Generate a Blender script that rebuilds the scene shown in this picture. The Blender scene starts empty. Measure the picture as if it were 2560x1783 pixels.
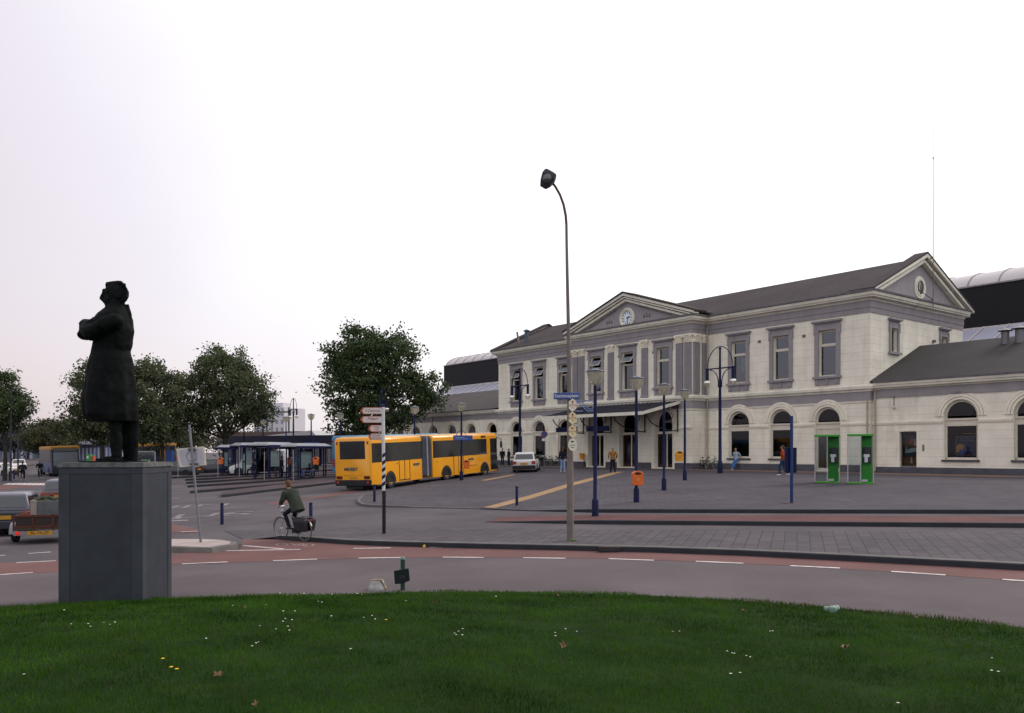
import bpy, bmesh, math, random
import numpy as np
from mathutils import Vector, Matrix, Euler
R = math.radians
random.seed(7); np.random.seed(7)
scene = bpy.context.scene
col = scene.collection

# ---------------------------------------------------------------- camera
F, HZ, EYE = 2070.0, 1130.0, 1.38          # focal length and horizon in source pixels (2560 wide), eye height
cd = bpy.data.cameras.new('camera'); cam = bpy.data.objects.new('camera', cd); col.objects.link(cam)
cam.location = (0, 0, EYE); cam.rotation_euler = (R(90), 0, 0)
cd.sensor_width = 36; cd.lens = F/2560*36; cd.shift_y = (HZ-891.5)/2560
cd.clip_start = .1; cd.clip_end = 4000
scene.camera = cam
scene.render.resolution_x = 1024; scene.render.resolution_y = 713
# ---------------------------------------------------------------- world and sun (overcast)
SUN_EL, SUN_AZ = 38, 62                     # light comes from the right, slightly ahead of the camera
w = bpy.data.worlds.new('World'); scene.world = w; w.use_nodes = True
nt = w.node_tree; nt.nodes.clear()
def N(t, **k):
    n = nt.nodes.new(t)
    for a, b in k.items(): setattr(n, a, b)
    return n
out = N('ShaderNodeOutputWorld'); add = N('ShaderNodeAddShader')
sky = N('ShaderNodeTexSky', sky_type='NISHITA', sun_disc=False)
sky.sun_elevation = R(SUN_EL); sky.sun_rotation = R(SUN_AZ); sky.dust_density = 4
b1 = N('ShaderNodeBackground'); b1.inputs['Strength'].default_value = .05
nt.links.new(sky.outputs[0], b1.inputs[0])
tc = N('ShaderNodeTexCoord'); sx = N('ShaderNodeSeparateXYZ'); nt.links.new(tc.outputs['Generated'], sx.inputs[0])
nz = N('ShaderNodeTexNoise'); nz.inputs['Scale'].default_value = 2.6; nz.inputs['Detail'].default_value = 7
nt.links.new(tc.outputs['Generated'], nz.inputs['Vector'])
m1 = N('ShaderNodeMath', operation='MULTIPLY_ADD'); m1.inputs[1].default_value = .26
nt.links.new(nz.outputs[0], m1.inputs[0]); nt.links.new(sx.outputs[0], m1.inputs[2])
m2 = N('ShaderNodeMath', operation='MULTIPLY_ADD'); m2.inputs[1].default_value = .55
nt.links.new(sx.outputs[2], m2.inputs[0]); nt.links.new(m1.outputs[0], m2.inputs[2])
m3 = N('ShaderNodeMath', operation='MULTIPLY'); m3.inputs[1].default_value = -1.5; nt.links.new(sx.outputs[1], m3.inputs[0])
m4 = N('ShaderNodeMath', operation='MAXIMUM'); m4.inputs[1].default_value = 0; nt.links.new(m3.outputs[0], m4.inputs[0])
m5 = N('ShaderNodeMath', operation='ADD'); nt.links.new(m2.outputs[0], m5.inputs[0]); nt.links.new(m4.outputs[0], m5.inputs[1])
mr = N('ShaderNodeMapRange'); mr.inputs[1].default_value = -.44; mr.inputs[2].default_value = .20
nt.links.new(m5.outputs[0], mr.inputs[0])
cr = N('ShaderNodeValToRGB'); e = cr.color_ramp.elements
e[0].position = 0; e[0].color = (.76, .635, .665, 1); e[1].position = 1; e[1].color = (1.27, 1.25, 1.25, 1)
k = cr.color_ramp.elements.new(.5); k.color = (.95, .865, .90, 1)
nt.links.new(mr.outputs[0], cr.inputs[0])
b2 = N('ShaderNodeBackground'); b2.inputs['Strength'].default_value = .84
nt.links.new(cr.outputs[0], b2.inputs[0])
nt.links.new(b1.outputs[0], add.inputs[0]); nt.links.new(b2.outputs[0], add.inputs[1]); nt.links.new(add.outputs[0], out.inputs[0])
sd = bpy.data.lights.new('sun', 'SUN'); sd.energy = 1.5; sd.angle = R(22); sd.color = (1, .95, .9)
sun = bpy.data.objects.new('sun', sd); col.objects.link(sun)
az, el = R(SUN_AZ), R(SUN_EL)
sun.rotation_euler = Vector((-math.sin(az)*math.cos(el), -math.cos(az)*math.cos(el), -math.sin(el))).to_track_quat('-Z', 'Y').to_euler()
scene.view_settings.view_transform = 'Standard'; scene.view_settings.look = 'None'
scene.view_settings.exposure = 0; scene.view_settings.gamma = 1

# ---------------------------------------------------------------- helpers
MATS = {}
def mat(name, c, rough=.7, metal=0, var=.15, scale=3, bump=0, bscale=None, spec=.3, c2=None, emit=None, trans=0, stain=0, coat=0):
    """principled material whose base colour wanders between two tones through object space noise"""
    if name in MATS: return MATS[name]
    m = bpy.data.materials.new(name); m.use_nodes = True; t = m.node_tree; nd = t.nodes; p = nd['Principled BSDF']
    p.inputs['Roughness'].default_value = rough; p.inputs['Metallic'].default_value = metal
    p.inputs['Specular IOR Level'].default_value = spec
    if coat: p.inputs['Coat Weight'].default_value = coat; p.inputs['Coat Roughness'].default_value = .1
    tc = nd.new('ShaderNodeTexCoord'); nz = nd.new('ShaderNodeTexNoise'); nz.inputs['Scale'].default_value = scale; nz.inputs['Detail'].default_value = 5
    t.links.new(tc.outputs['Object'], nz.inputs['Vector'])
    r = nd.new('ShaderNodeValToRGB'); r.color_ramp.elements[0].position = .3; r.color_ramp.elements[1].position = .7
    a = tuple(max(0, x*(1-var)) for x in c); b = c2 or tuple(min(1, x*(1+var)) for x in c)
    r.color_ramp.elements[0].color = a+(1,); r.color_ramp.elements[1].color = tuple(b)+(1,)
    t.links.new(nz.outputs[0], r.inputs[0]); src = r.outputs[0]
    if stain:
        n2 = nd.new('ShaderNodeTexNoise'); n2.inputs['Scale'].default_value = scale*.35; n2.inputs['Detail'].default_value = 8; n2.inputs['Roughness'].default_value = .7
        mp = nd.new('ShaderNodeMapping'); mp.inputs['Scale'].default_value = (1.5, 1.5, .35); t.links.new(tc.outputs['Object'], mp.inputs[0]); t.links.new(mp.outputs[0], n2.inputs['Vector'])
        rr = nd.new('ShaderNodeValToRGB'); rr.color_ramp.elements[0].position = .5; rr.color_ramp.elements[1].position = .75
        rr.color_ramp.elements[0].color = (1, 1, 1, 1); rr.color_ramp.elements[1].color = (1-stain,)*3+(1,)
        t.links.new(n2.outputs[0], rr.inputs[0]); mx = nd.new('ShaderNodeMix'); mx.data_type = 'RGBA'; mx.blend_type = 'MULTIPLY'; mx.inputs[0].default_value = 1
        t.links.new(src, mx.inputs[6]); t.links.new(rr.outputs[0], mx.inputs[7]); src = mx.outputs[2]
    t.links.new(src, p.inputs['Base Color'])
    if bump:
        n3 = nd.new('ShaderNodeTexNoise'); n3.inputs['Scale'].default_value = bscale or scale*6; n3.inputs['Detail'].default_value = 6
        t.links.new(tc.outputs['Object'], n3.inputs['Vector'])
        bp = nd.new('ShaderNodeBump'); bp.inputs['Strength'].default_value = bump; bp.inputs['Distance'].default_value = .02
        t.links.new(n3.outputs[0], bp.inputs['Height']); t.links.new(bp.outputs[0], p.inputs['Normal'])
    if emit: p.inputs['Emission Color'].default_value = tuple(emit[:3])+(1,); p.inputs['Emission Strength'].default_value = emit[3]
    if trans:
        tl = nd.new('ShaderNodeBsdfTranslucent'); ms = nd.new('ShaderNodeMixShader'); ms.inputs[0].default_value = trans
        t.links.new(src, tl.inputs[0]); t.links.new(p.outputs[0], ms.inputs[1]); t.links.new(tl.outputs[0], ms.inputs[2])
        t.links.new(ms.outputs[0], nd['Material Output'].inputs[0])
    MATS[name] = m; return m
def brick(name, c, c2, mortar, bw, bh, msize, axes='xz', rot=0, off=.5, rough=.8, bump=.3, noise=.12, nscale=.6, blotch=None):
    if name in MATS: return MATS[name]
    m = bpy.data.materials.new(name); m.use_nodes = True; t = m.node_tree; nd = t.nodes; p = nd['Principled BSDF']; L = t.links
    p.inputs['Roughness'].default_value = rough; p.inputs['Specular IOR Level'].default_value = .25
    tc = nd.new('ShaderNodeTexCoord'); s = nd.new('ShaderNodeSeparateXYZ'); cb = nd.new('ShaderNodeCombineXYZ'); L.new(tc.outputs['Object'], s.inputs[0])
    ix = {'x': 0, 'y': 1, 'z': 2}; L.new(s.outputs[ix[axes[0]]], cb.inputs[0]); L.new(s.outputs[ix[axes[1]]], cb.inputs[1])
    mp = nd.new('ShaderNodeMapping'); mp.inputs['Rotation'].default_value = (0, 0, rot); L.new(cb.outputs[0], mp.inputs[0])
    bt = nd.new('ShaderNodeTexBrick'); bt.offset = off; bt.inputs['Scale'].default_value = 1; bt.inputs['Brick Width'].default_value = bw; bt.inputs['Row Height'].default_value = bh
    bt.inputs['Mortar Size'].default_value = msize; bt.inputs['Mortar Smooth'].default_value = .3
    for kk, v in (('Color1', c), ('Color2', c2), ('Mortar', mortar)): bt.inputs[kk].default_value = tuple(v)+(1,)
    L.new(mp.outputs[0], bt.inputs['Vector'])
    nz = nd.new('ShaderNodeTexNoise'); nz.inputs['Scale'].default_value = nscale; nz.inputs['Detail'].default_value = 8; nz.inputs['Roughness'].default_value = .65; L.new(tc.outputs['Object'], nz.inputs['Vector'])
    r = nd.new('ShaderNodeValToRGB'); r.color_ramp.elements[0].position = .35; r.color_ramp.elements[1].position = .68
    r.color_ramp.elements[0].color = (1-noise,)*3+(1,); r.color_ramp.elements[1].color = (1+noise*.5,)*3+(1,)
    L.new(nz.outputs[0], r.inputs[0]); mx = nd.new('ShaderNodeMix'); mx.data_type = 'RGBA'; mx.blend_type = 'MULTIPLY'; mx.inputs[0].default_value = 1
    L.new(bt.outputs[0], mx.inputs[6]); L.new(r.outputs[0], mx.inputs[7])
    n2 = nd.new('ShaderNodeTexNoise'); n2.inputs['Scale'].default_value = 1.1; n2.inputs['Detail'].default_value = 9; n2.inputs['Roughness'].default_value = .72
    m2_ = nd.new('ShaderNodeMapping'); m2_.inputs['Scale'].default_value = (1.6, 1.6, .22) if 'z' in axes else (1, 1, 1); L.new(tc.outputs['Object'], m2_.inputs[0]); L.new(m2_.outputs[0], n2.inputs['Vector'])
    r2 = nd.new('ShaderNodeValToRGB'); r2.color_ramp.elements[0].position = .5; r2.color_ramp.elements[1].position = .78; r2.color_ramp.elements[0].color = (1, 1, 1, 1); r2.color_ramp.elements[1].color = (.76, .73, .70, 1)
    L.new(n2.outputs[0], r2.inputs[0]); mx2 = nd.new('ShaderNodeMix'); mx2.data_type = 'RGBA'; mx2.blend_type = 'MULTIPLY'; mx2.inputs[0].default_value = 1
    L.new(mx.outputs[2], mx2.inputs[6]); L.new(r2.outputs[0], mx2.inputs[7]); L.new(mx2.outputs[2], p.inputs['Base Color'])
    if bump:
        bp = nd.new('ShaderNodeBump'); bp.invert = True; bp.inputs['Strength'].default_value = bump; bp.inputs['Distance'].default_value = .01
        L.new(bt.outputs['Fac'], bp.inputs['Height']); L.new(bp.outputs[0], p.inputs['Normal'])
    p.inputs['Specular IOR Level'].default_value = .08
    MATS[name] = m; return m
def glassmat(name, tint=(.7, .78, .8), clear=.6, rough=.04, gloss=(.75, .78, .85), ior=1.5):
    if name in MATS: return MATS[name]
    m = bpy.data.materials.new(name); m.use_nodes = True; t = m.node_tree; nd = t.nodes; nd.remove(nd['Principled BSDF'])
    tr = nd.new('ShaderNodeBsdfTransparent'); tr.inputs[0].default_value = tuple(x*clear for x in tint)+(1,)
    gl = nd.new('ShaderNodeBsdfGlossy'); gl.inputs['Roughness'].default_value = rough; gl.inputs[0].default_value = tuple(gloss)+(1,)
    fr = nd.new('ShaderNodeFresnel'); fr.inputs[0].default_value = ior
    nz = nd.new('ShaderNodeTexNoise'); nz.inputs['Scale'].default_value = .8; bp = nd.new('ShaderNodeBump'); bp.inputs['Strength'].default_value = .05
    t.links.new(nz.outputs[0], bp.inputs['Height']); t.links.new(bp.outputs[0], gl.inputs['Normal'])
    mx = nd.new('ShaderNodeMixShader'); t.links.new(fr.outputs[0], mx.inputs[0]); t.links.new(tr.outputs[0], mx.inputs[1]); t.links.new(gl.outputs[0], mx.inputs[2])
    t.links.new(mx.outputs[0], nd['Material Output'].inputs[0]); MATS[name] = m; return m

class MB:
    def __init__(s): s.v = []; s.f = []
    def add(s, vs, fs, M=None):
        o = len(s.v)
        s.v += [tuple(M @ Vector(p)) for p in vs] if M else [tuple(p) for p in vs]
        s.f += [tuple(i+o for i in f) for f in fs]; return s
    def box(s, x0, x1, y0, y1, z0, z1, M=None):
        vs = [(x, y, z) for x in (x0, x1) for y in (y0, y1) for z in (z0, z1)]
        return s.add(vs, [(0, 1, 3, 2), (4, 6, 7, 5), (0, 4, 5, 1), (2, 3, 7, 6), (0, 2, 6, 4), (1, 5, 7, 3)], M)
    def ext(s, pts, vec, M=None):
        n = len(pts); vec = Vector(vec); vs = [Vector(p) for p in pts]; vs += [p+vec for p in vs]
        fs = [tuple(range(n)), tuple(range(2*n-1, n-1, -1))]+[(i, i+n, (i+1) % n+n, (i+1) % n) for i in range(n)]
        return s.add(vs, fs, M)
    def loft(s, rings, M=None, cap=True):
        n = len(rings[0]); vs = [p for r in rings for p in r]; fs = []
        for k in range(len(rings)-1):
            for i in range(n):
                j = (i+1) % n; fs.append((k*n+i, k*n+j, (k+1)*n+j, (k+1)*n+i))
        if cap: fs += [tuple(range(n-1, -1, -1)), tuple((len(rings)-1)*n+i for i in range(n))]
        return s.add(vs, fs, M)
    def tube(s, path, rad, n=8, M=None, cap=True, flat=None):
        path = [Vector(p) for p in path]
        if not hasattr(rad, '__len__'): rad = [rad]*len(path)
        rings = []; up0 = None
        for i, p in enumerate(path):
            d = (path[min(i+1, len(path)-1)]-path[max(i-1, 0)]).normalized()
            if up0 is None: up0 = Vector((0, 0, 1)) if abs(d.z) < .95 else Vector((0, 1, 0))
            a = d.cross(up0)
            if a.length < 1e-4: a = d.orthogonal()
            a.normalize(); b = a.cross(d).normalized(); up0 = b
            fl = flat or 1
            rings.append([p+(a*math.cos(t)+b*math.sin(t)*fl)*rad[i] for t in [2*math.pi*q/n for q in range(n)]])
        return s.loft(rings, M, cap)
    def lathe(s, prof, n=16, M=None, c=(0, 0, 0), cap=True):
        rings = [[(c[0]+max(r, 1e-4)*math.cos(2*math.pi*q/n), c[1]+max(r, 1e-4)*math.sin(2*math.pi*q/n), c[2]+z) for q in range(n)] for r, z in prof]
        return s.loft(rings, M, cap)
    def ball(s, c, r, n=10, M=None):
        if not hasattr(r, '__len__'): r = (r, r, r)
        rings = []
        for k in range(n//2+1):
            th = math.pi*k/(n//2); z = -math.cos(th); q = max(math.sin(th), 1e-3)
            rings.append([(c[0]+r[0]*q*math.cos(2*math.pi*i/n), c[1]+r[1]*q*math.sin(2*math.pi*i/n), c[2]+r[2]*z) for i in range(n)])
        return s.loft(rings, M)
    def torus(s, c, Rr, r, n=24, m=6, axis='y', M=None, a0=0, a1=2*math.pi):
        closed = abs(a1-a0-2*math.pi) < 1e-6; K = n+(0 if closed else 1); rings = []
        for i in range(K):
            a = a0+(a1-a0)*i/n; ring = []
            for j in range(m):
                b = 2*math.pi*j/m; q = Rr+r*math.cos(b); h = r*math.sin(b)
                p = (q*math.cos(a), h, q*math.sin(a)) if axis == 'y' else ((h, q*math.cos(a), q*math.sin(a)) if axis == 'x' else (q*math.cos(a), q*math.sin(a), h))
                ring.append((c[0]+p[0], c[1]+p[1], c[2]+p[2]))
            rings.append(ring)
        if closed: rings.append(rings[0])
        return s.loft(rings, M, cap=not closed)
    def build(s, name, m, parent=None, smooth=False, bevel=0, loc=None, remesh=0, sub=0, angle=40, recalc=True, merge=False):
        me = bpy.data.meshes.new(name); me.from_pydata(s.v, [], s.f)
        if recalc or merge:
            bm = bmesh.new(); bm.from_mesh(me)
            if merge: bmesh.ops.remove_doubles(bm, verts=bm.verts, dist=1e-4)
            if recalc: bmesh.ops.recalc_face_normals(bm, faces=bm.faces)
            bm.to_mesh(me); bm.free()
        if m: me.materials.append(m)
        if smooth: me.shade_smooth(); me.set_sharp_from_angle(angle=R(angle))
        o = bpy.data.objects.new(name, me); col.objects.link(o)
        if parent: o.parent = parent
        if loc: o.location = loc
        if bevel:
            b = o.modifiers.new('bevel', 'BEVEL'); b.width = bevel; b.segments = 2; b.limit_method = 'ANGLE'
        if remesh:
            r = o.modifiers.new('remesh', 'REMESH'); r.mode = 'VOXEL'; r.voxel_size = remesh; r.use_smooth_shade = True
            q = o.modifiers.new('smooth', 'SMOOTH'); q.factor = .5; q.iterations = 4
        return o
def tag(o, label=None, cat=None, group=None, kind=None):
    for k_, v in (('label', label), ('category', cat), ('group', group), ('kind', kind)):
        if v: o[k_] = v
    return o
def thing(name, label, cat, loc=(0, 0, 0), rz=0, group=None):
    o = bpy.data.objects.new(name, None); col.objects.link(o); o.location = loc; o.rotation_euler = (0, 0, rz); o.empty_display_size = .3
    return tag(o, label, cat, group)
KIDS = {}
def copy_tree(o, parent=None):
    c = o.copy(); col.objects.link(c)
    if parent: c.parent = parent
    for ch in list(o.children): copy_tree(ch, c)
    return c
def dup(o, loc, rz=0, label=None, group=None, scale=None):
    c = copy_tree(o); c.location = loc; c.rotation_euler = (0, 0, rz)
    if label: c['label'] = label
    if group: c['group'] = group
    if scale: c.scale = (scale,)*3
    return c
def text(body, size, m, parent, name, M, ext=.003, align='CENTER', bold=0, sx=1):
    cu = bpy.data.curves.new(name, 'FONT'); cu.body = body; cu.size = size; cu.align_x = align; cu.align_y = 'CENTER'; cu.extrude = ext; cu.offset = bold; cu.resolution_u = 3
    t = bpy.data.objects.new(name+'_tmp', cu); col.objects.link(t); bpy.context.view_layer.update()
    me = bpy.data.meshes.new_from_object(t.evaluated_get(bpy.context.evaluated_depsgraph_get())); bpy.data.objects.remove(t)
    me.materials.clear(); me.materials.append(m); me.name = name
    me.transform(M @ Matrix.Diagonal((sx, 1, 1, 1)))
    o = bpy.data.objects.new(name, me); col.objects.link(o); o.parent = parent; return o
def TM(loc, rx=90, rz=0, ry=0): return Matrix.Translation(loc) @ Euler((R(rx), R(ry), R(rz))).to_matrix().to_4x4()

# ---------------------------------------------------------------- the lie of the land
UX, UY = .611, -.7917                       # along the station front, to the right
VX, VY = .7917, .611                        # into the station
CORN = (23.87, 55.2)
def Df(x, y): return 52.6-(VX*x+VY*y)       # distance in front of the station
def T(x, y): return -.039*min(max(Df(x, y)-13, 0), 33)
def flat_at(px, py, off=0):
    """point of the plain slope under a pixel of the photograph"""
    a = (px-1280)/F; b = (HZ-py)/F; lo, hi = 2.0, 3000.0
    f = lambda Y: EYE+b*Y-(T(a*Y, Y)+off)
    for _ in range(60):
        m_ = (lo+hi)/2
        if f(m_) > 0: lo = m_
        else: hi = m_
    return (a*lo, lo)
def circle3(a, b, c):
    ax, ay, bx, by, cx, cy = *a, *b, *c; d = 2*(ax*(by-cy)+bx*(cy-ay)+cx*(ay-by))
    ux = ((ax*ax+ay*ay)*(by-cy)+(bx*bx+by*by)*(cy-ay)+(cx*cx+cy*cy)*(ay-by))/d; uy = ((ax*ax+ay*ay)*(cx-bx)+(bx*bx+by*by)*(ax-cx)+(cx*cx+cy*cy)*(bx-ax))/d
    return (ux, uy), math.hypot(ax-ux, ay-uy)
ISL, RI = circle3(*[flat_at(a, b, -.12+.08) for a, b in ((0, 1514), (1110, 1474), (2560, 1560))])
print('island', ISL, RI)
def inpoly(x, y, P):
    c = False; j = len(P)-1
    for i in range(len(P)):
        if (P[i][1] > y) != (P[j][1] > y) and x < (P[j][0]-P[i][0])*(y-P[i][1])/(P[j][1]-P[i][1])+P[i][0]: c = not c
        j = i
    return c
def stl(x, y=0, z=0): return (CORN[0]+UX*x+VX*y, CORN[1]+UY*x+VY*y, z)
BASE = -.12
SL = []                                      # raised slabs: (polygon, raise function)
def slab(pix, raise_f, extra=()):
    P = [flat_at(a, b) for a, b in pix]+[e[:2] for e in extra]; SL.append((P, raise_f)); return P
def lerp(x, tb):
    if x <= tb[0][0]: return tb[0][1]
    for (a, b), (c, d) in zip(tb, tb[1:]):
        if x <= c: return b+(d-b)*(x-a)/(c-a)
    return tb[-1][1]
K1 = [(560, 1319), (610, 1340), (687, 1339), (760, 1344), (880, 1352), (1000, 1356), (1211, 1361), (1416, 1365), (1640, 1370), (1850, 1377), (2022, 1385), (2303, 1399), (2560, 1412), (2900, 1432), (3500, 1472)]
pav_pix = K1+[(3500, 1342), (2560, 1331), (2021, 1328), (1500, 1324.5), (1300, 1321), (900, 1317), (700, 1314)]
f_pav = lambda x, y: lerp(x, [(-7.7, .012), (-6.9, .12)])
PAV = slab(pav_pix, f_pav)
isl_pix = [(1214, 1297), (1400, 1300), (1500, 1301.5), (2000, 1305), (2560, 1308.5), (3500, 1316), (3500, 1296), (2560, 1291), (2000, 1289), (1500, 1287), (1250, 1286)]
x0 = flat_at(1214, 1297)[0]; x1 = flat_at(1480, 1301)[0]
f_isl = lambda x, y: lerp(x, [(x0, .01), (x1, .12)])
REDI = slab(isl_pix, f_isl)
pl_pix = [(905, 1238), (895, 1246), (894, 1253), (905, 1259), (930, 1261.5), (1000, 1262), (1200, 1266), (1330, 1270.5), (1500, 1273.5), (2000, 1274.5), (2560, 1275), (3500, 1279)]
xa = flat_at(990, 1262)[0]; xb = flat_at(1330, 1270)[0]; xc = flat_at(1500, 1273)[0]
f_pl = lambda x, y: .12 if Df(x, y) < 13 else lerp(x, [(xa-1, .10), (xa+1, .04), (xb, .03), (xc, .12)])*(1-.0)+(.12-lerp(x, [(xa-1, .10), (xa+1, .04), (xb, .03), (xc, .12)]))*min(1, max(0, (24-Df(x, y))/8))
PLZ = slab(pl_pix, f_pl, [stl(60, -8), stl(60, 3), stl(-90, 3), stl(-80, -5), flat_at(1240, 1172), flat_at(1000, 1218)])
def G(x, y):
    """height of whatever one walks on"""
    r = math.hypot(x-ISL[0], y-ISL[1]); z = T(x, y)+BASE
    if r < RI: return z+.05+1.05*(1-(r/RI)**2)
    for P, f in SL:
        if inpoly(x, y, P): return z+f(x, y)
    return z
def at(px, py):
    a = (px-1280)/F; b = (HZ-py)/F; Y = 3.0; st = .15
    while Y < 900:
        if EYE+b*Y < G(a*Y, Y): break
        Y += st; st = .15 if Y < 100 else 1
    lo, hi = Y-st, Y
    for _ in range(20):
        m_ = (lo+hi)/2
        if EYE+b*m_ > G(a*m_, m_): lo = m_
        else: hi = m_
    return (a*lo, lo, G(a*lo, lo))
def col_at(px, Y):                           # a place in the direction of a pixel column, Y metres ahead
    x = (px-1280)/F*Y; return (x, Y, G(x, Y))

# ---------------------------------------------------------------- materials
asphalt = mat('asphalt', (.104, .086, .092), .9, var=.16, scale=.35, bump=.35, bscale=30, stain=.28, spec=.12)
asph_old = mat('asphalt_worn', (.088, .077, .086), .88, var=.18, scale=.4, bump=.35, bscale=40, stain=.32, spec=.12)
redasph = mat('red_asphalt', (.122, .056, .053), .9, var=.14, scale=.8, bump=.2, bscale=40, stain=.15)
paint = mat('road_paint', (.50, .45, .44), .7, var=.25, scale=6)
kerbm = mat('kerb_stone', (.10, .092, .09), .85, var=.2, scale=2, bump=.2)
kerbd = mat('kerb_black', (.02, .021, .028), .7, var=.2, scale=2)
cobble = brick('plaza_pavers', (.090, .080, .094), (.070, .063, .074), (.048, .043, .052), .42, .21, .012, 'xy', rot=R(52), noise=.2, nscale=.25, bump=.5)
slabs = brick('pavement_tiles', (.102, .090, .100), (.080, .071, .080), (.046, .042, .048), .3, .3, .012, 'xy', rot=R(19), off=0, noise=.16, nscale=.35, bump=.5)
redpav = brick('red_pavers', (.135, .062, .062), (.115, .055, .055), (.07, .035, .04), .2, .1, .006, 'xy', rot=R(19), noise=.2, nscale=.5)
tanpav = mat('tan_paving', (.27, .165, .08), .8, var=.15, scale=2)
brownpav = mat('brown_paving', (.15, .10, .085), .8, var=.15, scale=2)
lawnm = mat('lawn_soil', (.012, .026, .006), 1, var=.3, scale=1.5, spec=.05)
blue = mat('blue_enamel', (.003, .006, .042), .5, var=.1, scale=5, spec=.18)
cream = brick('cream_render', (.78, .73, .63), (.765, .715, .615), (.46, .40, .33), 60, .54, .008, 'xz', noise=.12, nscale=.7, bump=.25)
cream_e = brick('cream_render_end', (.78, .73, .63), (.765, .715, .615), (.48, .42, .35), 30, .54, .007, 'yz', noise=.14, nscale=.7, bump=.35)
creamp = mat('cream_plain', (.76, .70, .59), .75, var=.07, scale=1.2, stain=.22, bump=.05)
whitep = mat('cornice_paint', (.68, .64, .55), .6, var=.08, scale=1.5, stain=.3)
greyp = mat('violet_grey_paint', (.265, .242, .256), .7, var=.08, scale=1.5, stain=.15)
greyd = mat('dark_grey_trim', (.15, .13, .145), .7, var=.1, scale=2)
roofm = brick('roof_slates', (.066, .052, .055), (.058, .047, .050), (.043, .036, .038), .4, .3, .01, 'xy', noise=.22, nscale=.25, bump=.15)
sock = mat('bluestone', (.075, .073, .088), .8, var=.2, scale=2)
sashm = mat('window_paint', (.55, .50, .42), .5, var=.06)
glass = glassmat('window_glass', (.75, .85, .88), .8)
glass_up = glassmat('upper_window_glass', (.75, .85, .88), .7, gloss=(.72, .80, .88), ior=2.3)
darkin = mat('dark_interior', (.02, .02, .022), .9)
floorin = mat('interior_floor', (.03, .025, .022), .9)
# ---------------------------------------------------------------- ground sheets
def sheet(name, P, off, m, label_kind='structure', zf=None, grid=0):
    """flat outline draped on the slope: cut where the slope changes"""
    bm = bmesh.new(); vs = [bm.verts.new((x, y, 0)) for x, y in P]; bm.faces.new(vs)
    for d in (13, 46):
        pt = Vector((VX*(52.6-d), VY*(52.6-d), 0))
        bmesh.ops.bisect_plane(bm, geom=bm.verts[:]+bm.edges[:]+bm.faces[:], plane_co=pt, plane_no=(VX, VY, 0))
    if zf or grid:
        xs = [p[0] for p in P]; st = grid or 1.0
        k = math.ceil(min(max(min(xs), -60), 60)/st)
        while k*st < min(max(xs), 60):
            bmesh.ops.bisect_plane(bm, geom=bm.verts[:]+bm.edges[:]+bm.faces[:], plane_co=(k*st, 0, 0), plane_no=(1, 0, 0)); k += 1
        if zf:
            for d in (16, 20, 24):
                pt = Vector((VX*(52.6-d), VY*(52.6-d), 0))
                bmesh.ops.bisect_plane(bm, geom=bm.verts[:]+bm.edges[:]+bm.faces[:], plane_co=pt, plane_no=(VX, VY, 0))
    bmesh.ops.triangulate(bm, faces=bm.faces[:])
    for v in bm.verts: v.co.z = T(v.co.x, v.co.y)+off+(zf(v.co.x, v.co.y) if zf else 0)
    bmesh.ops.recalc_face_normals(bm, faces=bm.faces)
    for f in bm.faces:
        if f.normal.z < 0: f.normal_flip()
    me = bpy.data.meshes.new(name); bm.to_mesh(me); bm.free(); me.materials.append(m)
    o = bpy.data.objects.new(name, me); col.objects.link(o); o['kind'] = label_kind; return o
sheet('ground', [(-900, -700), (900, -700), (900, 1500), (-900, 1500)], BASE, asph_old)
sheet('pavement', PAV, BASE, slabs, zf=f_pav)
sheet('bus_platform', REDI, BASE, redpav, zf=f_isl)
sheet('plaza', PLZ, BASE, cobble, zf=f_pl)
def kerb(name, pix, rf, m, width=.14, proud=.012, off=BASE, closed=False, world=None, top=None):
    """kerb stones following the front edge of a slab"""
    P = world or [flat_at(a, b) for a, b in pix]; pts = []
    for (a, b), (c, d) in zip(P, P[1:]):
        n = max(1, int(math.hypot(c-a, d-b)/1.0))
        pts += [(a+(c-a)*i/n, b+(d-b)*i/n) for i in range(n)]
    pts.append(P[-1]); mb = MB(); rings = []
    for i, (x, y) in enumerate(pts):
        a = Vector(pts[max(i-1, 0)]); b = Vector(pts[min(i+1, len(pts)-1)]); d = (b-a).normalized(); nn = Vector((d.y, -d.x))
        z = T(x, y)+off; h = rf(x, y)
        o1 = Vector((x, y))+nn*.02; o2 = Vector((x, y))-nn*width
        rings.append([(o1.x, o1.y, z-.05), (o1.x, o1.y, z+h+proud-.015), (x-nn.x*.0, y-nn.y*.0, z+h+proud), (o2.x, o2.y, z+h+proud), (o2.x, o2.y, z-.05)])
    mb.loft(rings); o = mb.build(name, m); o['kind'] = 'structure'; return o
kerb('kerb', K1[2:], f_pav, kerbd)
kerb('kerb', isl_pix[:6], f_isl, kerbd, .10)
kerb('kerb', pl_pix[6:], f_pl, kerbd, .10)
kerb('kerb', pl_pix[0:7], f_pl, kerbm, .12)
# pale kerb tops along the pavement
sheet('kerb_edging', [flat_at(a, b) for a, b in K1[2:]]+[(p[0]+.02, p[1]+.28) for p in reversed([flat_at(a, b) for a, b in K1[2:]])], BASE+.018, kerbm, zf=f_pav)
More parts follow.
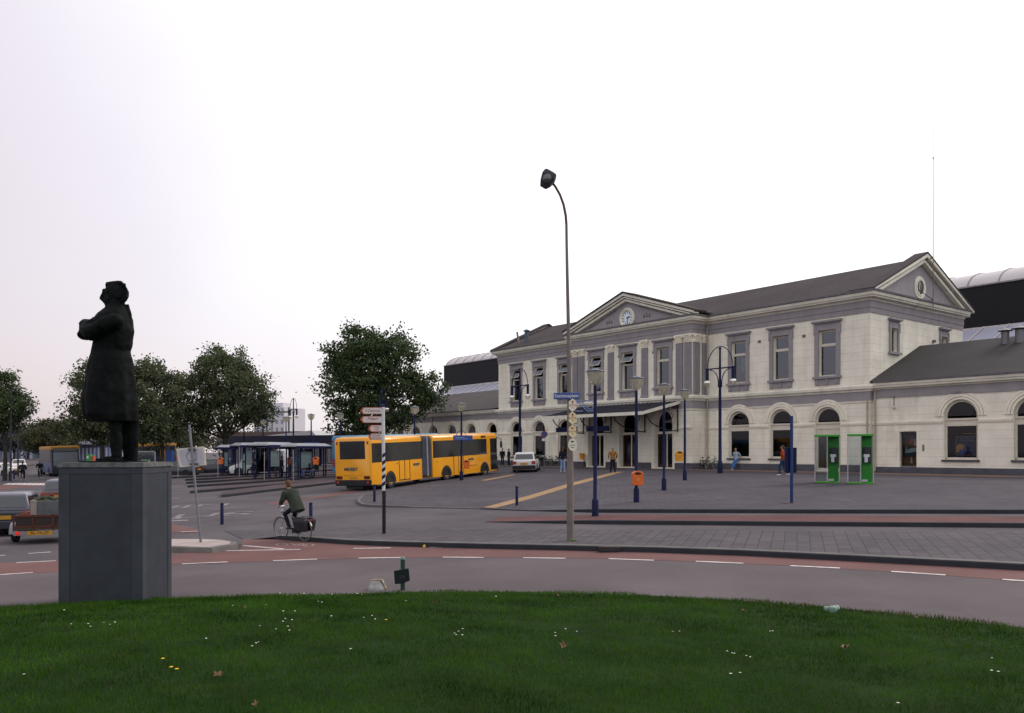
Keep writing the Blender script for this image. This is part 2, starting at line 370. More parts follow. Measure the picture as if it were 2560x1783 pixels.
# roundabout carriageway
def arc(c, r, a0, a1, n): return [(c[0]+r*math.cos(R(a0+(a1-a0)*i/n)), c[1]+r*math.sin(R(a0+(a1-a0)*i/n))) for i in range(n+1)]
dash_low = [(0, 1438, 82, 1432.5), (456, 1411, 569, 1406), (683, 1403, 793, 1399), (896.5, 1396.5, 1002.5, 1395), (1107, 1394, 1208.7, 1395), (1307.7, 1395.5, 1413.6, 1397), (1522, 1398, 1634.7, 1402),
            (1740, 1404.5, 1858.7, 1409.6), (1975.5, 1415.6, 2100, 1421.6), (2228, 1430, 2364, 1439), (2506, 1450, 2608, 1457), (2790, 1471, 2920, 1481)]
lowline = [(-500, 1475)]+[(0, 1438), (250, 1424), (456, 1411), (683, 1403), (896, 1396.5), (1107, 1394), (1307, 1395.5), (1522, 1398), (1740, 1404.5), (1975, 1415.6), (2228, 1430), (2506, 1450), (2790, 1471), (3300, 1512)]
LOW = [flat_at(a, b, BASE) for a, b in lowline]
far_edge = [flat_at(a, b+(10 if a > 650 else 0), BASE) for a, b in reversed(K1[2:])]
ring = arc(ISL, RI-.4, 10, 170, 40)
lo2 = [p for p in LOW]
sheet('road', [p for p in reversed(lo2)]+list(reversed(ring)), BASE+.004, asphalt)
red_up = [(-500, 1438), (0, 1408.5), (140, 1402.5), (300, 1394), (483, 1381), (600, 1378), (607, 1349), (652, 1347), (687, 1344)]+[(a, b+6) for a, b in K1[3:]]
red_poly = [flat_at(a, b, BASE) for a, b in lowline]+[flat_at(a, b, BASE) for a, b in reversed(red_up)]
sheet('cycle_path', red_poly, BASE+.008, redasph)
sheet('cycle_path', [flat_at(a, b, BASE) for a, b in [(300, 1335), (495, 1332), (500, 1327), (425, 1309), (300, 1300)]], BASE+.008, redasph)
sheet('cycle_path', [flat_at(a, b, BASE) for a, b in [(-300, 1232), (0, 1226), (130, 1212), (130, 1206), (0, 1213), (-300, 1222)]], BASE+.008, redasph)
def stroke(mb, a, b, wd, off):
    p = Vector(flat_at(a[0], a[1], BASE)); q = Vector(flat_at(b[0], b[1], BASE)); d = (q-p).normalized(); n = Vector((-d.y, d.x))*wd/2
    n_ = max(1, int((q-p).length/1.5))
    for i in range(n_):
        s_, t_ = p+(q-p)*i/n_, p+(q-p)*(i+1)/n_
        mb.add([(v.x, v.y, T(v.x, v.y)+off) for v in (s_-n, t_-n, t_+n, s_+n)], [(0, 1, 2, 3)])
mk = MB()
for a, b, c, d in dash_low: stroke(mk, (a, b), (c, d), .11, BASE+.012)
for a, b, c, d in [(883.6, 1372, 977, 1370.8), (1074, 1369.4, 1171, 1369.4), (607.7, 1349, 652, 1347), (607.7, 1365, 709, 1373.5), (483.6, 1379.4, 751, 1374.7), (453, 1330, 495, 1329), (71, 1385, 127.5, 1381), (0, 1390, 12.5, 1389), (41, 1408, 140, 1403)]:
    stroke(mk, (a, b), (c, d), .10, BASE+.012)
# bicycle symbol on the red path
mk_, mk = mk, MB()
c1, c2 = (705, 1362.5), (770, 1364)
for cx, cy in (c1, c2):
    pts = [(cx+14*math.cos(t), cy+3.2*math.sin(t)) for t in [math.pi*2*i/12 for i in range(13)]]
    for p, q in zip(pts, pts[1:]): stroke(mk, p, q, .06, BASE+.012)
for p, q in [((705, 1362.5), (725, 1359)), ((725, 1359), (755, 1360)), ((755, 1360), (770, 1364)), ((725, 1359), (742, 1365)), ((742, 1365), (755, 1360)), ((742, 1365), (770, 1364))]: stroke(mk, p, q, .06, BASE+.012)
o = mk.build('road_marking', mat('road_paint_faint', (.24, .17, .165), .8, var=.3, scale=5), recalc=False); o['kind'] = 'structure'; mk = mk_
# broken lines and arrows on the bus station apron and side street
for q in [((428, 1216), (455, 1215), .12), ((428, 1247), (450, 1246), .12), ((428, 1297), (500, 1294), .12), ((428, 1303), (470, 1301.5), .12), ((553, 1285.5), (573, 1285.5), .12), ((60, 1231), (105, 1229), .12)]: stroke(mk, q[0], q[1], q[2], BASE+.012)
for i in range(9): stroke(mk, (5+i*13, 1212+.2*i), (13+i*13, 1208.5), .35, BASE+.012)
mo = mk.build('road_marking', paint, recalc=False); mo['kind'] = 'structure'
def ground_text(body, px, py, size, rz, name='road_marking', sx=1.0):
    x, y = flat_at(px, py, BASE)
    dzx = (T(x+.5, y)-T(x-.5, y)); dzy = (T(x, y+.5)-T(x, y-.5))
    M = Matrix.Translation((x, y, T(x, y)+BASE+.014)) @ Vector((-dzx, -dzy, 1)).to_track_quat('Z', 'Y').to_matrix().to_4x4() @ Matrix.Rotation(rz, 4, 'Z')
    M = Matrix.Translation((x, y, T(x, y)+BASE+.014)) @ Matrix(((1, 0, 0, 0), (0, 1, 0, 0), (dzx, dzy, 1, 0), (0, 0, 0, 1))) @ Matrix.Rotation(rz, 4, 'Z')
    o = text(body, size, paint, None, name, M, ext=.001, sx=sx); o.data.materials[0] = mat('road_paint_worn', (.16, .145, .155), .8, var=.35, scale=2.5); o['kind'] = 'structure'; return o
ground_text('LIJN', 470, 1267, 2.2, R(12), sx=1.0)
ground_text('BUS', 480, 1291, 2.6, R(12), sx=1.1)
# tan guide lines and the strip along the building
sheet('guide_line', [flat_at(a, b) for a, b in [(1208, 1264), (1240, 1265), (1400, 1224), (1563, 1180.5), (1545, 1179.5), (1384, 1219)]], BASE+.125+.0, tanpav).location.z = 0
for o in [bpy.data.objects['guide_line']]:
    for v in o.data.vertices: v.co.z = G(v.co.x, v.co.y)+.008
def drape(name, P, m, off=.008, n=30):
    """strip given by two pixel borders, laid on whatever surface is there"""
    mb = MB(); A, B = P
    def smp(Lp, t):
        k = t*(len(Lp)-1); i = min(int(k), len(Lp)-2); u = k-i
        return (Lp[i][0]+(Lp[i+1][0]-Lp[i][0])*u, Lp[i][1]+(Lp[i+1][1]-Lp[i][1])*u)
    vs = []
    for i in range(n+1):
        for Lp in (A, B):
            x, y = smp(Lp, i/n); vs.append((x, y, G(x, y)+off))
    mb.add(vs, [(2*i, 2*i+2, 2*i+3, 2*i+1) for i in range(n)]); o = mb.build(name, m); o['kind'] = 'structure'
    for p in o.data.polygons:
        pass
    return o
bpy.data.objects.remove(bpy.data.objects['guide_line'])
drape('guide_line', ([flat_at(*p) for p in [(1208, 1264), (1384, 1219), (1545, 1180)]], [flat_at(*p) for p in [(1240, 1265), (1400, 1224), (1563, 1180.5)]]), tanpav, n=60, off=.012)
drape('guide_line', ([flat_at(*p) for p in [(1199, 1199), (1282, 1186)]], [flat_at(*p) for p in [(1216, 1199.5), (1290, 1187)]]), tanpav, n=20, off=.012)
drape('path', ([stl(-30, -2.6)[:2], stl(30, -2.6)[:2]], [stl(-30, -3.3)[:2], stl(30, -3.3)[:2]]), mat('orange_paving', (.25, .135, .07), .8), n=60)
drape('path', ([stl(-40, -.05)[:2], stl(30, -.05)[:2]], [stl(-40, -2.6)[:2], stl(30, -2.6)[:2]]), brownpav, n=60)
# red strip on the apron beside the bus
drape('bus_lane', ([flat_at(*p, BASE) for p in [(660, 1259), (770, 1245), (900, 1222)]], [flat_at(*p, BASE) for p in [(690, 1262), (830, 1241), (935, 1222)]]), redasph, n=20, off=.006)
# bus bays: long narrow kerbed platforms
bays = [((555, 1244), (838, 1210), 3.0), ((475, 1234), (838, 1203), 3.0), ((469, 1219.5), (830, 1196), 3.4), ((466, 1210), (820, 1190.5), 3.4), ((463, 1202.5), (800, 1186.5), 3.4), ((300, 1203), (700, 1184), 4)]
for i, (a, b, wd) in enumerate(bays):
    p, q = Vector(flat_at(*a, BASE)), Vector(flat_at(*b, BASE)); d = (q-p).normalized(); q = q+d*8; n = Vector((-d.y, d.x))
    if n.y < 0: n = -n
    wd = min(wd, 2.6)
    P = [p, p+d*3.5, q, q+n*wd, p+d*4+n*wd, p+d*1.6+n*wd*.55]
    P = [(v.x, v.y) for v in P]; hf = lambda x, y: .14
    SL.append((P, hf)); sheet('bus_platform', P, BASE, brick('bay_pavers', (.088, .062, .068), (.078, .056, .062), (.05, .04, .045), .2, .1, .006, 'xy', rot=R(19), noise=.2, nscale=.5), zf=hf)
    kerb('kerb', None, hf, kerbd, .14, world=[P[5], P[0], P[1], P[2]], proud=.012)
# side street towards the far left: paler pavement
sheet('pavement', [flat_at(a, b, BASE) for a, b in [(-400, 1250), (0, 1213), (40, 1204), (75, 1180), (80, 1165), (40, 1158), (-400, 1165)]], BASE+.03, slabs)
# traffic island with kerb
def island(name, pix, h, mt, mk_):
    P = [Vector(flat_at(a, b, BASE+h)) for a, b in pix]; c = sum(P, Vector((0, 0)))/len(P)
    mb = MB(); o1 = [(p.x, p.y, T(p.x, p.y)+BASE) for p in [c+(p-c)*1.03 for p in P]]; o2 = [(p.x, p.y, T(p.x, p.y)+BASE+h) for p in P]; o3 = [(p.x, p.y, T(p.x, p.y)+BASE+h) for p in [c+(p-c)*.86 for p in P]]
    mb.loft([o1, o2, o3], cap=False); k_ = mb.build('kerb', mk_); k_['kind'] = 'structure'
    mb = MB(); o3 = [(a, b, z+.004) for a, b, z in [(p.x, p.y, T(p.x, p.y)+BASE+h) for p in [c+(p-c)*.87 for p in P]]]; mb.add(o3, [tuple(range(len(o3)))]); o = mb.build(name, mt); o['kind'] = 'structure'
    SL.append(([(p.x, p.y) for p in P], lambda x, y: h))
island('traffic_island', [(330, 1352), (430, 1347), (510, 1347), (560, 1349), (592, 1354), (590, 1361), (530, 1370), (430, 1368), (300, 1362)], .14, mat('pale_concrete', (.33, .27, .255), .85, var=.15, scale=3), mat('island_kerb', (.13, .115, .11), .85, var=.2, scale=2))
# storm drain in the kerb
x, y, z = at(1524, 1368)
dr = thing('storm_drain', 'dark iron gully box set in the pavement kerb near the tall grey lamp post', 'storm drain', (x, y, T(x, y)), R(-6))
MB().box(-.28, .28, -.16, .3, -.1, .016).build('cover', mat('rusty_iron', (.045, .033, .03), .7, .5), dr, bevel=.01)
MB().box(-.24, .24, -.175, -.158, -.1, -.02).build('grille', kerbd, dr)

# ---------------------------------------------------------------- lawn
def lawn():
    mb = MB(); rings = []; K = 96
    for r in [RI*k_ for k_ in (.001, .12, .25, .37, .5, .6, .7, .79, .88, .94, .98, 1)]:
        ring = []
        for i in range(K):
            a = 2*math.pi*i/K; x = ISL[0]+r*math.cos(a); y = ISL[1]+r*math.sin(a)
            jit = (.10*math.sin(a*23)+.08*math.sin(a*57+1)) if r > RI*.99 else 0
            x += jit*math.cos(a); y += jit*math.sin(a)
            ring.append((x, y, T(x, y)+BASE+(.05+1.05*(1-(r/RI)**2) if r < RI*.99 else .0)))
        rings.append(ring)
    mb.loft(rings, cap=False); o = mb.build('lawn', lawnm, smooth=True, angle=80); o['kind'] = 'structure'
lawn()
def vG(x, y):
    D = 52.6-(VX*x+VY*y); t = -.039*np.clip(D-13, 0, 33); r = np.hypot(x-ISL[0], y-ISL[1])
    return t+BASE+.05+1.05*np.clip(1-(r/RI)**2, 0, 1)
def grass():
    rng = np.random.default_rng(3); X = []; 
    for (d0, d1, dens, hh, ww) in ((3.5, 7, 2600, .042, .0042), (7, 10.5, 1300, .046, .0065), (10.5, 19, 620, .05, .010)):
        n = int((d1**2-d0**2)*math.pi/2*.62*dens)
        a = rng.uniform(R(34), R(146), n); d = np.sqrt(rng.uniform(d0**2, d1**2, n)); x = d*np.cos(a); y = d*np.sin(a)
        r = np.hypot(x-ISL[0], y-ISL[1]); ang = np.arctan2(y-ISL[1], x-ISL[0])
        lim = RI-.15+.14*np.sin(ang*31)+.1*np.sin(ang*83)
        ok = r < lim; x, y = x[ok], y[ok]
        cl = .5+.5*np.sin(x*1.9+np.sin(y*1.3)*2)*np.sin(y*2.3+np.sin(x*1.1)*2); fine = .5+.5*np.sin(x*7.1+2*np.sin(y*5.3))*np.sin(y*8.3+2*np.sin(x*4.7))
        h = hh*(.55+.5*cl+.45*fine)*rng.uniform(.6, 1.35, len(x))
        X.append((x, y, h, np.full(len(x), ww)))
    x, y, h, wd = [np.concatenate([q[i] for q in X]) for i in range(4)]; n = len(x); z = vG(x, y)-.004
    th = rng.uniform(0, 2*np.pi, n); lean = rng.uniform(.1, .75, n)*h; la = rng.uniform(0, 2*np.pi, n)
    dx, dy = np.cos(th)*wd/2, np.sin(th)*wd/2
    v = np.empty((n, 3, 3), np.float32)
    v[:, 0] = np.stack([x-dx, y-dy, z], 1); v[:, 1] = np.stack([x+dx, y+dy, z], 1); v[:, 2] = np.stack([x+np.cos(la)*lean, y+np.sin(la)*lean, z+h], 1)
    me = bpy.data.meshes.new('grass'); me.vertices.add(n*3); me.vertices.foreach_set('co', v.ravel())
    me.loops.add(n*3); me.loops.foreach_set('vertex_index', np.arange(n*3, dtype=np.int32)); me.polygons.add(n); me.polygons.foreach_set('loop_start', np.arange(0, n*3, 3, dtype=np.int32)); me.polygons.foreach_set('loop_total', np.full(n, 3, dtype=np.int32))
    me.update(calc_edges=True)
    g = mat('grass_blades', (.013, .050, .005), .8, var=.4, scale=.9, spec=.02, c2=(.052, .128, .014), trans=.22); me.materials.append(g)
    me.materials.append(mat('grass_light', (.045, .085, .010), .8, var=.3, scale=3, spec=.02, trans=.2)); me.materials.append(mat('grass_dry', (.075, .065, .022), .9, var=.4, scale=4, spec=.02))
    r = np.hypot(x-ISL[0], y-ISL[1]); mi = np.zeros(n, np.int32); u = rng.uniform(0, 1, n); cl = np.sin(x*2.3+1.7*np.sin(y*1.9+1))*np.sin(y*3.1+1.3*np.sin(x*1.7))
    mi[(u < .13) | ((cl > .55) & (u < .6))] = 1; mi[(u < .015) | ((x > 1.5) & (r > RI-1.3) & (u < .55*np.clip((r-RI+1.4)/1.2, 0, 1)*np.clip((x-1)/4, 0, 1)+.0))] = 2
    me.polygons.foreach_set('material_index', mi)
    o = bpy.data.objects.new('grass', me); col.objects.link(o); tag(o, 'dark green mown grass covering the roundabout island in the foreground', 'grass', kind='stuff')
    print('blades', n)
grass()
# ================================================================= railway station
st = thing('railway_station', 'long cream rendered station building with violet grey trim, clock pediment and slate roofs', 'railway station', (CORN[0], CORN[1], 0), math.atan2(UY, UX))
def prt(mb, name, m, parent=st, **k): return mb.build(name, m, parent, **k)
class Pl:
    """a wall plane in station coordinates: a along, z up, dep inwards"""
    def __init__(s, ox, oy, dx, dy): s.o = (ox, oy); s.d = (dx, dy); s.n = (-dy, dx)
    def p(s, a, z, dep=0): return (s.o[0]+s.d[0]*a+s.n[0]*dep, s.o[1]+s.d[1]*a+s.n[1]*dep, z)
    def M(s):                                # local matrix: x along, y inwards, z up
        return Matrix(((s.d[0], s.n[0], 0, s.o[0]), (s.d[1], s.n[1], 0, s.o[1]), (0, 0, 1, 0), (0, 0, 0, 1)))
def wall(mb, P, a0, a1, z0, z1, ops=(), dep=.38, dz0=None):
    q = P.p; cur = a0; S = 12
    for (c, hw, zs, zt, arch) in sorted(ops):
        if c-hw > cur: mb.add([q(cur, z0), q(c-hw, z0), q(c-hw, z1), q(cur, z1)], [(0, 1, 2, 3)])
        if zs > z0: mb.add([q(c-hw, z0), q(c+hw, z0), q(c+hw, zs), q(c-hw, zs)], [(0, 1, 2, 3)])
        if arch:
            sp = zt-hw; pts = [(c-hw*math.cos(math.pi*i/(2*S)*1), sp+hw*math.sin(math.pi*i/(2*S))) for i in range(2*S+1)]
            for (xa_, za), (xb_, zb) in zip(pts, pts[1:]): mb.add([q(xa_, za), q(xb_, zb), q(xb_, z1), q(xa_, z1)], [(0, 1, 2, 3)])
            out_ = [(c-hw, zs)]+pts+[(c+hw, zs)]
        else:
            mb.add([q(c-hw, zt), q(c+hw, zt), q(c+hw, z1), q(c-hw, z1)], [(0, 1, 2, 3)]); out_ = [(c-hw, zs), (c-hw, zt), (c+hw, zt), (c+hw, zs)]
        out_.append(out_[0])
        for (xa_, za), (xb_, zb) in zip(out_, out_[1:]): mb.add([q(xa_, za), q(xb_, zb), q(xb_, zb, dep), q(xa_, za, dep)], [(0, 1, 2, 3)])
        cur = c+hw
    if cur < a1: mb.add([q(cur, z0), q(a1, z0), q(a1, z1), q(cur, z1)], [(0, 1, 2, 3)])
def sweep(mb, path, prof):
    """moulding: profile [(out, z)] carried round a plan path with mitred corners"""
    n = len(path); rings = []
    for i, p in enumerate(path):
        p = Vector(p); d0 = (p-Vector(path[i-1])).normalized() if i else None; d1 = (Vector(path[i+1])-p).normalized() if i < n-1 else None
        d0 = d0 or d1; d1 = d1 or d0; n0 = Vector((d0.y, -d0.x)); n1 = Vector((d1.y, -d1.x)); m_ = (n0+n1); m_ = m_/max(m_.dot(n0), .3)
        rings.append([(p.x+m_.x*o_, p.y+m_.y*o_, z) for o_, z in prof])
    mb.loft(rings)
LM = 41.4; RA, RB, RP = -27.7, -13.7, -1.7; WD = 13.45; NW = 66.8; RW = 34; SB = .3
front = Pl(0, 0, 1, 0); ris = Pl(0, RP, 1, 0); wing = Pl(0, SB, 1, 0)
AR = [(-3.1, .95, .9, 4.5, True), (-6.82, .95, .9, 4.5, True), (-10.56, .95, .9, 4.5, True)]
AL = [(-38.3, .95, .9, 4.5, True), (-34.6, .95, .9, 4.5, True), (-30.8, .95, .9, 4.5, True)]
UPR = [(-3.1, .67, 6.65, 9.88, False), (-6.82, .67, 6.65, 9.88, False), (-10.56, .67, 6.65, 9.88, False)]
UPL = [(-38.3, .67, 6.65, 9.88, False), (-34.6, .67, 6.65, 9.88, False), (-30.8, .67, 6.65, 9.88, False)]
UPC = [(-24.6, .67, 6.65, 9.88, False), (-20.7, .67, 6.65, 9.88, False), (-16.7, .67, 6.65, 9.88, False)]
DRS = [(-24.6, 1.0, .12, 4.75, True), (-20.7, 1.0, .12, 4.75, True), (-16.7, 1.0, .12, 4.75, True)]
WR = [(5.68+4*i, 1.0, .9, 4.6, True) for i in range(7)]; WDOOR = [(2.42, .56, .38, 2.7, False)]
WL = [(-(42.95+3.93*i), .85 if i == 0 else .95, .9, 4.5, True) for i in range(6)]
mb = MB()
AR_ = AR[:]; AR_[0] = (-3.1, .95, .12, 4.5, True)
wall(mb, front, -LM, RA, -.3, 5.4, AL); wall(mb, front, RB, 0, -.3, 5.4, AR_)
wall(mb, front, -LM, RA, 5.4, 10.9, UPL); wall(mb, front, RB, 0, 5.4, 10.9, UPR)
wall(mb, ris, RA, RB, -.3, 5.4, DRS, dep=.6); wall(mb, ris, RA, RB, 5.4, 10.9, UPC)
wall(mb, wing, 0, RW, -.3, 5.3, WDOOR+WR); wall(mb, wing, -NW, -LM, -.3, 5.3, WL)
w_front = prt(mb, 'wall', cream, recalc=False)
mb = MB(); endw = Pl(0, 0, 0, 1)
EW = [(3.1, .45, 8.25, 9.9, False), (10.35, .45, 8.25, 9.9, False)]
wall(mb, endw, 0, WD, 5.3, 10.9, EW, dep=.3)
prt(mb, 'wall', cream_e, recalc=False); mb = MB(); lend = Pl(-LM, 0, 0, 1); mb.add([lend.p(0, -.3), lend.p(WD, -.3), lend.p(WD, 10.9), lend.p(0, 10.9)], [(0, 1, 2, 3)])
for x_ in (RA, RB): prt(mb, 'wall', cream_e, recalc=False); mb = MB(); mb.add([(x_, RP, -.3), (x_, 0, -.3), (x_, 0, 10.9), (x_, RP, 10.9)], [(0, 1, 2, 3)])
prt(mb, 'wall', cream_e, recalc=False); mb = MB(); mb.add([(-NW, SB, -.3), (-NW, WD, -.3), (-NW, WD, 5.3), (-NW, SB, 5.3)], [(0, 1, 2, 3)])
prt(mb, 'wall', cream_e, recalc=False); mb = MB(); mb.add([(0, 0, -.3), (0, SB, -.3), (0, SB, 5.3), (0, 0, 5.3)], [(0, 1, 2, 3)]); prt(mb, 'wall', cream_e, recalc=False); mb = MB(); mb.add([(-LM, 0, -.3), (-LM, SB, -.3), (-LM, SB, 5.3), (-LM, 0, 5.3)], [(0, 1, 2, 3)])
prt(mb, 'wall', cream_e, recalc=False)
mb = MB(); mb.add([(-NW, WD, -.3), (RW, WD, -.3), (RW, WD, 5.3), (-NW, WD, 5.3)], [(0, 1, 2, 3)]); mb.add([(-LM, WD, 5.3), (0, WD, 5.3), (0, WD, 10.9), (-LM, WD, 10.9)], [(0, 1, 2, 3)])
mb.add([(RW, SB, -.3), (RW, WD, -.3), (RW, WD, 5.3), (RW, SB, 5.3)], [(0, 1, 2, 3)])
prt(mb, 'back_wall', creamp, recalc=False)
# dark rooms behind the glass
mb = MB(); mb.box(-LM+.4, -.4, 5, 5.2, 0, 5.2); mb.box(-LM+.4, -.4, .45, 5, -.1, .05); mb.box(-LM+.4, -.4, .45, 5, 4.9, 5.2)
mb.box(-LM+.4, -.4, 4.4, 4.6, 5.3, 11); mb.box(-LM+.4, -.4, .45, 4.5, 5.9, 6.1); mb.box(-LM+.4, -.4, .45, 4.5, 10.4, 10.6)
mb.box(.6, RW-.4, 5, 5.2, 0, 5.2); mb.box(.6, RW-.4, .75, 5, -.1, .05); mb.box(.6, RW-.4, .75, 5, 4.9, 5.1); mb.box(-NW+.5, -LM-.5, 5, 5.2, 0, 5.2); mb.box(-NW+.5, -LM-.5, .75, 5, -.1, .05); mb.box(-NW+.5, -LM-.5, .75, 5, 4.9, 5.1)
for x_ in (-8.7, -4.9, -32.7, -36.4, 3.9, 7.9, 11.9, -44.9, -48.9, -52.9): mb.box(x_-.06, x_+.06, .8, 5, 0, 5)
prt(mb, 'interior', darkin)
# plinth, string courses, friezes, cornices
Lf = [(-LM, WD), (-LM, 0), (RA, 0), (RA, RP), (RB, RP), (RB, 0), (0, 0), (0, WD)]
mb = MB(); gaps = [c[0] for c in DRS]
def seg(x0_, x1_, y_, prof, mb_): sweep(mb_, [(x0_, y_), (x1_, y_)], prof)
pp = [(-.02, -.3), (.07, -.3), (.07, .46), (.04, .50), (-.02, .50)]
for run_ in ([(-LM, 0), (RA, 0)], [(RB, 0), (-4.08, 0)], [(-2.12, 0), (-.005, 0)], [(RA, 0), (RA, RP), (-25.75, RP)], [(-23.45, RP), (-21.85, RP)], [(-19.55, RP), (-17.85, RP)], [(-15.55, RP), (RB, RP), (RB, 0)], [(-NW, SB), (-LM, SB)]):
    mb = MB(); sweep(mb, run_, pp); prt(mb, 'plinth', sock)
mb = MB(); seg(.02, RW, SB, [(-.02, -.3), (.06, -.3), (.06, .36), (.03, .40), (-.02, .40)], mb); prt(mb, 'plinth', sock)
mb = MB(); sweep(mb, Lf, [(-.05, 4.8), (.05, 4.8), (.05, 5.42), (-.05, 5.42)]); sweep(mb, Lf, [(-.02, 10.7), (.06, 10.7), (.06, 11.02), (.10, 11.05), (.10, 11.5), (-.02, 11.5)])
seg(.02, RW, SB, [(-.02, 4.95), (.06, 4.95), (.06, 5.5), (-.02, 5.5)], mb); seg(-NW, -LM-.08, SB, [(-.02, 4.95), (.06, 4.95), (.06, 5.5), (-.02, 5.5)], mb)
prt(mb, 'frieze', greyp)
mb = MB(); sweep(mb, Lf, [(-.02, 5.423), (.10, 5.423), (.14, 5.55), (.26, 5.6), (.28, 5.78), (.22, 5.85), (-.02, 5.90)])
sweep(mb, Lf, [(-.02, 4.68), (.05, 4.68), (.07, 4.80), (-.02, 4.80)])
cp = [(-.05, 11.503), (.14, 11.503), (.2, 11.62), (.46, 11.68), (.48, 11.78), (.56, 11.80), (.6, 12.0), (-.05, 12.03)]
sweep(mb, Lf, cp)
wc = [(-.05, 5.503), (.12, 5.503), (.16, 5.58), (.34, 5.62), (.36, 5.74), (.42, 5.77), (.45, 5.92), (-.05, 5.95)]
seg(.02, RW, SB, wc, mb); sweep(mb, [(-NW, WD), (-NW, SB), (-LM-.3, SB)], wc)
prt(mb, 'cornice', whitep)
mb = MB(); gut = [(.45, 12.005), (.68, 12.02), (.70, 12.13), (.45, 12.15)]; sweep(mb, Lf, gut)
g2 = [(.32, 5.925), (.50, 5.93), (.52, 6.03), (.32, 6.05)]; seg(.3, RW, SB, g2, mb); seg(-NW, -LM-.75, SB, g2, mb)
prt(mb, 'gutter', mat('zinc', (.16, .15, .165), .5, .3, var=.2))
# impost bands between the arches
mb = MB(); bp_ = [(-.02, 3.16), (.05, 3.16), (.09, 3.28), (.09, 3.36), (-.02, 3.38)]
def band(x0_, x1_, y_, ops, hw_): 
    cur = x0_
    for c in sorted(ops):
        if c[0]-hw_ > cur+.05: q = MB(); seg(cur, c[0]-hw_, y_, bp_, q); prt(q, 'impost_band', creamp)
        cur = c[0]+hw_
    if cur < x1_: q = MB(); seg(cur, x1_, y_, bp_, q); prt(q, 'impost_band', creamp)
band(-LM, RA, 0, AL, 1.0); band(RB, 0, 0, AR, 1.0); band(RA, RB, RP, DRS, 1.05); band(.02, RW, SB, WR, 1.05); band(-NW, -LM, SB, WL, 1.0)
# main roof (flat topped), its two raised gable ends, tympana
def roof_x(mb, x0_, x1_, ya, yb, ze, zr, th=.12, ov=0):
    ym = (ya+yb)/2
    P_ = [(ya, ze), (ym-.01, zr), (ym+.01, zr), (yb, ze), (yb, ze-th), (ym, zr-th), (ya, ze-th)]
    mb.ext([(x0_, y_, z_) for y_, z_ in P_], (x1_-x0_, 0, 0))
mb = MB(); roof_x(mb, -LM-.1, .1, -.62, WD+.62, 12.12, 15.25)
prt(mb, 'roof', roofm)
for e0, e1 in ((-.35, .62), (-LM-.62, -LM+.35)):
    mb = MB(); roof_x(mb, e0, e1, -.66, WD+.66, 12.22, 15.62); prt(mb, 'roof_edge', roofm)
mb = MB(); ym = WD/2
for x_ in (0.02, -LM-.02): prt(MB().add([(x_, 0, 12.0), (x_, WD, 12.0), (x_, ym, 15.2)], [(0, 1, 2)]), 'tympanum', greyp)
mb.add([(RA, RP-.02, 12.0), (RB, RP-.02, 12.0), ((RA+RB)/2, RP-.02, 14.55)], [(0, 1, 2)])
# recessed panel moulding of the pediment
def pbar(mb, a, b, wd, y0_, y1_):
    a = Vector((a[0], a[1])); b = Vector((b[0], b[1])); d = (b-a).normalized(); n_ = Vector((-d.y, d.x))*wd/2
    mb.ext([(v.x, y0_, v.y) for v in (a-n_, b-n_, b+n_, a+n_)], (0, y1_-y0_, 0))
xc_ = (RA+RB)/2
tym = prt(mb, 'tympanum', greyp)
mb = MB()
for s_ in (-1, 1):
    mb = MB(); pbar(mb, (xc_+s_*4.9, 12.38), (xc_+s_*1.25, 13.62), .07, RP-.05, RP-.02); prt(mb, 'relief', greyd, tym)
for dx_ in (-2.2, 2.2):
    mb = MB()
    for k_ in range(3): mb.box(xc_+dx_-.35+.3*k_, xc_+dx_-.28+.3*k_, RP-.06, RP-.02, 12.55+.08*(k_ == 1), 12.85+.08*(k_ == 1))
    mb.box(xc_+dx_-.4, xc_+dx_+.4, RP-.05, RP-.02, 12.62, 12.68); prt(mb, 'relief', greyd, tym)
# raking cornices
mb = MB()
def rake_x(mb, xa_, xb_, ya, yb, ze, zr, th0, th1):   # in the yz plane, from xa_ to xb_
    ym_ = (ya+yb)/2
    mb.ext([(xa_, ya, ze-th1), (xa_, ya, ze-th0), (xa_, ym_, zr-th0), (xa_, ym_, zr-th1)], (xb_-xa_, 0, 0))
    mb.ext([(xa_, yb, ze-th1), (xa_, yb, ze-th0), (xa_, ym_, zr-th0), (xa_, ym_, zr-th1)], (xb_-xa_, 0, 0))
for s0, s1 in ((.03, 1), (-LM-.03, -1)):
    mb = MB()
    rake_x(mb, s0, s0+s1*.56, -.60, WD+.60, 12.36, 15.62, .13, .38)
    rake_x(mb, s0, s0+s1*.34, -.36, WD+.36, 12.30, 15.50, .38, .62); prt(mb, 'raking_cornice', whitep)
mb = MB()
def rake_f(mb, x0_, x1_, ya, yb, ze, zr, th0, th1):
    xm = (x0_+x1_)/2
    mb.ext([(x0_, ya, ze-th1), (x0_, ya, ze-th0), (xm, ya, zr-th0), (xm, ya, zr-th1)], (0, yb-ya, 0)); mb.ext([(x1_, ya, ze-th1), (x1_, ya, ze-th0), (xm, ya, zr-th0), (xm, ya, zr-th1)], (0, yb-ya, 0))
rake_f(mb, RA-.66, RB+.66, RP-.62, RP-.02, 12.40, 14.86, .0, .24); rake_f(mb, RA-.55, RB+.55, RP-.50, RP-.02, 12.36, 14.80, .24, .36); rake_f(mb, RA-.4, RB+.4, RP-.34, RP-.02, 12.32, 14.74, .36, .55)
prt(mb, 'raking_cornice', whitep)
mb = MB(); xm = xc_
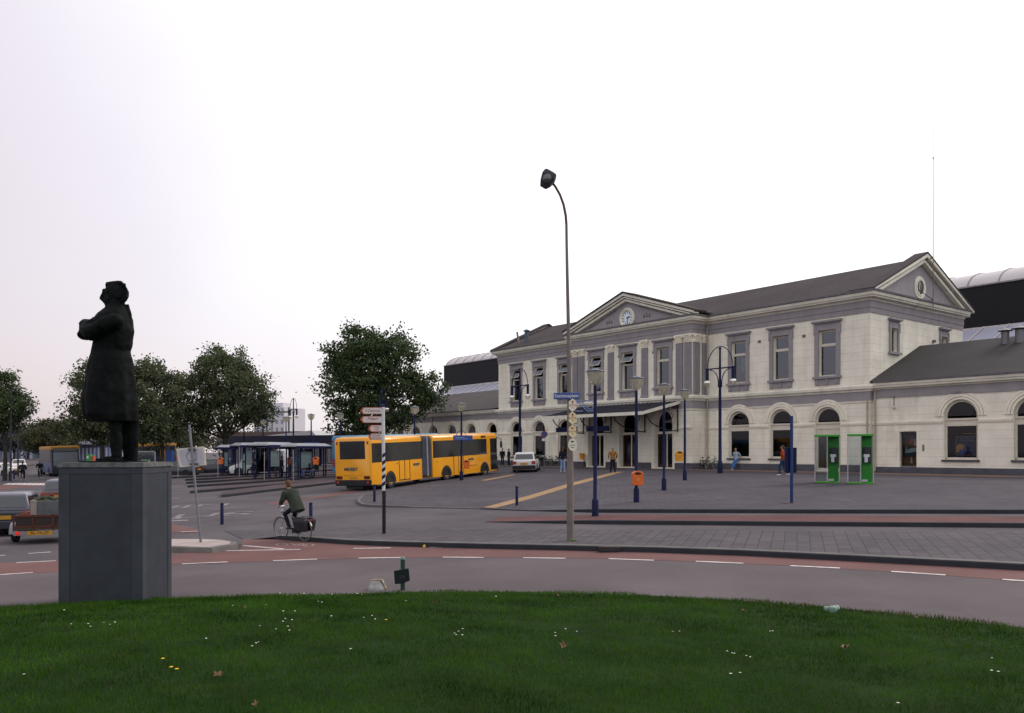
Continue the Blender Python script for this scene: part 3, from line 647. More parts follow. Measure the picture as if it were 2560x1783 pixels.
def cross(mb, x0_, x1_, y0_, y1_, ze, zr): mb.ext([(x0_, y0_, ze), (xm-.01, y0_, zr), (xm+.01, y0_, zr), (x1_, y0_, ze), (x1_, y0_, ze-.12), (xm, y0_, zr-.12), (x0_, y0_, ze-.12)], (0, y1_-y0_, 0))
cross(mb, RA-.7, RB+.7, RP-.55, 5.2, 12.38, 14.72); cross(mb, RA-.74, RB+.74, RP-.70, RP+.9, 12.47, 14.98); prt(mb, 'porch_roof', roofm)
# wing roofs
def hip(mb, x0_, x1_, ya, yb, ze, zr, hipx0=0, hipx1=0):
    ym_ = (ya+yb)/2; vs = [(x0_, ya, ze), (x1_, ya, ze), (x1_, yb, ze), (x0_, yb, ze), (x0_+hipx0, ym_, zr), (x1_-hipx1, ym_, zr)]
    mb.add(vs, [(0, 1, 5, 4), (2, 3, 4, 5), (1, 2, 5), (3, 0, 4), (0, 3, 2, 1)])
wrm = mat('wing_roofing', (.027, .023, .026), .8, var=.2, scale=.6, bump=.1)
mb = MB(); hip(mb, .02, RW, -.18, WD+.2, 6.04, 8.98); prt(mb, 'wing_roof', wrm)
mb = MB(); hip(mb, -NW-.4, -LM-.02, -.18, WD+.2, 6.04, 8.85, hipx0=5.2); prt(mb, 'wing_roof', mat('wing_roofing_old', (.056, .044, .043), .8, var=.2, scale=.6, bump=.1))
# pilasters on the upper porch storey
def pilaster(x_, w_=.68, y_=RP, fl=True, d=.16, side=None):
    mb = MB(); n_ = 6
    if side is None:
        mb.box(x_-w_/2, x_+w_/2, y_-d*.6, y_+.0, 5.93, 10.02)
        for i in range(n_): a = x_-w_/2+w_*(i+.5)/n_; mb.box(a-w_/n_*.34, a+w_/n_*.34, y_-d, y_-d*.6, 6.1, 9.98)
        mb.box(x_-w_/2-.04, x_+w_/2+.04, y_-d-.03, y_, 5.905, 6.1)
    else:
        mb.box(side, side+d*.6, x_-w_/2, x_+w_/2, 5.93, 10.02)
        for i in range(n_): a = x_-w_/2+w_*(i+.5)/n_; mb.box(side+d*.6, side+d, a-w_/n_*.34, a+w_/n_*.34, 6.1, 9.98)
    p_ = prt(mb, 'pilaster', greyp)
    mb = MB()
    def cb(a0, a1, b0, b1, z0_, z1_):
        if side is None: mb.box(x_+a0, x_+a1, y_-b1, y_-b0, z0_, z1_)
        else: mb.box(side+b0, side+b1, x_+a0, x_+a1, z0_, z1_)
    cb(-w_/2-.02, w_/2+.02, 0, d+.02, 10.02, 10.09); cb(-w_/2, w_/2, 0, d-.01, 10.09, 10.55); cb(-w_/2-.1, w_/2+.1, 0, d+.1, 10.55, 10.68)
    def bl(a, b, z_, r_):
        c_ = (x_+a, y_-b, z_) if side is None else (side+b, x_+a, z_)
        mb.ball(c_, r_, 6)
    for row, (z_, k_) in enumerate(((10.17, 5), (10.32, 4), (10.46, 3))):
        for i in range(k_): bl(-w_/2+w_*(i+.5)/k_, d+.01+.02*row, z_, .075)
    for s_ in (-1, 1): bl(s_*w_/2, d+.05, 10.48, .1)
    prt(mb, 'capital', creamp, p_)
for x_ in (-27.3, -26.45, -22.7, -18.7, -14.95, -14.08): pilaster(x_)
pilaster(RP+.42, .7, side=RB); pilaster(-.32, .5, side=RB, d=.1)
# windows
def arch_ring(mb, P, c, z_, r0, r1, d0, d1, n_=20):
    for i in range(n_):
        a, b = math.pi*i/n_, math.pi*(i+1)/n_; q = []
        for r_, t_ in ((r0, a), (r1, a), (r1, b), (r0, b)): q.append((c+r_*math.cos(t_), z_+r_*math.sin(t_)))
        mb.add([P.p(u, v, d0) for u, v in q]+[P.p(u, v, d1) for u, v in q], [(0, 1, 2, 3), (7, 6, 5, 4), (0, 4, 5, 1), (1, 5, 6, 2), (2, 6, 7, 3), (3, 7, 4, 0)])
def pbox(mb, P, a0, a1, z0, z1, d0, d1): 
    vs = [P.p(a, z, d) for a in (a0, a1) for d in (d0, d1) for z in (z0, z1)]
    mb.add(vs, [(0, 1, 3, 2), (4, 6, 7, 5), (0, 4, 5, 1), (2, 3, 7, 6), (0, 2, 6, 4), (1, 5, 7, 3)])
def arched_window(P, c, hw, zs, zt, door=False, blind=None, sillc=sock, wm=creamp, ring_w=.52, label=None):
    sp = zt-hw; mb = MB()
    arch_ring(mb, P, c, sp, hw+.02, hw+ring_w*.30, -.07, .02); arch_ring(mb, P, c, sp, hw+ring_w*.36, hw+ring_w*.66, -.10, .02); arch_ring(mb, P, c, sp, hw+ring_w*.72, hw+ring_w, -.06, .02)
    for s_ in (-1, 1): pbox(mb, P, c+s_*(hw+.01)-.03*(s_ < 0)-.0, c+s_*(hw+.01)+.03*(s_ > 0)+.0, zs, sp, -.03, .05)
    w_ = prt(mb, 'window' if not door else 'doorway', wm)
    if label: w_['label'] = label
    P0_ = P; P = Pl(P.o[0]-P.n[0]*.10, P.o[1]-P.n[1]*.10, P.d[0], P.d[1])
    mb = MB(); arch_ring(mb, P, c, sp, hw-.13, hw-.005, .24, .33)
    pbox(mb, P, c-hw+.005, c+hw-.005, 2.98, 3.12, .22, .34); pbox(mb, P, c-hw+.005, c+hw-.005, 3.12, 3.34, .26, .32); pbox(mb, P, c-hw+.005, c+hw-.005, 3.34, 3.46, .20, .34)
    for s_ in (-1, 1): pbox(mb, P, min(c+s_*(hw-.005), c+s_*(hw-.13)), max(c+s_*(hw-.005), c+s_*(hw-.13)), zs+.0, 2.98, .24, .33); pbox(mb, P, min(c+s_*(hw-.005), c+s_*(hw-.13)), max(c+s_*(hw-.005), c+s_*(hw-.13)), 3.46, sp+.05, .24, .33)
    pbox(mb, P, c-hw+.005, c+hw-.005, zs+.004, zs+.14, .24, .33)
    if door:
        pbox(mb, P, c-.04, c+.04, zs+.14, 2.5, .25, .31); pbox(mb, P, c-hw+.13, c+hw-.13, 2.5, 2.98, .26, .31)
    prt(mb, 'frame', sashm, w_)
    mb = MB(); mb.add([P.p(c-hw+.1, zs+.1, .29), P.p(c+hw-.1, zs+.1, .29), P.p(c+hw-.1, 3.0, .29), P.p(c-hw+.1, 3.0, .29)], [(0, 1, 2, 3)])
    pts = [P.p(c-(hw-.1)*math.cos(math.pi*i/16), max(sp, 3.4)+(hw-.1)*math.sin(math.pi*i/16), .29) for i in range(17)]; mb.add(pts[::-1], [tuple(range(17))])
    prt(mb, 'pane', glass, w_, recalc=False)
    if not door:
        P = P0_; mb = MB(); pbox(mb, P, c-hw-.12, c+hw+.12, zs-.13, zs-.003, -.12, .14); prt(mb, 'sill', sillc, w_)
    return w_
for c, hw, zs, zt, _ in AL+AR_: arched_window(front, c, hw, zs, zt, door=zs < .5)
for c, hw, zs, zt, _ in WR: arched_window(wing, c, hw, zs, zt)
for i, (c, hw, zs, zt, _) in enumerate(WL): arched_window(wing, c, hw, zs, zt, ring_w=.3 if i == 0 else .5)
# diamond rosettes under the wing sills
mb = MB()
for c, hw, zs, zt, _ in WR[:4]:
    mb = MB()
    for s_ in (-.22, 0, .22): mb.ext([wing.p(c+s_-.11, .62, -.03), wing.p(c+s_, .53, -.03), wing.p(c+s_+.11, .62, -.03), wing.p(c+s_, .71, -.03)], Vector(wing.p(0, 0, .03))-Vector(wing.p(0, 0, 0)))
    prt(mb, 'rosette', creamp)
def upper_window(P, c, open_=False, wide=.67, z0=6.65, z1=9.88, apron=True, small=False):
    mb = MB(); jw = .30 if not small else .2; hw = wide
    for s_ in (-1, 1):
        pbox(mb, P, min(c+s_*(hw), c+s_*(hw+jw)), max(c+s_*(hw), c+s_*(hw+jw)), z0, z1+.12, -.10, .02); pbox(mb, P, min(c+s_*(hw+jw*.6), c+s_*(hw+jw+.05)), max(c+s_*(hw+jw*.6), c+s_*(hw+jw+.05)), z1-.3, z1+.34, -.13, .0)
    pbox(mb, P, c-hw, c+hw, z1, z1+.14, -.10, .02); pbox(mb, P, c-hw-jw+.02, c+hw+jw-.02, z1+.12, z1+.46, -.07, .02)
    pbox(mb, P, c-hw-jw-.06, c+hw+jw+.06, z1+.46, z1+.54, -.18, .02); pbox(mb, P, c-hw-jw-.16, c+hw+jw+.16, z1+.54, z1+.66, -.28, .02)
    pbox(mb, P, c-hw-jw-.1, c+hw+jw+.1, z0-.16, z0-.003, -.22, .12)
    if apron:
        pbox(mb, P, c-hw-jw+.03, c+hw+jw-.03, z0-.62, z0-.16, -.08, .02)
        for s_ in (-.75, 0, .75): pbox(mb, P, c+s_-.09, c+s_+.09, z0-.56, z0-.2, -.14, -.08)
    w_ = prt(mb, 'window', greyp)
    mb = MB(); fw = .075
    for s_ in (-1, 1): pbox(mb, P, min(c+s_*hw, c+s_*(hw-fw)), max(c+s_*hw, c+s_*(hw-fw)), z0, z1, .18, .27)
    pbox(mb, P, c-hw+fw, c+hw-fw, z0, z0+.1, .18, .27); pbox(mb, P, c-hw+fw, c+hw-fw, z1-.07, z1, .18, .27)
    zt = z1-1.06
    if not small: pbox(mb, P, c-hw+fw, c+hw-fw, zt-.07, zt+.07, .16, .27)
    prt(mb, 'frame', sashm, w_)
    mb = MB(); mb.add([P.p(c-hw+.05, z0+.05, .23), P.p(c+hw-.05, z0+.05, .23), P.p(c+hw-.05, (zt if not small else z1), .23), P.p(c-hw+.05, (zt if not small else z1), .23)], [(0, 1, 2, 3)])
    prt(mb, 'pane', glass_up, w_, recalc=False)
    if small: return
    # top light, tilted outwards at the foot when open
    a = R(32) if open_ else 0; Hh = 1.0; mb = MB(); mg = MB()
    def q(u, v, t): return P.p(c+u, z1-.07-v*math.cos(a)+t*math.sin(a)*0, .21-v*math.sin(a)+t)
    def bar(u0, u1, v0, v1):
        mb.add([q(u, v, t) for u in (u0, u1) for t in (-.025, .025) for v in (v0, v1)], [(0, 1, 3, 2), (4, 6, 7, 5), (0, 4, 5, 1), (2, 3, 7, 6), (0, 2, 6, 4), (1, 5, 7, 3)])
    h2 = hw-fw-.004; bar(-h2, -h2+.06, 0, Hh-.08); bar(h2-.06, h2, 0, Hh-.08); bar(-h2+.06, h2-.06, 0, .06); bar(-h2+.06, h2-.06, Hh-.14, Hh-.08)
    tl_ = prt(mb, 'top_light', sashm, w_)
    mg.add([q(-h2+.05, .05, 0), q(h2-.05, .05, 0), q(h2-.05, Hh-.13, 0), q(-h2+.05, Hh-.13, 0)], [(3, 2, 1, 0)]); prt(mg, 'pane', glass_up, w_, recalc=False)
for c, *_ in UPR: upper_window(front, c)
for c, *_ in UPL: upper_window(front, c, True)
for c, *_ in UPC: upper_window(ris, c, c < -18)
for c, *_ in EW: upper_window(endw, c, wide=.45, z0=8.25, z1=9.9, apron=False, small=True)
# plants and paper in two of the windows
mb = MB()
for i in range(26): mb.ball((-16.7+random.uniform(-.5, .5), RP+.6+random.uniform(-.1, .2), 6.8+random.uniform(0, 1.1)), random.uniform(.07, .16), 6)
prt(mb, 'house_plant', mat('plant_green', (.02, .12, .05), .7, var=.5, scale=6))
mb = MB(); mb.box(-10.75, -10.2, .52, .54, 7.6, 8.6); prt(mb, 'window_poster', mat('poster_paper', (.35, .5, .42), .6, var=.5, scale=3))
# wall vents beside the upper windows
mb = MB()
for x_ in (-1.35-3.6, -1.3-7.4): mb.box(x_-.13, x_+.13, -.03, .01, 9.55, 9.75)
for x_ in (-25.8, -22.05, -18.05): mb.box(x_+.15, x_+.35, RP-.03, RP+.01, 9.5, 9.66)
prt(mb, 'wall_vent', greyd)
# round window in the gable
mb = MB(); P = endw; c, z_ = ym, 13.15
for r0, r1, d0 in ((.50, .62, -.10), (.62, .82, -.06)):
    for k_ in range(28):
        a, b = 2*math.pi*k_/28, 2*math.pi*(k_+1)/28; q = [(c+r*math.cos(t), z_+r*math.sin(t)) for r, t in ((r0, a), (r1, a), (r1, b), (r0, b))]
        mb.add([P.p(u, v, d0) for u, v in q]+[P.p(u, v, -.02) for u, v in q], [(0, 1, 2, 3), (7, 6, 5, 4), (0, 4, 5, 1), (1, 5, 6, 2), (2, 6, 7, 3), (3, 7, 4, 0)])
rw = prt(mb, 'round_window', whitep)
mb = MB(); mb.add([P.p(c+.51*math.cos(t), z_+.51*math.sin(t), -.035) for t in [2*math.pi*i/24 for i in range(24)]], [tuple(range(24))]); prt(mb, 'pane', mat('dark_pane', (.012, .013, .018), .1, spec=.8), rw)
mb = MB(); pbox(mb, P, c-.16, c-.10, z_-.48, z_+.48, -.07, -.04); prt(mb, 'frame', sashm, rw)
# clock
mb = MB(); ck = ris; cz = 12.78
M0 = Matrix.Translation((xc_, RP-.02, cz)) @ Matrix.Rotation(R(90), 4, 'X')
mb.lathe([(.60, 0), (.86, 0), (.87, .12), (.80, .2), (.72, .2), (.66, .14), (.61, .14), (.61, .0), (.60, 0)], 40, M0, cap=False)
clk = prt(mb, 'clock', whitep, smooth=True)
mb = MB(); mb.lathe([(0, .02), (.62, .02), (.62, .05), (0, .05)], 40, M0); prt(mb, 'clock_face', mat('clock_enamel', (.66, .74, .80), .4), clk)
mb = MB()
for i in range(12):
    a = math.pi*i/6; Mx = M0 @ Matrix.Rotation(a, 4, 'Z'); mb.box(-.035, .035, .40, .57, .055, .06, Mx)
prt(mb, 'numerals', kerbd, clk)
mb = MB(); mb.box(-.035, .035, -.08, .52, .065, .075, M0 @ Matrix.Rotation(R(180), 4, 'Z')); mb.box(-.045, .045, -.06, .34, .08, .09, M0 @ Matrix.Rotation(R(-72), 4, 'Z')); prt(mb, 'clock_hands', kerbd, clk)
# doors below the canopy, dark and deep
for c, hw, zs, zt, _ in DRS:
    sp = zt-hw; mb = MB(); arch_ring(mb, ris, c, sp, hw+.02, hw+.22, -.10, .02); arch_ring(mb, ris, c, sp, hw+.28, hw+.5, -.06, .02)
    for s_ in (-1, 1): pbox(mb, ris, min(c+s_*(hw+.02), c+s_*(hw+.24)), max(c+s_*(hw+.02), c+s_*(hw+.24)), -.1, sp, -.08, .02)
    d_ = prt(mb, 'doorway', creamp)
    mb = MB(); pbox(mb, ris, c-hw, c+hw, 2.85, 3.05, .40, .52); pbox(mb, ris, c-.05, c+.05, .1, 2.85, .44, .5); arch_ring(mb, ris, c, sp, hw-.1, hw, .42, .5)
    prt(mb, 'frame', creamp, d_)
    mb = MB()
    for s_ in (-1, 1):
        a0_, a1_ = sorted((c+s_*.06, c+s_*(hw-.02))); pbox(mb, ris, a0_, a0_+.08, .13, 2.83, .45, .50); pbox(mb, ris, a1_-.08, a1_, .13, 2.83, .45, .50); pbox(mb, ris, a0_+.08, a1_-.08, .13, .4, .45, .50); pbox(mb, ris, a0_+.08, a1_-.08, 2.7, 2.83, .45, .50)
    pbox(mb, ris, c-hw+.02, c-hw+.20, .14, 2.8, .43, .448)
    prt(mb, 'door', mat('dark_red_wood', (.045, .016, .014), .5), d_)
    mb = MB(); mb.add([ris.p(c-hw+.05, .2, .48), ris.p(c+hw-.05, .2, .48), ris.p(c+hw-.05, 2.85, .48), ris.p(c-hw+.05, 2.85, .48)], [(0, 1, 2, 3)]); mb.add([ris.p(c+(hw-.05)*math.cos(math.pi*i/16), sp+(hw-.05)*math.sin(math.pi*i/16), .47) for i in range(17)], [tuple(range(17))]); prt(mb, 'pane', glass, d_, recalc=False)
# glazed shop door in the right wing with posters inside
c, hw, zs, zt, _ = WDOOR[0]
mb = MB(); pbox(mb, wing, c-hw-.14, c-hw-.002, .40, zt+.12, -.05, .12); pbox(mb, wing, c+hw+.002, c+hw+.14, .40, zt+.12, -.05, .12); pbox(mb, wing, c-hw, c+hw, zt+.002, zt+.12, -.05, .12)
sdw = prt(mb, 'shop_door', creamp)
mb = MB(); pbox(mb, wing, c-hw, c-hw+.07, zs, zt, .15, .21); pbox(mb, wing, c+hw-.07, c+hw, zs, zt, .15, .21); pbox(mb, wing, c-hw+.07, c+hw-.07, zt-.07, zt, .15, .21); pbox(mb, wing, c-hw+.07, c+hw-.07, zs, zs+.1, .15, .21); prt(mb, 'frame', greyd, sdw)
mb = MB(); mb.add([wing.p(c-hw+.06, zs+.08, .18), wing.p(c+hw-.06, zs+.08, .18), wing.p(c+hw-.06, zt-.06, .18), wing.p(c-hw+.06, zt-.06, .18)], [(0, 1, 2, 3)]); prt(mb, 'pane', glass, sdw, recalc=False)
def blob(P, c, z_, pts, dep, m, par, name='poster'):
    mb = MB(); mb.ext([P.p(c+u, z_+v, dep) for u, v in pts], Vector(P.p(0, 0, .01))-Vector(P.p(0, 0, 0))); return prt(mb, name, m, par)
circ = lambda r_, a=1, n_=18: [(r_*a*math.cos(2*math.pi*i/n_), r_*math.sin(2*math.pi*i/n_)) for i in range(n_)]
pst = {k_: mat('print_'+k_, c_, .5, var=.25, scale=5) for k_, c_ in dict(red=(.4, .05, .03), white=(.5, .55, .55), dark=(.03, .04, .05), blue=(.03, .09, .3), orange=(.75, .3, .02), navy=(.008, .015, .07), line=(.25, .25, .3), green=(.05, .35, .12)).items()}
blob(wing, c, 1.5, [(-.46, -1.0), (.46, -1.0), (.46, 1.0), (-.46, 1.0)], .45, pst['dark'], sdw)
blob(wing, c+.05, 2.05, circ(.22, 1.1), .42, pst['red'], sdw); blob(wing, c+.1, 1.42, [(-.42, -.12), (.33, .0), (.33, .22), (-.1, .22), (-.42, .1)], .43, pst['white'], sdw); blob(wing, c+.02, .9, circ(.28), .43, mat('print_maroon', (.1, .02, .03), .5), sdw)
for u, v in ((.24, 2.0), (.0, .85), (-.35, 1.5)): blob(wing, c+u, v, [(-.07, -.2), (.07, -.2), (.03, .2), (-.03, .2)], .41, pst['white'], sdw)
# poster with a globe in the first wing window
c = WR[0][0]
blob(wing, c+.12, 1.75, [(-.62, -.58), (.62, -.58), (.62, .58), (-.62, .58)], .46, pst['line'], w_front); blob(wing, c+.12, 1.75, [(-.585, -.545), (.585, -.545), (.585, .545), (-.585, .545)], .45, pst['navy'], w_front)
blob(wing, c-.13, 1.55, circ(.33), .44, pst['blue'], w_front); blob(wing, c-.2, 1.62, [(-.24, -.3), (-.1, -.25), (-.05, -.08), (.1, -.1), (.2, .05), (.22, .18), (.05, .26), (-.15, .24), (-.25, .1)], .43, pst['orange'], w_front)
for k_, z_ in ((0, 2.18), (1, 2.06)): blob(wing, c+.2, z_, [(-.42, -.012), (.42+.1*k_, -.012), (.42+.1*k_, .012), (-.42, .012)], .44, pst['line'], w_front)
blob(wing, c-.38, 1.02, [(-.4, -.06), (.4, -.06), (.4, .06), (-.4, .06)], .45, pst['blue'], w_front)
blob(wing, c+.3, 2.52, [(-.4, -.015), (.55, -.015), (.55, .015), (-.4, .015)], .6, pst['orange'], w_front)
# lamps burning inside: warm fittings
warm = mat('lamp_glow', (1, .45, .12), .5, emit=(1, .36, .06, 2.2)); warmw = mat('lamp_glow_pale', (1, .8, .5), .5, emit=(1, .75, .4, 2.0))
mb = MB()
for x_ in (-42.7, -46.9):
    for z_ in (4.05, 3.75, 3.5): mb.box(x_-.45, x_+.45, 1.2, 1.32, z_-.05, z_+.05)
for x_ in (-30.9,): mb.box(x_-.7, x_+.7, 1.6, 1.66, 2.3, 2.34); mb.box(x_-.7, x_+.7, 1.6, 1.66, 3.85, 3.9)
mb.box(-10.05, -9.9, .9, 1.0, 1.9, 2.5)
prt(mb, 'ceiling_lamp', warm)
mb = MB(); mb.ball((-10.0, 1.0, 2.75), .09, 8); mb.ball((-9.9, 1.1, 3.65), .07, 8); mb.ball((-6.3, 1.2, 3.75), .06, 8); prt(mb, 'pendant_lamp', warmw)
# canopy over the entrance
CA, CB2 = -26.5, -14.9; CF = RP-4.45
mb = MB(); mb.add([(CA, RP-.02, 5.42), (CB2, RP-.02, 5.42), (CB2, CF, 4.42), (CA, CF, 4.42), (CA, RP-.02, 5.34), (CB2, RP-.02, 5.34), (CB2, CF, 4.34), (CA, CF, 4.34)], [(0, 1, 2, 3), (4, 7, 6, 5), (0, 4, 5, 1), (0, 3, 7, 4), (1, 5, 6, 2)])
cn = prt(mb, 'canopy', mat('canopy_zinc', (.085, .08, .10), .55, .2, var=.2))
mb = MB()
for i in range(25):
    x_ = CA+(CB2-CA)*i/24; mb.ext([(x_-.025, RP-.03, 5.424), (x_-.025, RP-.03, 5.49), (x_-.025, CF+.02, 4.49), (x_-.025, CF+.02, 4.424)], (.05, 0, 0))
prt(mb, 'seam', mat('canopy_seam', (.05, .05, .065), .5), cn)
mb = MB(); mb.box(CA-.05, CB2+.05, CF-.05, CF, 4.22, 4.48)
for x_ in (CA-.05, CB2+.004): mb.ext([(x_, RP-.03, 5.22), (x_, RP-.03, 5.47), (x_, CF, 4.47), (x_, CF, 4.22)], (.045, 0, 0))
prt(mb, 'fascia', whitep, cn)
mb = MB()
for x_ in (-26.2, -22.65, -18.65, -15.1):
    mb.box(x_-.04, x_+.04, RP-.14, RP-.06, 3.0, 5.2)
    pts = [(x_, RP-.1, 3.05)]+[(x_, RP-.1-3.6*math.sin(math.pi/2*i/8), 3.05+1.30*(1-math.cos(math.pi/2*i/8))) for i in range(1, 9)]
    mb.tube(pts, .045, 6); mb.tube([(x_, RP-.1, 5.1), (x_, CF+.2, 4.3)], .04, 6); mb.torus((x_, RP-1.0, 4.2), .28, .025, 16, 5, 'x')
prt(mb, 'bracket', kerbd, cn)
# operator emblem on the canopy
emb = thing('railway_emblem', 'blue outlined double arrow railway emblem standing on the entrance canopy', 'emblem', stl(-22.35, CF+.9, 4.70), R(-8))
mb = MB()
def band2(mb, pts, w_, y0_, y1_, closed=False):
    for a, b in zip(pts, pts[1:]+(pts[:1] if closed else [])): pbar(mb, a, b, w_, y0_, y1_)
for s_ in (1, -1):
    pts = [(-.62, .42), (.05, .42), (.62, 1.0-.42), (.62, 0)]
A_ = [(-1.1, .55), (-.62, 1.05), (-.2, 1.05), (.45, .30), (.62, .30)]; Bq = [(1.1, .55), (.62, .05), (.2, .05), (-.45, .80), (-.62, .80)]
emblem_pts = [[(-1.12, .55), (-.72, .98), (-.28, .98), (.40, .28), (.66, .28), (.9, .55)], [(1.12, .55), (.72, .12), (.28, .12), (-.40, .82), (-.66, .82), (-.9, .55)], [(-1.12, .55), (-.72, .12), (-.1, .12)], [(1.12, .55), (.72, .98), (.1, .98)]]
for pl in emblem_pts: band2(mb, pl, .10, -.05, .05)
mb.build('arrow', mat('emblem_blue', (.03, .07, .28), .4), emb)
mb = MB(); 
for pl in emblem_pts: band2(mb, pl, .03, -.06, -.052)
mb.build('outline', mat('emblem_white', (.4, .45, .6), .4), emb)
MB().box(-.7, -.64, -.03, .03, -.25, .1).box(.64, .7, -.03, .03, -.25, .1).build('stand', kerbd, emb)
# blue boards hung under the canopy
for i, (x_, lab) in enumerate(((-24.9, 'blue board hanging under the canopy above the left entrance'), (-21.0, 'blue board hanging under the canopy above the middle entrance'))):
    b_ = thing('hanging_sign', lab, 'sign', stl(x_, CF+1.2, 3.1), math.atan2(UY, UX), 'blue boards under the canopy')
    MB().box(-1.35, 1.35, -.06, .06, 0, .42).build('board', blue, b_, bevel=.01); MB().box(-1, -.97, -.015, .015, .42, 1.3).box(.97, 1, -.015, .015, .42, 1.3).build('hanger', kerbd, b_)
# downpipes
mb = MB()
for x_, y_, z0_, z1_ in ((RB+.22, -.16, .1, 11.5), (-.12, -.14, .1, 4.8), (.25, SB-.14, .1, 5.5), (RA-.3, -.16, .1, 11.5), (9.2+.55-.2, SB-.14, .1, 5.5), (-54.9, SB-.14, .1, 5.5)): mb.tube([(x_, y_, z0_), (x_, y_, z1_)], .06, 8)
prt(mb, 'downpipe', mat('pipe_paint', (.36, .30, .24), .5), smooth=True)
mb = MB(); mb.tube([(.12, 12.6, 7.5), (.12, 12.6, 9.2), (.12, 13.3, 9.2)], .06, 8); mb.box(.05, .06, 12.75, 13.3, 7.5, 9.1); prt(mb, 'overflow_pipe', greyd)
# wall lamp on its rod, letter slot, speaker
mb = MB(); mb.tube([(1.55, SB-.15, 5.0), (1.55, SB-.15, 4.35)], .025, 6); mb.box(1.52, 1.58, SB-.15, SB, 4.95, 5.0); wl_ = prt(mb, 'wall_lamp', kerbd); MB().ball((1.55, SB-.15, 4.27), .1, 10).build('lamp_globe', mat('opal_glass', (.55, .45, .38), .3), wl_)
mb = MB(); mb.box(3.35, 3.45, SB-.05, SB+.01, 1.45, 1.85); mb.box(.0, .2, 8.6, 8.8, 9.35, 9.55); prt(mb, 'wall_box', greyd)
# roof vents and flues
for x_, y_, h_, r_, mm, tilt in ((-39.2, 1.0, 1.1, .11, 'zinc', -.25), (-37.9, 1.0, .95, .22, 'blue_zinc', 0), (6.15, 5.5, .75, .24, 'zinc', 0), (7.0, 5.5, .8, .26, 'zinc', 0)):
    zb = (12.2+3.1*(y_+.6)/7.3) if x_ < 0 else (6.0+2.9*(y_+.2)/6.9); mb = MB(); mb.tube([(x_, y_, zb-.3), (x_+tilt*h_, y_, zb+h_)], r_, 10)
    if r_ > .2: mb.lathe([(r_*1.5, 0), (r_*1.9, .04), (.05, .22)], 12, c=(x_, y_, zb+h_+.05))
    prt(mb, 'roof_vent', mat(mm, (.14, .13, .145) if mm == 'zinc' else (.07, .10, .15), .5, .3), smooth=True)
mb = MB(); mb.box(-1.4, -.1, -.3, .1, 12.22, 12.3); prt(mb, 'snow_guard', kerbd)
# aerial mast on the gable
px_, py_ = .75, 7.17
am = thing('antenna_mast', 'thin tall aerial mast bracketed to the gable end of the station', 'antenna', stl(px_, py_, 11.6), math.atan2(UY, UX))
MB().tube([(0, 0, 0), (0, 0, 4.5), (0, 0, 10.7)], [.035, .03, .024], 6).build('pole', mat('mast_pink', (.22, .12, .13), .5, .4), am)
MB().tube([(0, 0, 10.6), (0, 0, 12.8)], .018, 5).build('whip', mat('mast_pink', (.22, .12, .13), .5, .4), am)
MB().tube([(0, 0, .6), (-.7, -.9, 1.4)], .025, 6).tube([(0, 0, .6), (-.73, -.6, .5)], .025, 6).tube([(0, 0, 3.6), (-.7, -.5, 3.5)], .03, 6).build('bracket', kerbd, am)
MB().ball((0, 0, 10.7), (.05, .05, .12), 6).build('joint', kerbd, am)

# ================================================================= train hall behind the station
th = thing('train_hall', 'huge platform hall behind the station with dark fascia and white barrel vault roof', 'train hall', (CORN[0], CORN[1], 0), math.atan2(UY, UX))
HX0, HX1, HY = -86, 34, 22
mb = MB(); mb.box(HX0, HX1, HY, HY+.4, 11.9, 15.5); mb.box(HX0, HX0+.3, HY+.4, HY+28, 11.9, 15.5); mb.build('fascia', mat('hall_dark', (.0025, .003, .006), .6, var=.2, scale=.4), th)
mb = MB(); n_ = 14; RR = 4.2; ring = []
pts = [(HY+.3+4.2-4.2*math.cos(math.pi*i/n_), 15.3+2.0*math.sin(math.pi*i/n_)) for i in range(n_+1)]
mb.loft([[(x_, y_, z_) for y_, z_ in pts] for x_ in (HX0, HX1)]); mb.build('vault', mat('vault_sheet', (.50, .46, .47), .5, var=.06, scale=.4), th, smooth=True, angle=60)
mb = MB()
for k_ in range(49):
    x_ = HX0+.1+(HX1-HX0-.2)*k_/48
    mb.tube([(x_, y_, z_+.02) for y_, z_ in pts], .07, 5)
mb.box(HX0, HX1, HY-.12, HY+.28, 15.5, 15.62); mb.build('rib', mat('vault_rib', (.24, .22, .23), .5), th)
mb = MB(); mb.add([(HX0, HY-.1, 11.9), (HX1, HY-.1, 11.9), (HX1, 15.2, 8.6), (HX0, 15.2, 8.6)], [(0, 1, 2, 3)]); mb.build('glass_roof', mat('rooflight', (.36, .36, .45), .35, var=.08, scale=.3), th, recalc=False)
mb = MB()
for k_ in range(61):
    x_ = HX0+2*k_; mb.ext([(x_-.05, HY-.1, 11.93), (x_-.05, 15.2, 8.63), (x_-.05, 15.2, 8.73), (x_-.05, HY-.1, 12.03)], (.1, 0, 0))
mb.box(HX0, HX1, HY-.2, HY-.1, 11.8, 11.98); mb.build('glazing_bar', mat('bar_white', (.5, .46, .46), .5), th)
mb = MB()
for k_ in range(0, 61, 5): mb.box(HX0+2*k_-.2, HX0+2*k_+.2, HY+.45, HY+.85, -.3, 11.9)
mb.box(HX0, HX1, 15.3, 15.6, -.3, 8.6); mb.build('column', mat('hall_wall', (.06, .06, .07), .7), th)
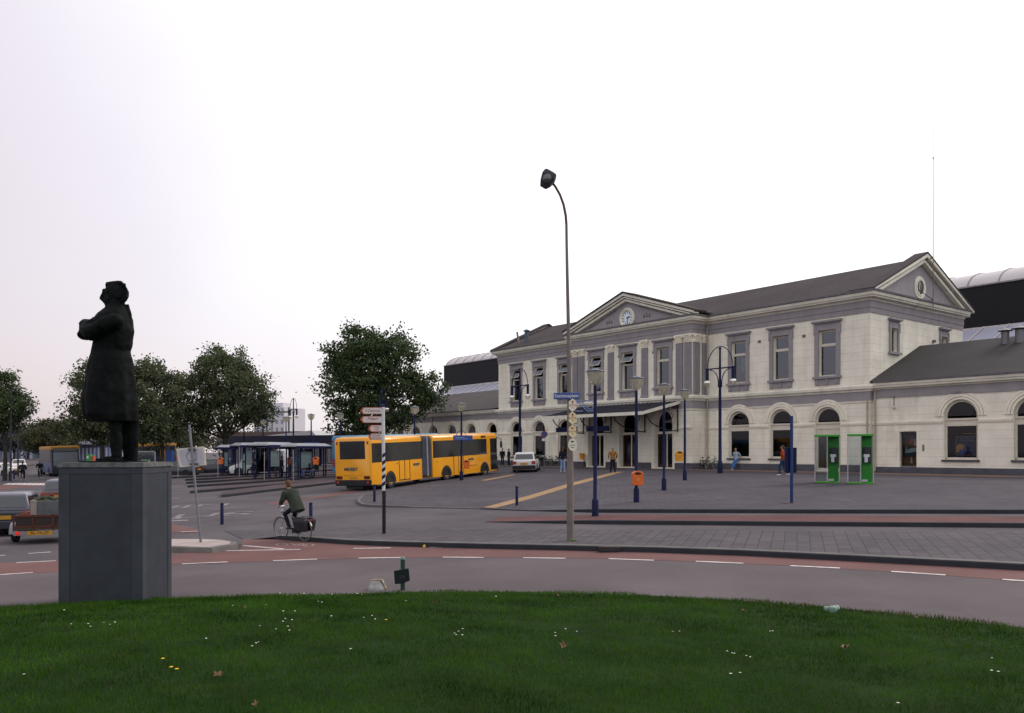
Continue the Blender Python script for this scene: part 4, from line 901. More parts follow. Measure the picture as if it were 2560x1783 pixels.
# ================================================================= street lamps, posts, signs
def milky(name, c, fac, c2=(.95, .94, .9)):
    m = bpy.data.materials.new(name); m.use_nodes = True; t = m.node_tree; p = t.nodes['Principled BSDF']; p.inputs['Base Color'].default_value = tuple(c)+(1,); p.inputs['Roughness'].default_value = .15
    tr_ = t.nodes.new('ShaderNodeBsdfTransparent'); tr_.inputs[0].default_value = tuple(c2)+(1,); mx = t.nodes.new('ShaderNodeMixShader'); mx.inputs[0].default_value = fac
    t.links.new(tr_.outputs[0], mx.inputs[1]); t.links.new(p.outputs[0], mx.inputs[2]); t.links.new(mx.outputs[0], t.nodes['Material Output'].inputs[0]); MATS[name] = m; return m
lampglass = milky('lamp_glass', (.52, .48, .40), .34)
whitecap = mat('lamp_reflector', (.6, .58, .55), .3)
def bowl_lamp(label, base, z_top=5.0):
    t_ = thing('street_lamp', label, 'street lamp', base, 0, 'blue bowl lamps across the square')
    MB().lathe([(.0, -.1), (.115, -.1), (.115, .52), (.10, .56), (.07, .6), (.065, 2.4), (.055, 4.2), (.05, 4.42), (.0, 4.42)], 14).build('pole', blue, t_, smooth=True)
    MB().lathe([(.05, 4.42), (.11, 4.45), (.19, 4.53), (.26, 4.67), (.29, 4.88), (.282, 4.88), (.25, 4.68), (.18, 4.55), (.10, 4.47), (.04, 4.44)], 20).build('bowl', lampglass, t_, smooth=True)
    MB().lathe([(0, 4.885), (.30, 4.885), (.315, 4.90), (.30, 4.92), (.16, 4.95), (.07, 4.99), (0, 5.02)], 20).build('lamp_cap', mat('lamp_cap', (.05, .06, .10), .4), t_, smooth=True)
    MB().lathe([(0, 4.45), (.05, 4.46), (.06, 4.6), (.10, 4.8), (0, 4.82)], 12).build('reflector', whitecap, t_, smooth=True)
    return t_
LB = [((1488, 1290), 'nearest blue lamp post with glass bowl, standing on the red platform strip'), ((1591, 1256), 'blue bowl lamp post carrying an orange litter bin near the kerb'),
      ((1660, 1226), 'third blue bowl lamp post from the kerb, on the plaza before the canopy'), ((1712, 1201), 'blue bowl lamp post nearest the entrance wall, carrying a yellow litter bin'),
      ((1153.6, 1201), 'blue bowl lamp post beside the yellow articulated bus with a blue board')]
bl0 = None; LP = []
for (p, lab) in LB:
    if bl0 is None: bl0 = bowl_lamp(lab, at(*p)); o = bl0
    else: o = dup(bl0, at(*p), 0, lab)
    LP.append(o)
for px, Y, lab in ((1036.6, 55, 'blue bowl lamp rising behind the roof of the yellow articulated bus'), (850.5, 65.6, 'blue bowl lamp in front of the big plane tree behind the bus rear'), (778, 70, 'blue bowl lamp over the right bus shelter, against the white sky'),
                   (715, 76, 'blue bowl lamp just left of the arched double lamp over the shelters'), (658, 79, 'blue bowl lamp half hidden by the tree edge over the middle shelter'), (610, 86, 'blue bowl lamp farthest to the left, hidden in the tree crown')):
    LP.append(dup(bl0, col_at(px, Y), 0, lab))
def twin_lamp(label, base, rz):
    t_ = thing('double_street_lamp', label, 'street lamp', base, rz, 'blue arched double lamps')
    MB().lathe([(0, -.1), (.17, -.1), (.17, .3), (.15, .75), (.11, .8), (.10, 4.5), (.085, 5.8), (.06, 8.0), (0, 8.02)], 14).build('pole', blue, t_, smooth=True)
    mb = MB(); mb.tube([(-1.05, 0, 6.78), (1.05, 0, 6.78)], .045, 8)
    mb.tube([(-1.0*math.cos(math.pi*i/20)*1.0, 0, 6.9+1.27*math.sin(math.pi*i/20)) for i in range(21)], .03, 8)
    for s_ in (-1, 1): mb.tube([(s_*(.14+.66*(1-math.cos(math.pi/2*i/8))), 0, 5.85+.85*math.sin(math.pi/2*i/8)) for i in range(9)], .03, 8); mb.tube([(s_*.14, 0, 5.55), (s_*.14, 0, 5.85)], .03, 8); mb.box(min(s_*.05, s_*.17), max(s_*.05, s_*.17), -.02, .02, 5.62, 5.68)
    mb.build('arm', blue, t_, smooth=True)
    MB().lathe([(0, 8.0), (.09, 8.02), (.09, 8.08), (0, 8.15)], 10).build('finial', blue, t_)
    for s_ in (-1, 1):
        h = MB().lathe([(.0, 6.84), (.10, 6.84), (.10, 6.1), (.14, 6.08), (.0, 6.07)], 12, c=(s_*1.03, 0, 0)).build('lamp_holder', blue, t_, smooth=True)
        MB().lathe([(.06, 6.07), (.18, 6.0), (.215, 5.88), (.2, 5.875), (.02, 5.88)], 16, c=(s_*1.03, 0, 0)).build('reflector', mat('lamp_dome', (.75, .73, .70), .2, .6), h, smooth=True)
        MB().lathe([(.225, 5.9), (.225, 5.86), (.21, 5.76), (.15, 5.66), (.05, 5.61), (0, 5.6)], 16, c=(s_*1.03, 0, 0)).build('lamp_globe', lampglass, h, smooth=True)
    return t_
arz = math.atan2(UY, UX)
tw0 = twin_lamp('tall arched double lamp in front of the first upper window right of the porch', at(1800, 1183.5), arz)
for px, Y, lab in ((1299.7, 67.5, 'arched double lamp behind the small white car at the left station wing'), (733.5, 103, 'reddish arched double lamp far off above the bus shelters'), (955, 86, 'arched double lamp in front of the dark crown of the big plane tree')):
    dup(tw0, col_at(px, Y), arz, lab)
# tall grey street lamp with curved arm
x, y, z = at(1426, 1352)
tl = thing('tall_street_lamp', 'very tall grey concrete street lamp with curved arm carrying the street name sign', 'street lamp', (x, y, z)); s_ = F/y
def pxl(px, py, yy=0): return ((px-1280)/F*(y+yy)-x, yy, EYE+(HZ-py)/F*(y+yy)-z)
conc = mat('lamp_concrete', (.15, .125, .118), .85, var=.18, scale=3, bump=.3, stain=.25)
path = [(1426, 1352), (1425.5, 1180), (1424, 1010), (1421, 820), (1418, 680), (1416.5, 600), (1416, 560)]
mb = MB(); pts = [pxl(*p) for p in path]; pts[0] = (0, 0, -.1); mb.tube(pts, [.096, .088, .066, .048, .040, .036, .035], 12); mb.build('pole', conc, tl, smooth=True)
mb = MB(); pts = [pxl(*p) for p in [(1416, 562), (1414.5, 540), (1409, 512), (1400, 487), (1388, 466), (1383, 460)]]; mb.tube(pts, [.035, .035, .034, .033, .033, .033], 10); mb.build('arm', mat('arm_brown', (.075, .04, .03), .6), tl, smooth=True)
hc = Vector(pxl(1369, 448)); mb = MB(); Mh = Matrix.Translation(hc) @ Matrix.Rotation(R(30), 4, 'Y')
mb.loft([[(sx_*a, sy_*b, c_) for sx_, sy_ in ((-1, -1), (-.5, -1.15), (.5, -1.15), (1, -1), (1, 1), (.5, 1.15), (-.5, 1.15), (-1, 1))] for a, b, c_ in ((.09, .08, -.24), (.15, .14, -.12), (.19, .18, .04), (.175, .17, .16), (.13, .12, .2))], Mh)
mb.build('lamp_head', mat('lamp_head_dark', (.03, .028, .04), .5), tl, bevel=.015)
mb = MB(); mb.ball((0, -.15, -.03), (.13, .09, .14), 12, Mh); mb.build('lamp_lens', mat('lens_grey', (.06, .065, .06), .15, spec=.8), tl, smooth=True)
MB().box(.0, .16, -.14, .16, -.0, .035).build('moss', mat('moss', (.05, .10, .02), 1, var=.4, scale=20), tl, bevel=.015)
# street name plate and four route plates, each its own thing fixed to the lamp
signblue = mat('sign_blue', (.01, .045, .22), .35, spec=.5)
def plate(p0, z_off, M=None): pass
c = Vector((x, y-.16, z))+Vector(pxl(1415.5, 991))
ns_ = thing('street_name_sign', 'blue street name plate across the tall grey lamp post', 'sign', tuple(c), R(-8))
MB().box(-.345, .345, -.015, .015, -.085, .085).build('plate', signblue, ns_, bevel=.012)
text('Stationsplein', .125, mat('sign_white', (.65, .68, .7), .5), ns_, 'lettering', TM((0, -.022, 0)), ext=.002)
ivory = mat('sign_ivory', (.58, .50, .30), .5); ivw = mat('sign_cream', (.60, .56, .46), .5); redink = mat('sign_ink_red', (.30, .05, .03), .6); grink = mat('sign_ink_green', (.02, .06, .03), .6); blk = mat('ink_black', (.01, .01, .012), .6)
for i, (py, mm, ink, lines, lab) in enumerate(((1014, ivw, redink, ('ROUTE', '7 11'), 'topmost pale route plate right under the street name sign'), (1046, ivory, redink, ('ROUTE', '15'), 'second route plate down, ivory with red marks, on the tall lamp post'), (1079, ivory, redink, ('ROUTE', '15'), 'third route plate down with a left arrow, on the tall lamp post'), (1112, ivw, grink, ('route', 'fiets'), 'lowest route plate, whiter and rounded, with dark green marks'))):
    c = Vector((x, y-.2, z))+Vector(pxl(1430, py)); r_ = thing('route_sign', lab, 'sign', tuple(c), 0, 'route plates on the tall lamp post')
    pts = [(-.10, -.09), (0, -.175), (.10, -.09), (.10, .09), (0, .175), (-.10, .09)] if i < 3 else [(.115*math.cos(a)*(1-.0*abs(math.sin(a))), .165*math.sin(a)) for a in [2*math.pi*k_/14 for k_ in range(14)]]
    MB().ext([(u, -.012, v) for u, v in pts], (0, .02, 0)).build('plate', mm, r_)
    text('\n'.join(lines), .062, ink, r_, 'lettering', TM((0, -.016, -.04)), ext=.001)
    ar = MB(); s2 = [(-.012, .02), (.012, .02), (.012, .07), (.035, .07), (0, .115), (-.035, .07), (-.012, .07)]
    if i >= 2: s2 = [(.04, .06), (.04, .085), (-.005, .085), (-.005, .11), (-.05, .072), (-.005, .035), (-.005, .06)]
    ar.ext([(u, -.016, v+.01) for u, v in s2], (0, .003, 0)); ar.build('arrow', ink, r_)
# finger post: black foot, blue and white spiral, white top, four fingers
x, y, z = at(960, 1334); s_ = F/y
fp = thing('direction_signpost', 'finger post with black foot, blue and white spiral bands and white top', 'signpost', (x, y, z))
def hz(py): return EYE+(HZ-py)/F*y-z
zt = hz(1018); z1_, z2_ = hz(1227), hz(1138)
MB().tube([(0, 0, -.1), (0, 0, z1_)], .055, 12).build('foot', mat('post_black', (.006, .006, .008), .4), fp, smooth=True)
MB().tube([(-.01, 0, z1_+.002), (-.025, 0, zt)], .05, 12).build('pole', mat('post_white', (.50, .50, .50), .5, var=.05), fp, smooth=True)
mb = MB(); n_ = 5; H = z2_-z1_
for k_ in range(n_):
    za = z1_+H*k_/n_; pts = []; r_ = .054
    lo_ = [(-.01+r_*math.cos(a), r_*math.sin(a), za+H/n_*.95*(a/(2*math.pi))) for a in [2*math.pi*i/16 for i in range(17)]]
    hi_ = [(p[0], p[1], p[2]+H/n_*.5) for p in lo_]; mb.add(lo_+hi_, [(i, i+1, 17+i+1, 17+i) for i in range(16)])
mb.build('spiral_band', blue, fp)
MB().lathe([(0, zt), (.05, zt), (.055, zt+.05), (0, zt+.1)], 10, c=(-.03, 0, 0)).build('finial', blue, fp)
fw = mat('finger_white', (.52, .47, .47), .5, var=.06); fr_ = mat('finger_red', (.38, .07, .03), .5)
for i, (p0, p1, x0_, L_, tx) in enumerate(((1018, 1036, 896, 0, "'t Centrum"), (1040, 1058, 896, 0, 'Meppel'), (1062, 1080, 915, 0, 'Wijhe\nOlst'), (1083, 1101, 916, 0, 'Emmen\nDeventer'))):
    zc = (hz(p0)+hz(p1))/2; hh = (hz(p0)-hz(p1))/2*.93; xl = (x0_-955)/s_; xr = -.04
    lab = ('', '', '', '')
    mb = MB(); mb.ext([(xl, -.02, zc), (xl+.08, -.02, zc-hh), (xr, -.02, zc-hh), (xr, -.02, zc+hh), (xl+.08, -.02, zc+hh)], (0, .03, 0)); f_ = mb.build('finger_board', fw, fp)
    mb = MB(); b = .012
    mb.ext([(xl-.004, -.026, zc), (xl+.075, -.026, zc-hh), (xl+.115, -.026, zc-hh), (xl+.06, -.026, zc), (xl+.115, -.026, zc+hh), (xl+.075, -.026, zc+hh)], (0, .004, 0))
    mb.box(xl+.1, xr, -.025, -.021, zc+hh-b, zc+hh); mb.box(xl+.1, xr, -.025, -.021, zc-hh, zc-hh+b); mb.box(xr-b, xr, -.0252, -.0212, zc-hh, zc+hh); mb.build('border', fr_, f_)
    text(tx, .10 if i < 2 else .075, redink if i != 2 else fr_, f_, 'lettering', TM(((xl+xr)/2+.04, -.028, zc+(.03 if i == 1 else 0))), ext=.001)
# blue bollards
def bollard(label, loc, grp='blue bollards around the square', h=.8):
    t_ = thing('bollard', label, 'bollard', loc, 0, grp)
    MB().lathe([(0, -.1), (.06, -.1), (.06, h-.1), (.052, h-.09), (.052, h-.075), (.06, h-.065), (.058, h-.02), (.03, h), (0, h)], 14).build('post', blue, t_, smooth=True)
    MB().lathe([(0, 0), (.09, 0), (.09, .012), (0, .013)], 12).build('base_plate', kerbm, t_); return t_
b0 = bollard('blue bollard on the left corner beside the leaning sign pole', at(555, 1312))
for p, lab in (((936, 1255), 'blue bollard on the kerb tip behind the finger post'), ((1292, 1264), 'blue bollard by the end of the tan guide line'), ((777, 1316), 'blue bollard showing just behind the cyclist')): dup(b0, at(*p), 0, lab)
for p, lab in (((23.5, 1204), 'dark bollard beside the foot of the left street tree, nearest one'), ((35, 1199), 'dark bollard beside the far street tree, farther right of the pair')): dup(b0, at(*p), 0, lab, scale=1.15)
# blue pole with ticket box
x, y, z = at(1979, 1258)
tp = thing('information_post', 'tall blue post with a blue box, rusty foot, in front of the telephone booths', 'post', (x, y, z)); hzz = lambda py: EYE+(HZ-py)/F*y-z
MB().tube([(0, 0, -.1), (0, 0, hzz(1040))], .058, 10).build('pole', mat('post_blue', (.006, .02, .13), .4, c2=(.01, .035, .11)), tp, smooth=True)
MB().box(-.19, .22, .07, .25, hzz(1182), hzz(1119)).build('box', blue, tp, bevel=.02)
MB().box(-.3, .05, -.1, .12, -.02, .012).build('base_plate', mat('rust', (.10, .055, .03), .9), tp, bevel=.01)
# litter bins
orange = mat('bin_orange', (.62, .12, .015), .45, var=.12, scale=5, coat=.2); yel = mat('bin_yellow', (.60, .26, .01), .45, var=.12, scale=5, coat=.2)
def litter_bin(label, loc, m, rz=0, grp='litter bins on posts'):
    t_ = thing('litter_bin', label, 'litter bin', loc, rz, grp)
    mb = MB(); sec = lambda w_, d_, z_: [(-w_, -d_, z_), (w_, -d_, z_), (w_, d_, z_), (-w_, d_, z_)]
    mb.loft([sec(.19, .13, 0), sec(.215, .15, .42)]); mb.build('bin_body', m, t_, bevel=.025)
    mb = MB(); pts = [(-.225*math.cos(math.pi*i/12), .425+.14*math.sin(math.pi*i/12)) for i in range(13)]; mb.ext([(a, -.16, b) for a, b in pts], (0, .32, 0)); h_ = mb.build('bin_hood', m, t_, bevel=.01)
    mb = MB(); mb.ext([(.13*math.cos(a), -.167, .475+.045*math.sin(a)) for a in [2*math.pi*i/14 for i in range(14)]], (0, .012, 0)); mb.build('slot', blk, h_)
    mb = MB(); mb.box(-.06, .06, -.15, -.147, .18, .28); mb.build('sticker', mat('bin_sticker', (.6, .2, .08), .5), t_)
    MB().box(-.12, .12, .13, .2, .2, .3).build('bracket', blue, t_); return t_
def yellow(o):
    for c_ in [o]+list(o.children_recursive):
        if c_.type == 'MESH' and c_.data.materials and c_.data.materials[0] == orange: c_.data = c_.data.copy(); c_.data.materials[0] = yel
q = LP[1].location; lb = litter_bin('bright orange litter bin on the second blue lamp post', (q.x+.0, q.y-.27, EYE+(HZ-1213)/F*q.y-.0), orange)
q = LP[3].location; yellow(dup(lb, (q.x-.33, q.y-.1, 1.05+q.z), 0, 'yellow orange litter bin on the lamp post nearest the porch'))
q = LP[4].location; dup(lb, (q.x+.33, q.y-.1, .75+q.z), 0, 'orange litter bin on the lamp post beside the articulated bus')
for px, py, Y, lab in ((551, 1161, 68, 'orange litter bin at the leftmost bus shelter'), (725, 1162, 62, 'orange litter bin at the middle bus shelter'), (790, 1162, 60, 'orange litter bin inside the shelter nearest the yellow bus')):
    X = (px-1280)/F*Y; dup(lb, (X, Y, EYE+(HZ-py)/F*Y), 0, lab)
q = stl(-25.9, -2.2, .7); o = dup(lb, q, arz, 'yellow orange litter bin on a stand left of the station entrance'); yellow(o); MB().box(-.03, .03, .2, .26, -.7, .4).build('stand', blue, o)
# green stub post with a dark box, at the lawn edge, and the white lump of concrete
x, y, z = at(1007, 1476); 
gp = thing('green_post', 'short green post with weathered top and a bent black plate box on the lawn edge', 'post', (x, y, z-.02)); s_ = F/y
MB().tube([(0, 0, -.1), (0, 0, 79/s_)], .045, 12).build('post', mat('post_green', (.012, .04, .028), .5, var=.3, scale=12), gp, smooth=True)
MB().lathe([(0, 79/s_), (.047, 79/s_), (.05, 79/s_+.03), (.03, 79/s_+.055), (0, 79/s_+.06)], 12).build('cap', mat('cap_verdigris', (.10, .19, .16), .6), gp, smooth=True)
MB().ext([(-.15, -.06, 19/s_), (-.17, -.06, 52/s_), (-.02, -.06, 56/s_), (.12, -.07, 59/s_), (.145, -.07, 28/s_), (.0, -.06, 20/s_)], (0, .05, 0)).build('plate', mat('plate_black', (.006, .012, .014), .4), gp, bevel=.008)
MB().box(-.06, .06, -.07, .06, 33/s_, 41/s_).build('clamp', kerbd, gp)
x, y, z = at(943, 1474); s_ = F/y; mb = MB()
mb.loft([[(w_*u, d_*v, z_) for u, v in ((-1, -.7), (-.5, -1), (.5, -1), (1, -.6), (1, .6), (.4, 1), (-.5, 1), (-1, .7))] for w_, d_, z_ in ((.175, .14, -.1), (.165, .13, .05), (.12, .1, .175), (.10, .07, .20), (.07, .05, .19))])
cs = mb.build('marker_stone', mat('stone_white', (.36, .35, .35), .9, var=.35, scale=9, bump=.5, stain=.3), None, bevel=.012, loc=(x, y, z)); tag(cs, 'small whitish weathered stone lump at the lawn edge left of the green post', 'stone')
mb = MB(); mb.ext([(-.1, -.09, .16), (.08, -.09, .175), (.17, -.09, .0), (.19, -.09, .02), (.1, -.09, .205), (-.09, -.09, .20)], (0, .16, 0)); mb.build('rim', mat('stone_ochre', (.18, .14, .10), .9, var=.3, scale=10), cs)
# leaning pole with the back of a square sign on the traffic island
x, y, z = at(503, 1357)
lp = thing('sign_pole', 'leaning grey pole on the traffic island carrying a white square sign seen from behind', 'road sign', (x, y, z)); s_ = F/y
def q_(px, py, yy=0): return ((px-1280)/F*(y+yy)-x, yy, EYE+(HZ-py)/F*(y+yy)-z)
MB().tube([(0, 0, -.1), q_(473, 1062)], .036, 10).build('pole', mat('galvanised', (.16, .16, .19), .5, .3, var=.2, scale=6), lp, smooth=True)
mb = MB(); mb.ext([q_(440, 1122, .1), q_(449, 1168, .1), q_(516, 1163, .1), q_(510, 1116, .1)], (0, .02, 0)); sp_ = mb.build('sign_panel', mat('sign_back', (.50, .47, .40), .5), lp)
mb = MB(); mb.ext([q_(447, 1126, .09), q_(454, 1163, .09), q_(510, 1159, .09), q_(505, 1121, .09)], (0, .008, 0)); mb.build('inner_panel', mat('sign_back_grey', (.36, .35, .40), .4, var=.15), sp_)
mb = MB(); mb.torus(q_(479, 1141, .085), .15, .006, 20, 4, 'y'); mb.box(-.4, -.18, .03, .09, q_(0, 1126)[2], q_(0, 1121)[2]); mb.box(-.35, -.12, .03, .09, q_(0, 1163)[2], q_(0, 1158)[2]); mb.build('clamp', kerbm, sp_)
# no parking sign by the left arches
npx, npy = stl(-32.4, -1.2)[:2]; n0 = thing('no_parking_sign', 'round blue and red no stopping sign on a thin pole by the left arched windows', 'road sign', (npx, npy, G(npx, npy)), 0)
MB().tube([(0, 0, -.1), (0, 0, 3.2)], .03, 8).build('pole', mat('galvanised', (.16, .16, .19), .5), n0)
M_ = Matrix.Translation((0, -.05, 3.1)) @ Matrix.Rotation(R(90), 4, 'X')
MB().lathe([(0, 0), (.33, 0), (.33, .015), (0, .016)], 24, M_).build('disc', fr_, n0)
MB().lathe([(0, .02), (.25, .02), (.25, .024), (0, .025)], 24, M_).box(-.04, .04, -.3, .3, .022, .023, M_ @ Matrix.Rotation(R(45), 4, 'Z')).build('symbol', signblue, n0)
MB().box(-.22, .22, -.07, -.05, 2.42, 2.68).build('plate', mat('sign_white', (.65, .68, .7), .5), n0)
# blue boards on the lamp posts of the bus bays
for lp_, zz, lab in ((LP[4], 2.55, 'blue stop board on the lamp post beside the articulated bus'), (LP[7], 2.2, 'blue stop board above the shelter nearest the yellow bus'), (LP[8], 2.2, 'blue stop board above the middle bus shelter'), (LP[9], 2.2, 'blue stop board above the shelter left of the middle')):
    q = lp_.location; b_ = thing('stop_sign_board', lab, 'sign', (q.x+.1, q.y-.12, q.z+zz), 0, 'blue bus stop boards')
    MB().box(-.62, .62, -.04, .04, 0, .34).build('board', signblue, b_, bevel=.015)
    MB().box(-.5, .1, -.045, -.041, .18, .22).box(-.5, .3, -.045, -.041, .09, .12).build('lettering', mat('sign_pale', (.2, .28, .5), .5), b_)
    MB().torus((-.1, 0, .34), .3, .02, 12, 5, 'y', a0=0, a1=math.pi).build('bracket', blue, b_)
# street lamps with flat arms at the far left
for p, tip, lab in (((27, 1204), (64, 971), 'dark street lamp mast with one flat arm, left edge, nearer one'), ((45, 1192), (79, 1001), 'dark street lamp mast with one flat arm, left edge, farther one')):
    x, y, z = at(*p); t_ = thing('road_lamp', lab, 'street lamp', (x, y, z), 0, 'flat armed road lamps'); h_ = EYE+(HZ-tip[1])/F*y-z; dx = (tip[0]-p[0])/F*y
    MB().tube([(0, 0, -.1), (0, 0, h_-.2), (.2, 0, h_)], .08, 8).build('pole', mat('mast_dark', (.03, .03, .04), .6), t_, smooth=True)
    MB().tube([(.2, 0, h_), (dx*.5, 0, h_)], .04, 6).build('arm', mat('mast_dark', (.03, .03, .04), .6), t_)
    MB().box(dx*.45, dx, -.15, .15, h_-.05, h_+.07).build('lamp_head', mat('head_grey', (.2, .17, .17), .5), t_, bevel=.03)
# telephone booths
gfr = mat('booth_green', (.045, .26, .02), .45, var=.1, coat=.2); silver = mat('aluminium', (.34, .31, .36), .4, .3); gpan = mat('booth_back', (.016, .19, .02), .5, var=.15)
def booth(label, loc, rz):
    t_ = thing('telephone_booth', label, 'phone booth', loc, rz, 'green telephone booths'); W, D, Hh = .55, .38, 2.33
    MB().box(-W-.03, W+.03, -D-.03, D+.03, Hh-.1, Hh).build('roof', gfr, t_, bevel=.015); MB().box(-W-.02, W+.02, -D-.02, D+.02, 0, .06).build('base', gfr, t_)
    for x_, y_, m_ in ((-W, -D, silver), (.0, -D, silver), (W, -D, silver), (-W, D, gfr), (W, D, gfr)):
        MB().box(x_-.022, x_+.022, y_-.022, y_+.022, .06, Hh-.1).build('frame_post', m_, t_)
    MB().box(W+.024, W+.045, D-.1, D, .0, Hh).build('edge_strip', gfr, t_)
    MB().box(.04, W-.04, D-.12, D-.09, .06, Hh-.1).build('back_panel', gpan, t_)
    MB().box(-W+.03, -.03, -D-.004, -D+.004, .08, Hh-.12).build('pane', glassmat('booth_glass', (.85, .9, .9), .92, .1, (.6, .6, .65)), t_)
    MB().box(-W-.006, -W+.006, -D+.03, D-.03, .08, Hh-.12).build('pane', glassmat('booth_glass', (.85, .9, .9), .92), t_)
    mb = MB(); mb.box(.1, .48, D-.35, D-.13, .98, 1.72); ph = mb.build('telephone', mat('phone_dark', (.02, .025, .03), .4), t_, bevel=.02)
    MB().box(.14, .40, D-.37, D-.352, 1.25, 1.38).box(.18, .32, D-.38, D-.352, 1.0, 1.26).build('dial_plate', mat('phone_white', (.55, .58, .6), .4), ph)
    MB().tube([(.14, D-.40, 1.42), (.14, D-.42, 1.5), (.17, D-.42, 1.62)], .025, 6).build('handset', blk, ph)
    MB().box(.06, W-.05, D-.13, D-.121, .72, .76).box(.06, W-.05, D-.13, D-.121, .98, 1.0).build('shelf', gfr, t_)
    MB().box(.05, .3, -.42, -.3, .1, .2).build('foot_rail', silver, t_)
    return t_
bt = booth('left one of the two green framed telephone booths', at(2068, 1207), R(-21)); dup(bt, at(2151, 1209), R(-22), 'right one of the two green framed telephone booths')
# bicycle stand clutter handled with the bicycles

# ================================================================= bus shelters, far buildings
def shelter(label, p0, p1, h=2.45):
    a = Vector(at(*p0)); b = Vector(at(*p1)); d = (b-a); L_ = d.length; rz = math.atan2(d.y, d.x)
    t_ = thing('bus_shelter', label, 'bus shelter', tuple(a), rz, 'bus shelters on the bay platforms')
    mb = MB(); zr = b.z-a.z
    for x_ in (0, .22, L_*.5, L_-.22, L_):
        q = MB(); q.box(x_-.035, x_+.035, .0, .07, zr*x_/L_-.1, h); q.box(x_-.035, x_+.035, 1.25, 1.32, zr*x_/L_-.1, h); q.build('frame_post', blue, t_)
    mb.loft([[(-.35, -.25, h), (L_+.35, -.25, h), (L_+.35, 1.6, h), (-.35, 1.6, h)], [(-.35, -.25, h+.08), (L_+.35, -.25, h+.08), (L_+.35, 1.6, h+.08), (-.35, 1.6, h+.08)], [(0, .1, h+.28), (L_, .1, h+.28), (L_, 1.25, h+.28), (0, 1.25, h+.28)]])
    mb.build('roof', mat('shelter_roof', (.20, .20, .23), .4), t_); MB().box(-.37, L_+.37, -.27, -.24, h-.12, h+.06).box(-.37, L_+.37, 1.58, 1.61, h-.12, h+.06).build('fascia', blue, t_)
    MB().box(.25, L_*.48, .03, .045, .9, 2.1).build('timetable', mat('timetable_grey', (.13, .17, .18), .4, var=.2), t_)
    MB().box(.3, L_-.3, 1.27, 1.28, .3, 2.3).build('pane', glassmat('shelter_glass', (.85, .93, .93), .95), t_)
    MB().box(.5, L_-.5, .8, 1.15, .42, .47).build('bench', silver, t_)
    return t_
shelter('bus shelter nearest the yellow bus, right of the others', (746, 1199), (815, 1191)); shelter('bus shelter just left of the shelter nearest the bus', (672, 1197), (728, 1191)); shelter('bus shelter in front of the white van', (608, 1190), (655, 1187)); shelter('leftmost bus shelter, beside the dark estate car', (553, 1190), (588, 1187))
# thin white stop poles
for px, py, top, lab in ((661, 1201, 1130, 'thin pale stop pole left of the second shelter'), (733, 1203, 1125, 'thin pale stop pole before the shelter nearest the bus'), (545, 1193, 1125, 'thin pale stop pole left of the leftmost shelter'), (445, 1196, 1120, 'thin pale stop pole under the square sign panel'), (598, 1192, 1118, 'thin pale stop pole between the two left shelters')):
    x, y, z = at(px, py); o = MB().tube([(0, 0, -.05), (0, 0, EYE+(HZ-top)/F*y-z)], .025, 6).build('stop_pole', silver, None, loc=(x, y, z)); tag(o, lab, 'pole', 'thin stop poles')
# low platform building, footbridge and blocks beyond
def local_block(name, label, cat, px0, px1, Y0, Y1, h, m, z0=None):
    a = Vector(col_at(px0, Y0)); b = Vector(col_at(px1, Y1)); d = b-a; L_ = Vector((d.x, d.y)).length
    t_ = thing(name, label, cat, (a.x, a.y, min(a.z, b.z)), math.atan2(d.y, d.x)); return t_, L_
t_, L_ = local_block('platform_building', 'long low brown platform roof building behind the bus shelters', 'building', 560, 848, 128, 118, 4, None)
bm_ = mat('brown_fascia', (.10, .068, .062), .8, var=.15)
MB().box(0, L_, 0, 8, -.3, 3.2).build('wall', mat('platform_wall', (.10, .09, .10), .8, var=.3, scale=.8), t_); MB().box(-.5, L_+.4, -1.0, 9, 3.2, 4.5).build('roof', bm_, t_)
mb = MB()
for i in range(24): mb.box(i*L_/24, i*L_/24+.12, -.03, 0, 0, 3.2)
mb.build('mullion', mat('mullion_pale', (.3, .28, .32), .6), t_)
t_, L_ = local_block('white_canopy', 'white pitched canopy roof showing above the dark shelter line', 'canopy', 655, 800, 108, 103, 4, None)
MB().ext([(0, 0, 2.95), (L_, 0, 2.95), (L_*.86, 0, 4.2), (0, 0, 3.55)], (0, 4, 0)).build('roof', mat('canopy_white', (.45, .44, .46), .5, var=.08), t_)
mb = MB(); [mb.box(x_, x_+.15, .2, .35, -.4, 3.2) for x_ in (0, L_*.33, L_*.66, L_-.15)]; mb.build('column', blue, t_)
t_, L_ = local_block('bus_station_canopy', 'long dark blue flat canopy running behind the bus shelters', 'canopy', 560, 860, 96, 88, 3, None)
MB().box(0, L_, 0, 3, 2.75, 3.6).build('roof', mat('canopy_navy', (.012, .014, .035), .6), t_)
for k_ in range(5): MB().box(k_*L_/4.05, k_*L_/4.05+.2, 1.3, 1.5, -.6, 2.75).build('column', blue, t_)
t_, L_ = local_block('apartment_block', 'pale high apartment block far behind the trees, left of the lamps', 'building', 635, 711, 330, 325, 20, None)
MB().box(0, L_, 0, 14, -2, 19).build('wall', mat('block_white', (.50, .48, .52), .8, var=.05), t_)
for fl in range(6):
    for k_ in range(6):
        MB().box(.8+k_*L_/6, .8+k_*L_/6+1.1, -.08, -.02, .6+3*fl, 2.1+3*fl).build('window', mat('block_window', (.22, .22, .27), .3), t_)
MB().box(L_*.55, L_*.8, 3, 8, 19, 21).build('roof_house', mat('block_white', (.5, .48, .52), .8), t_)
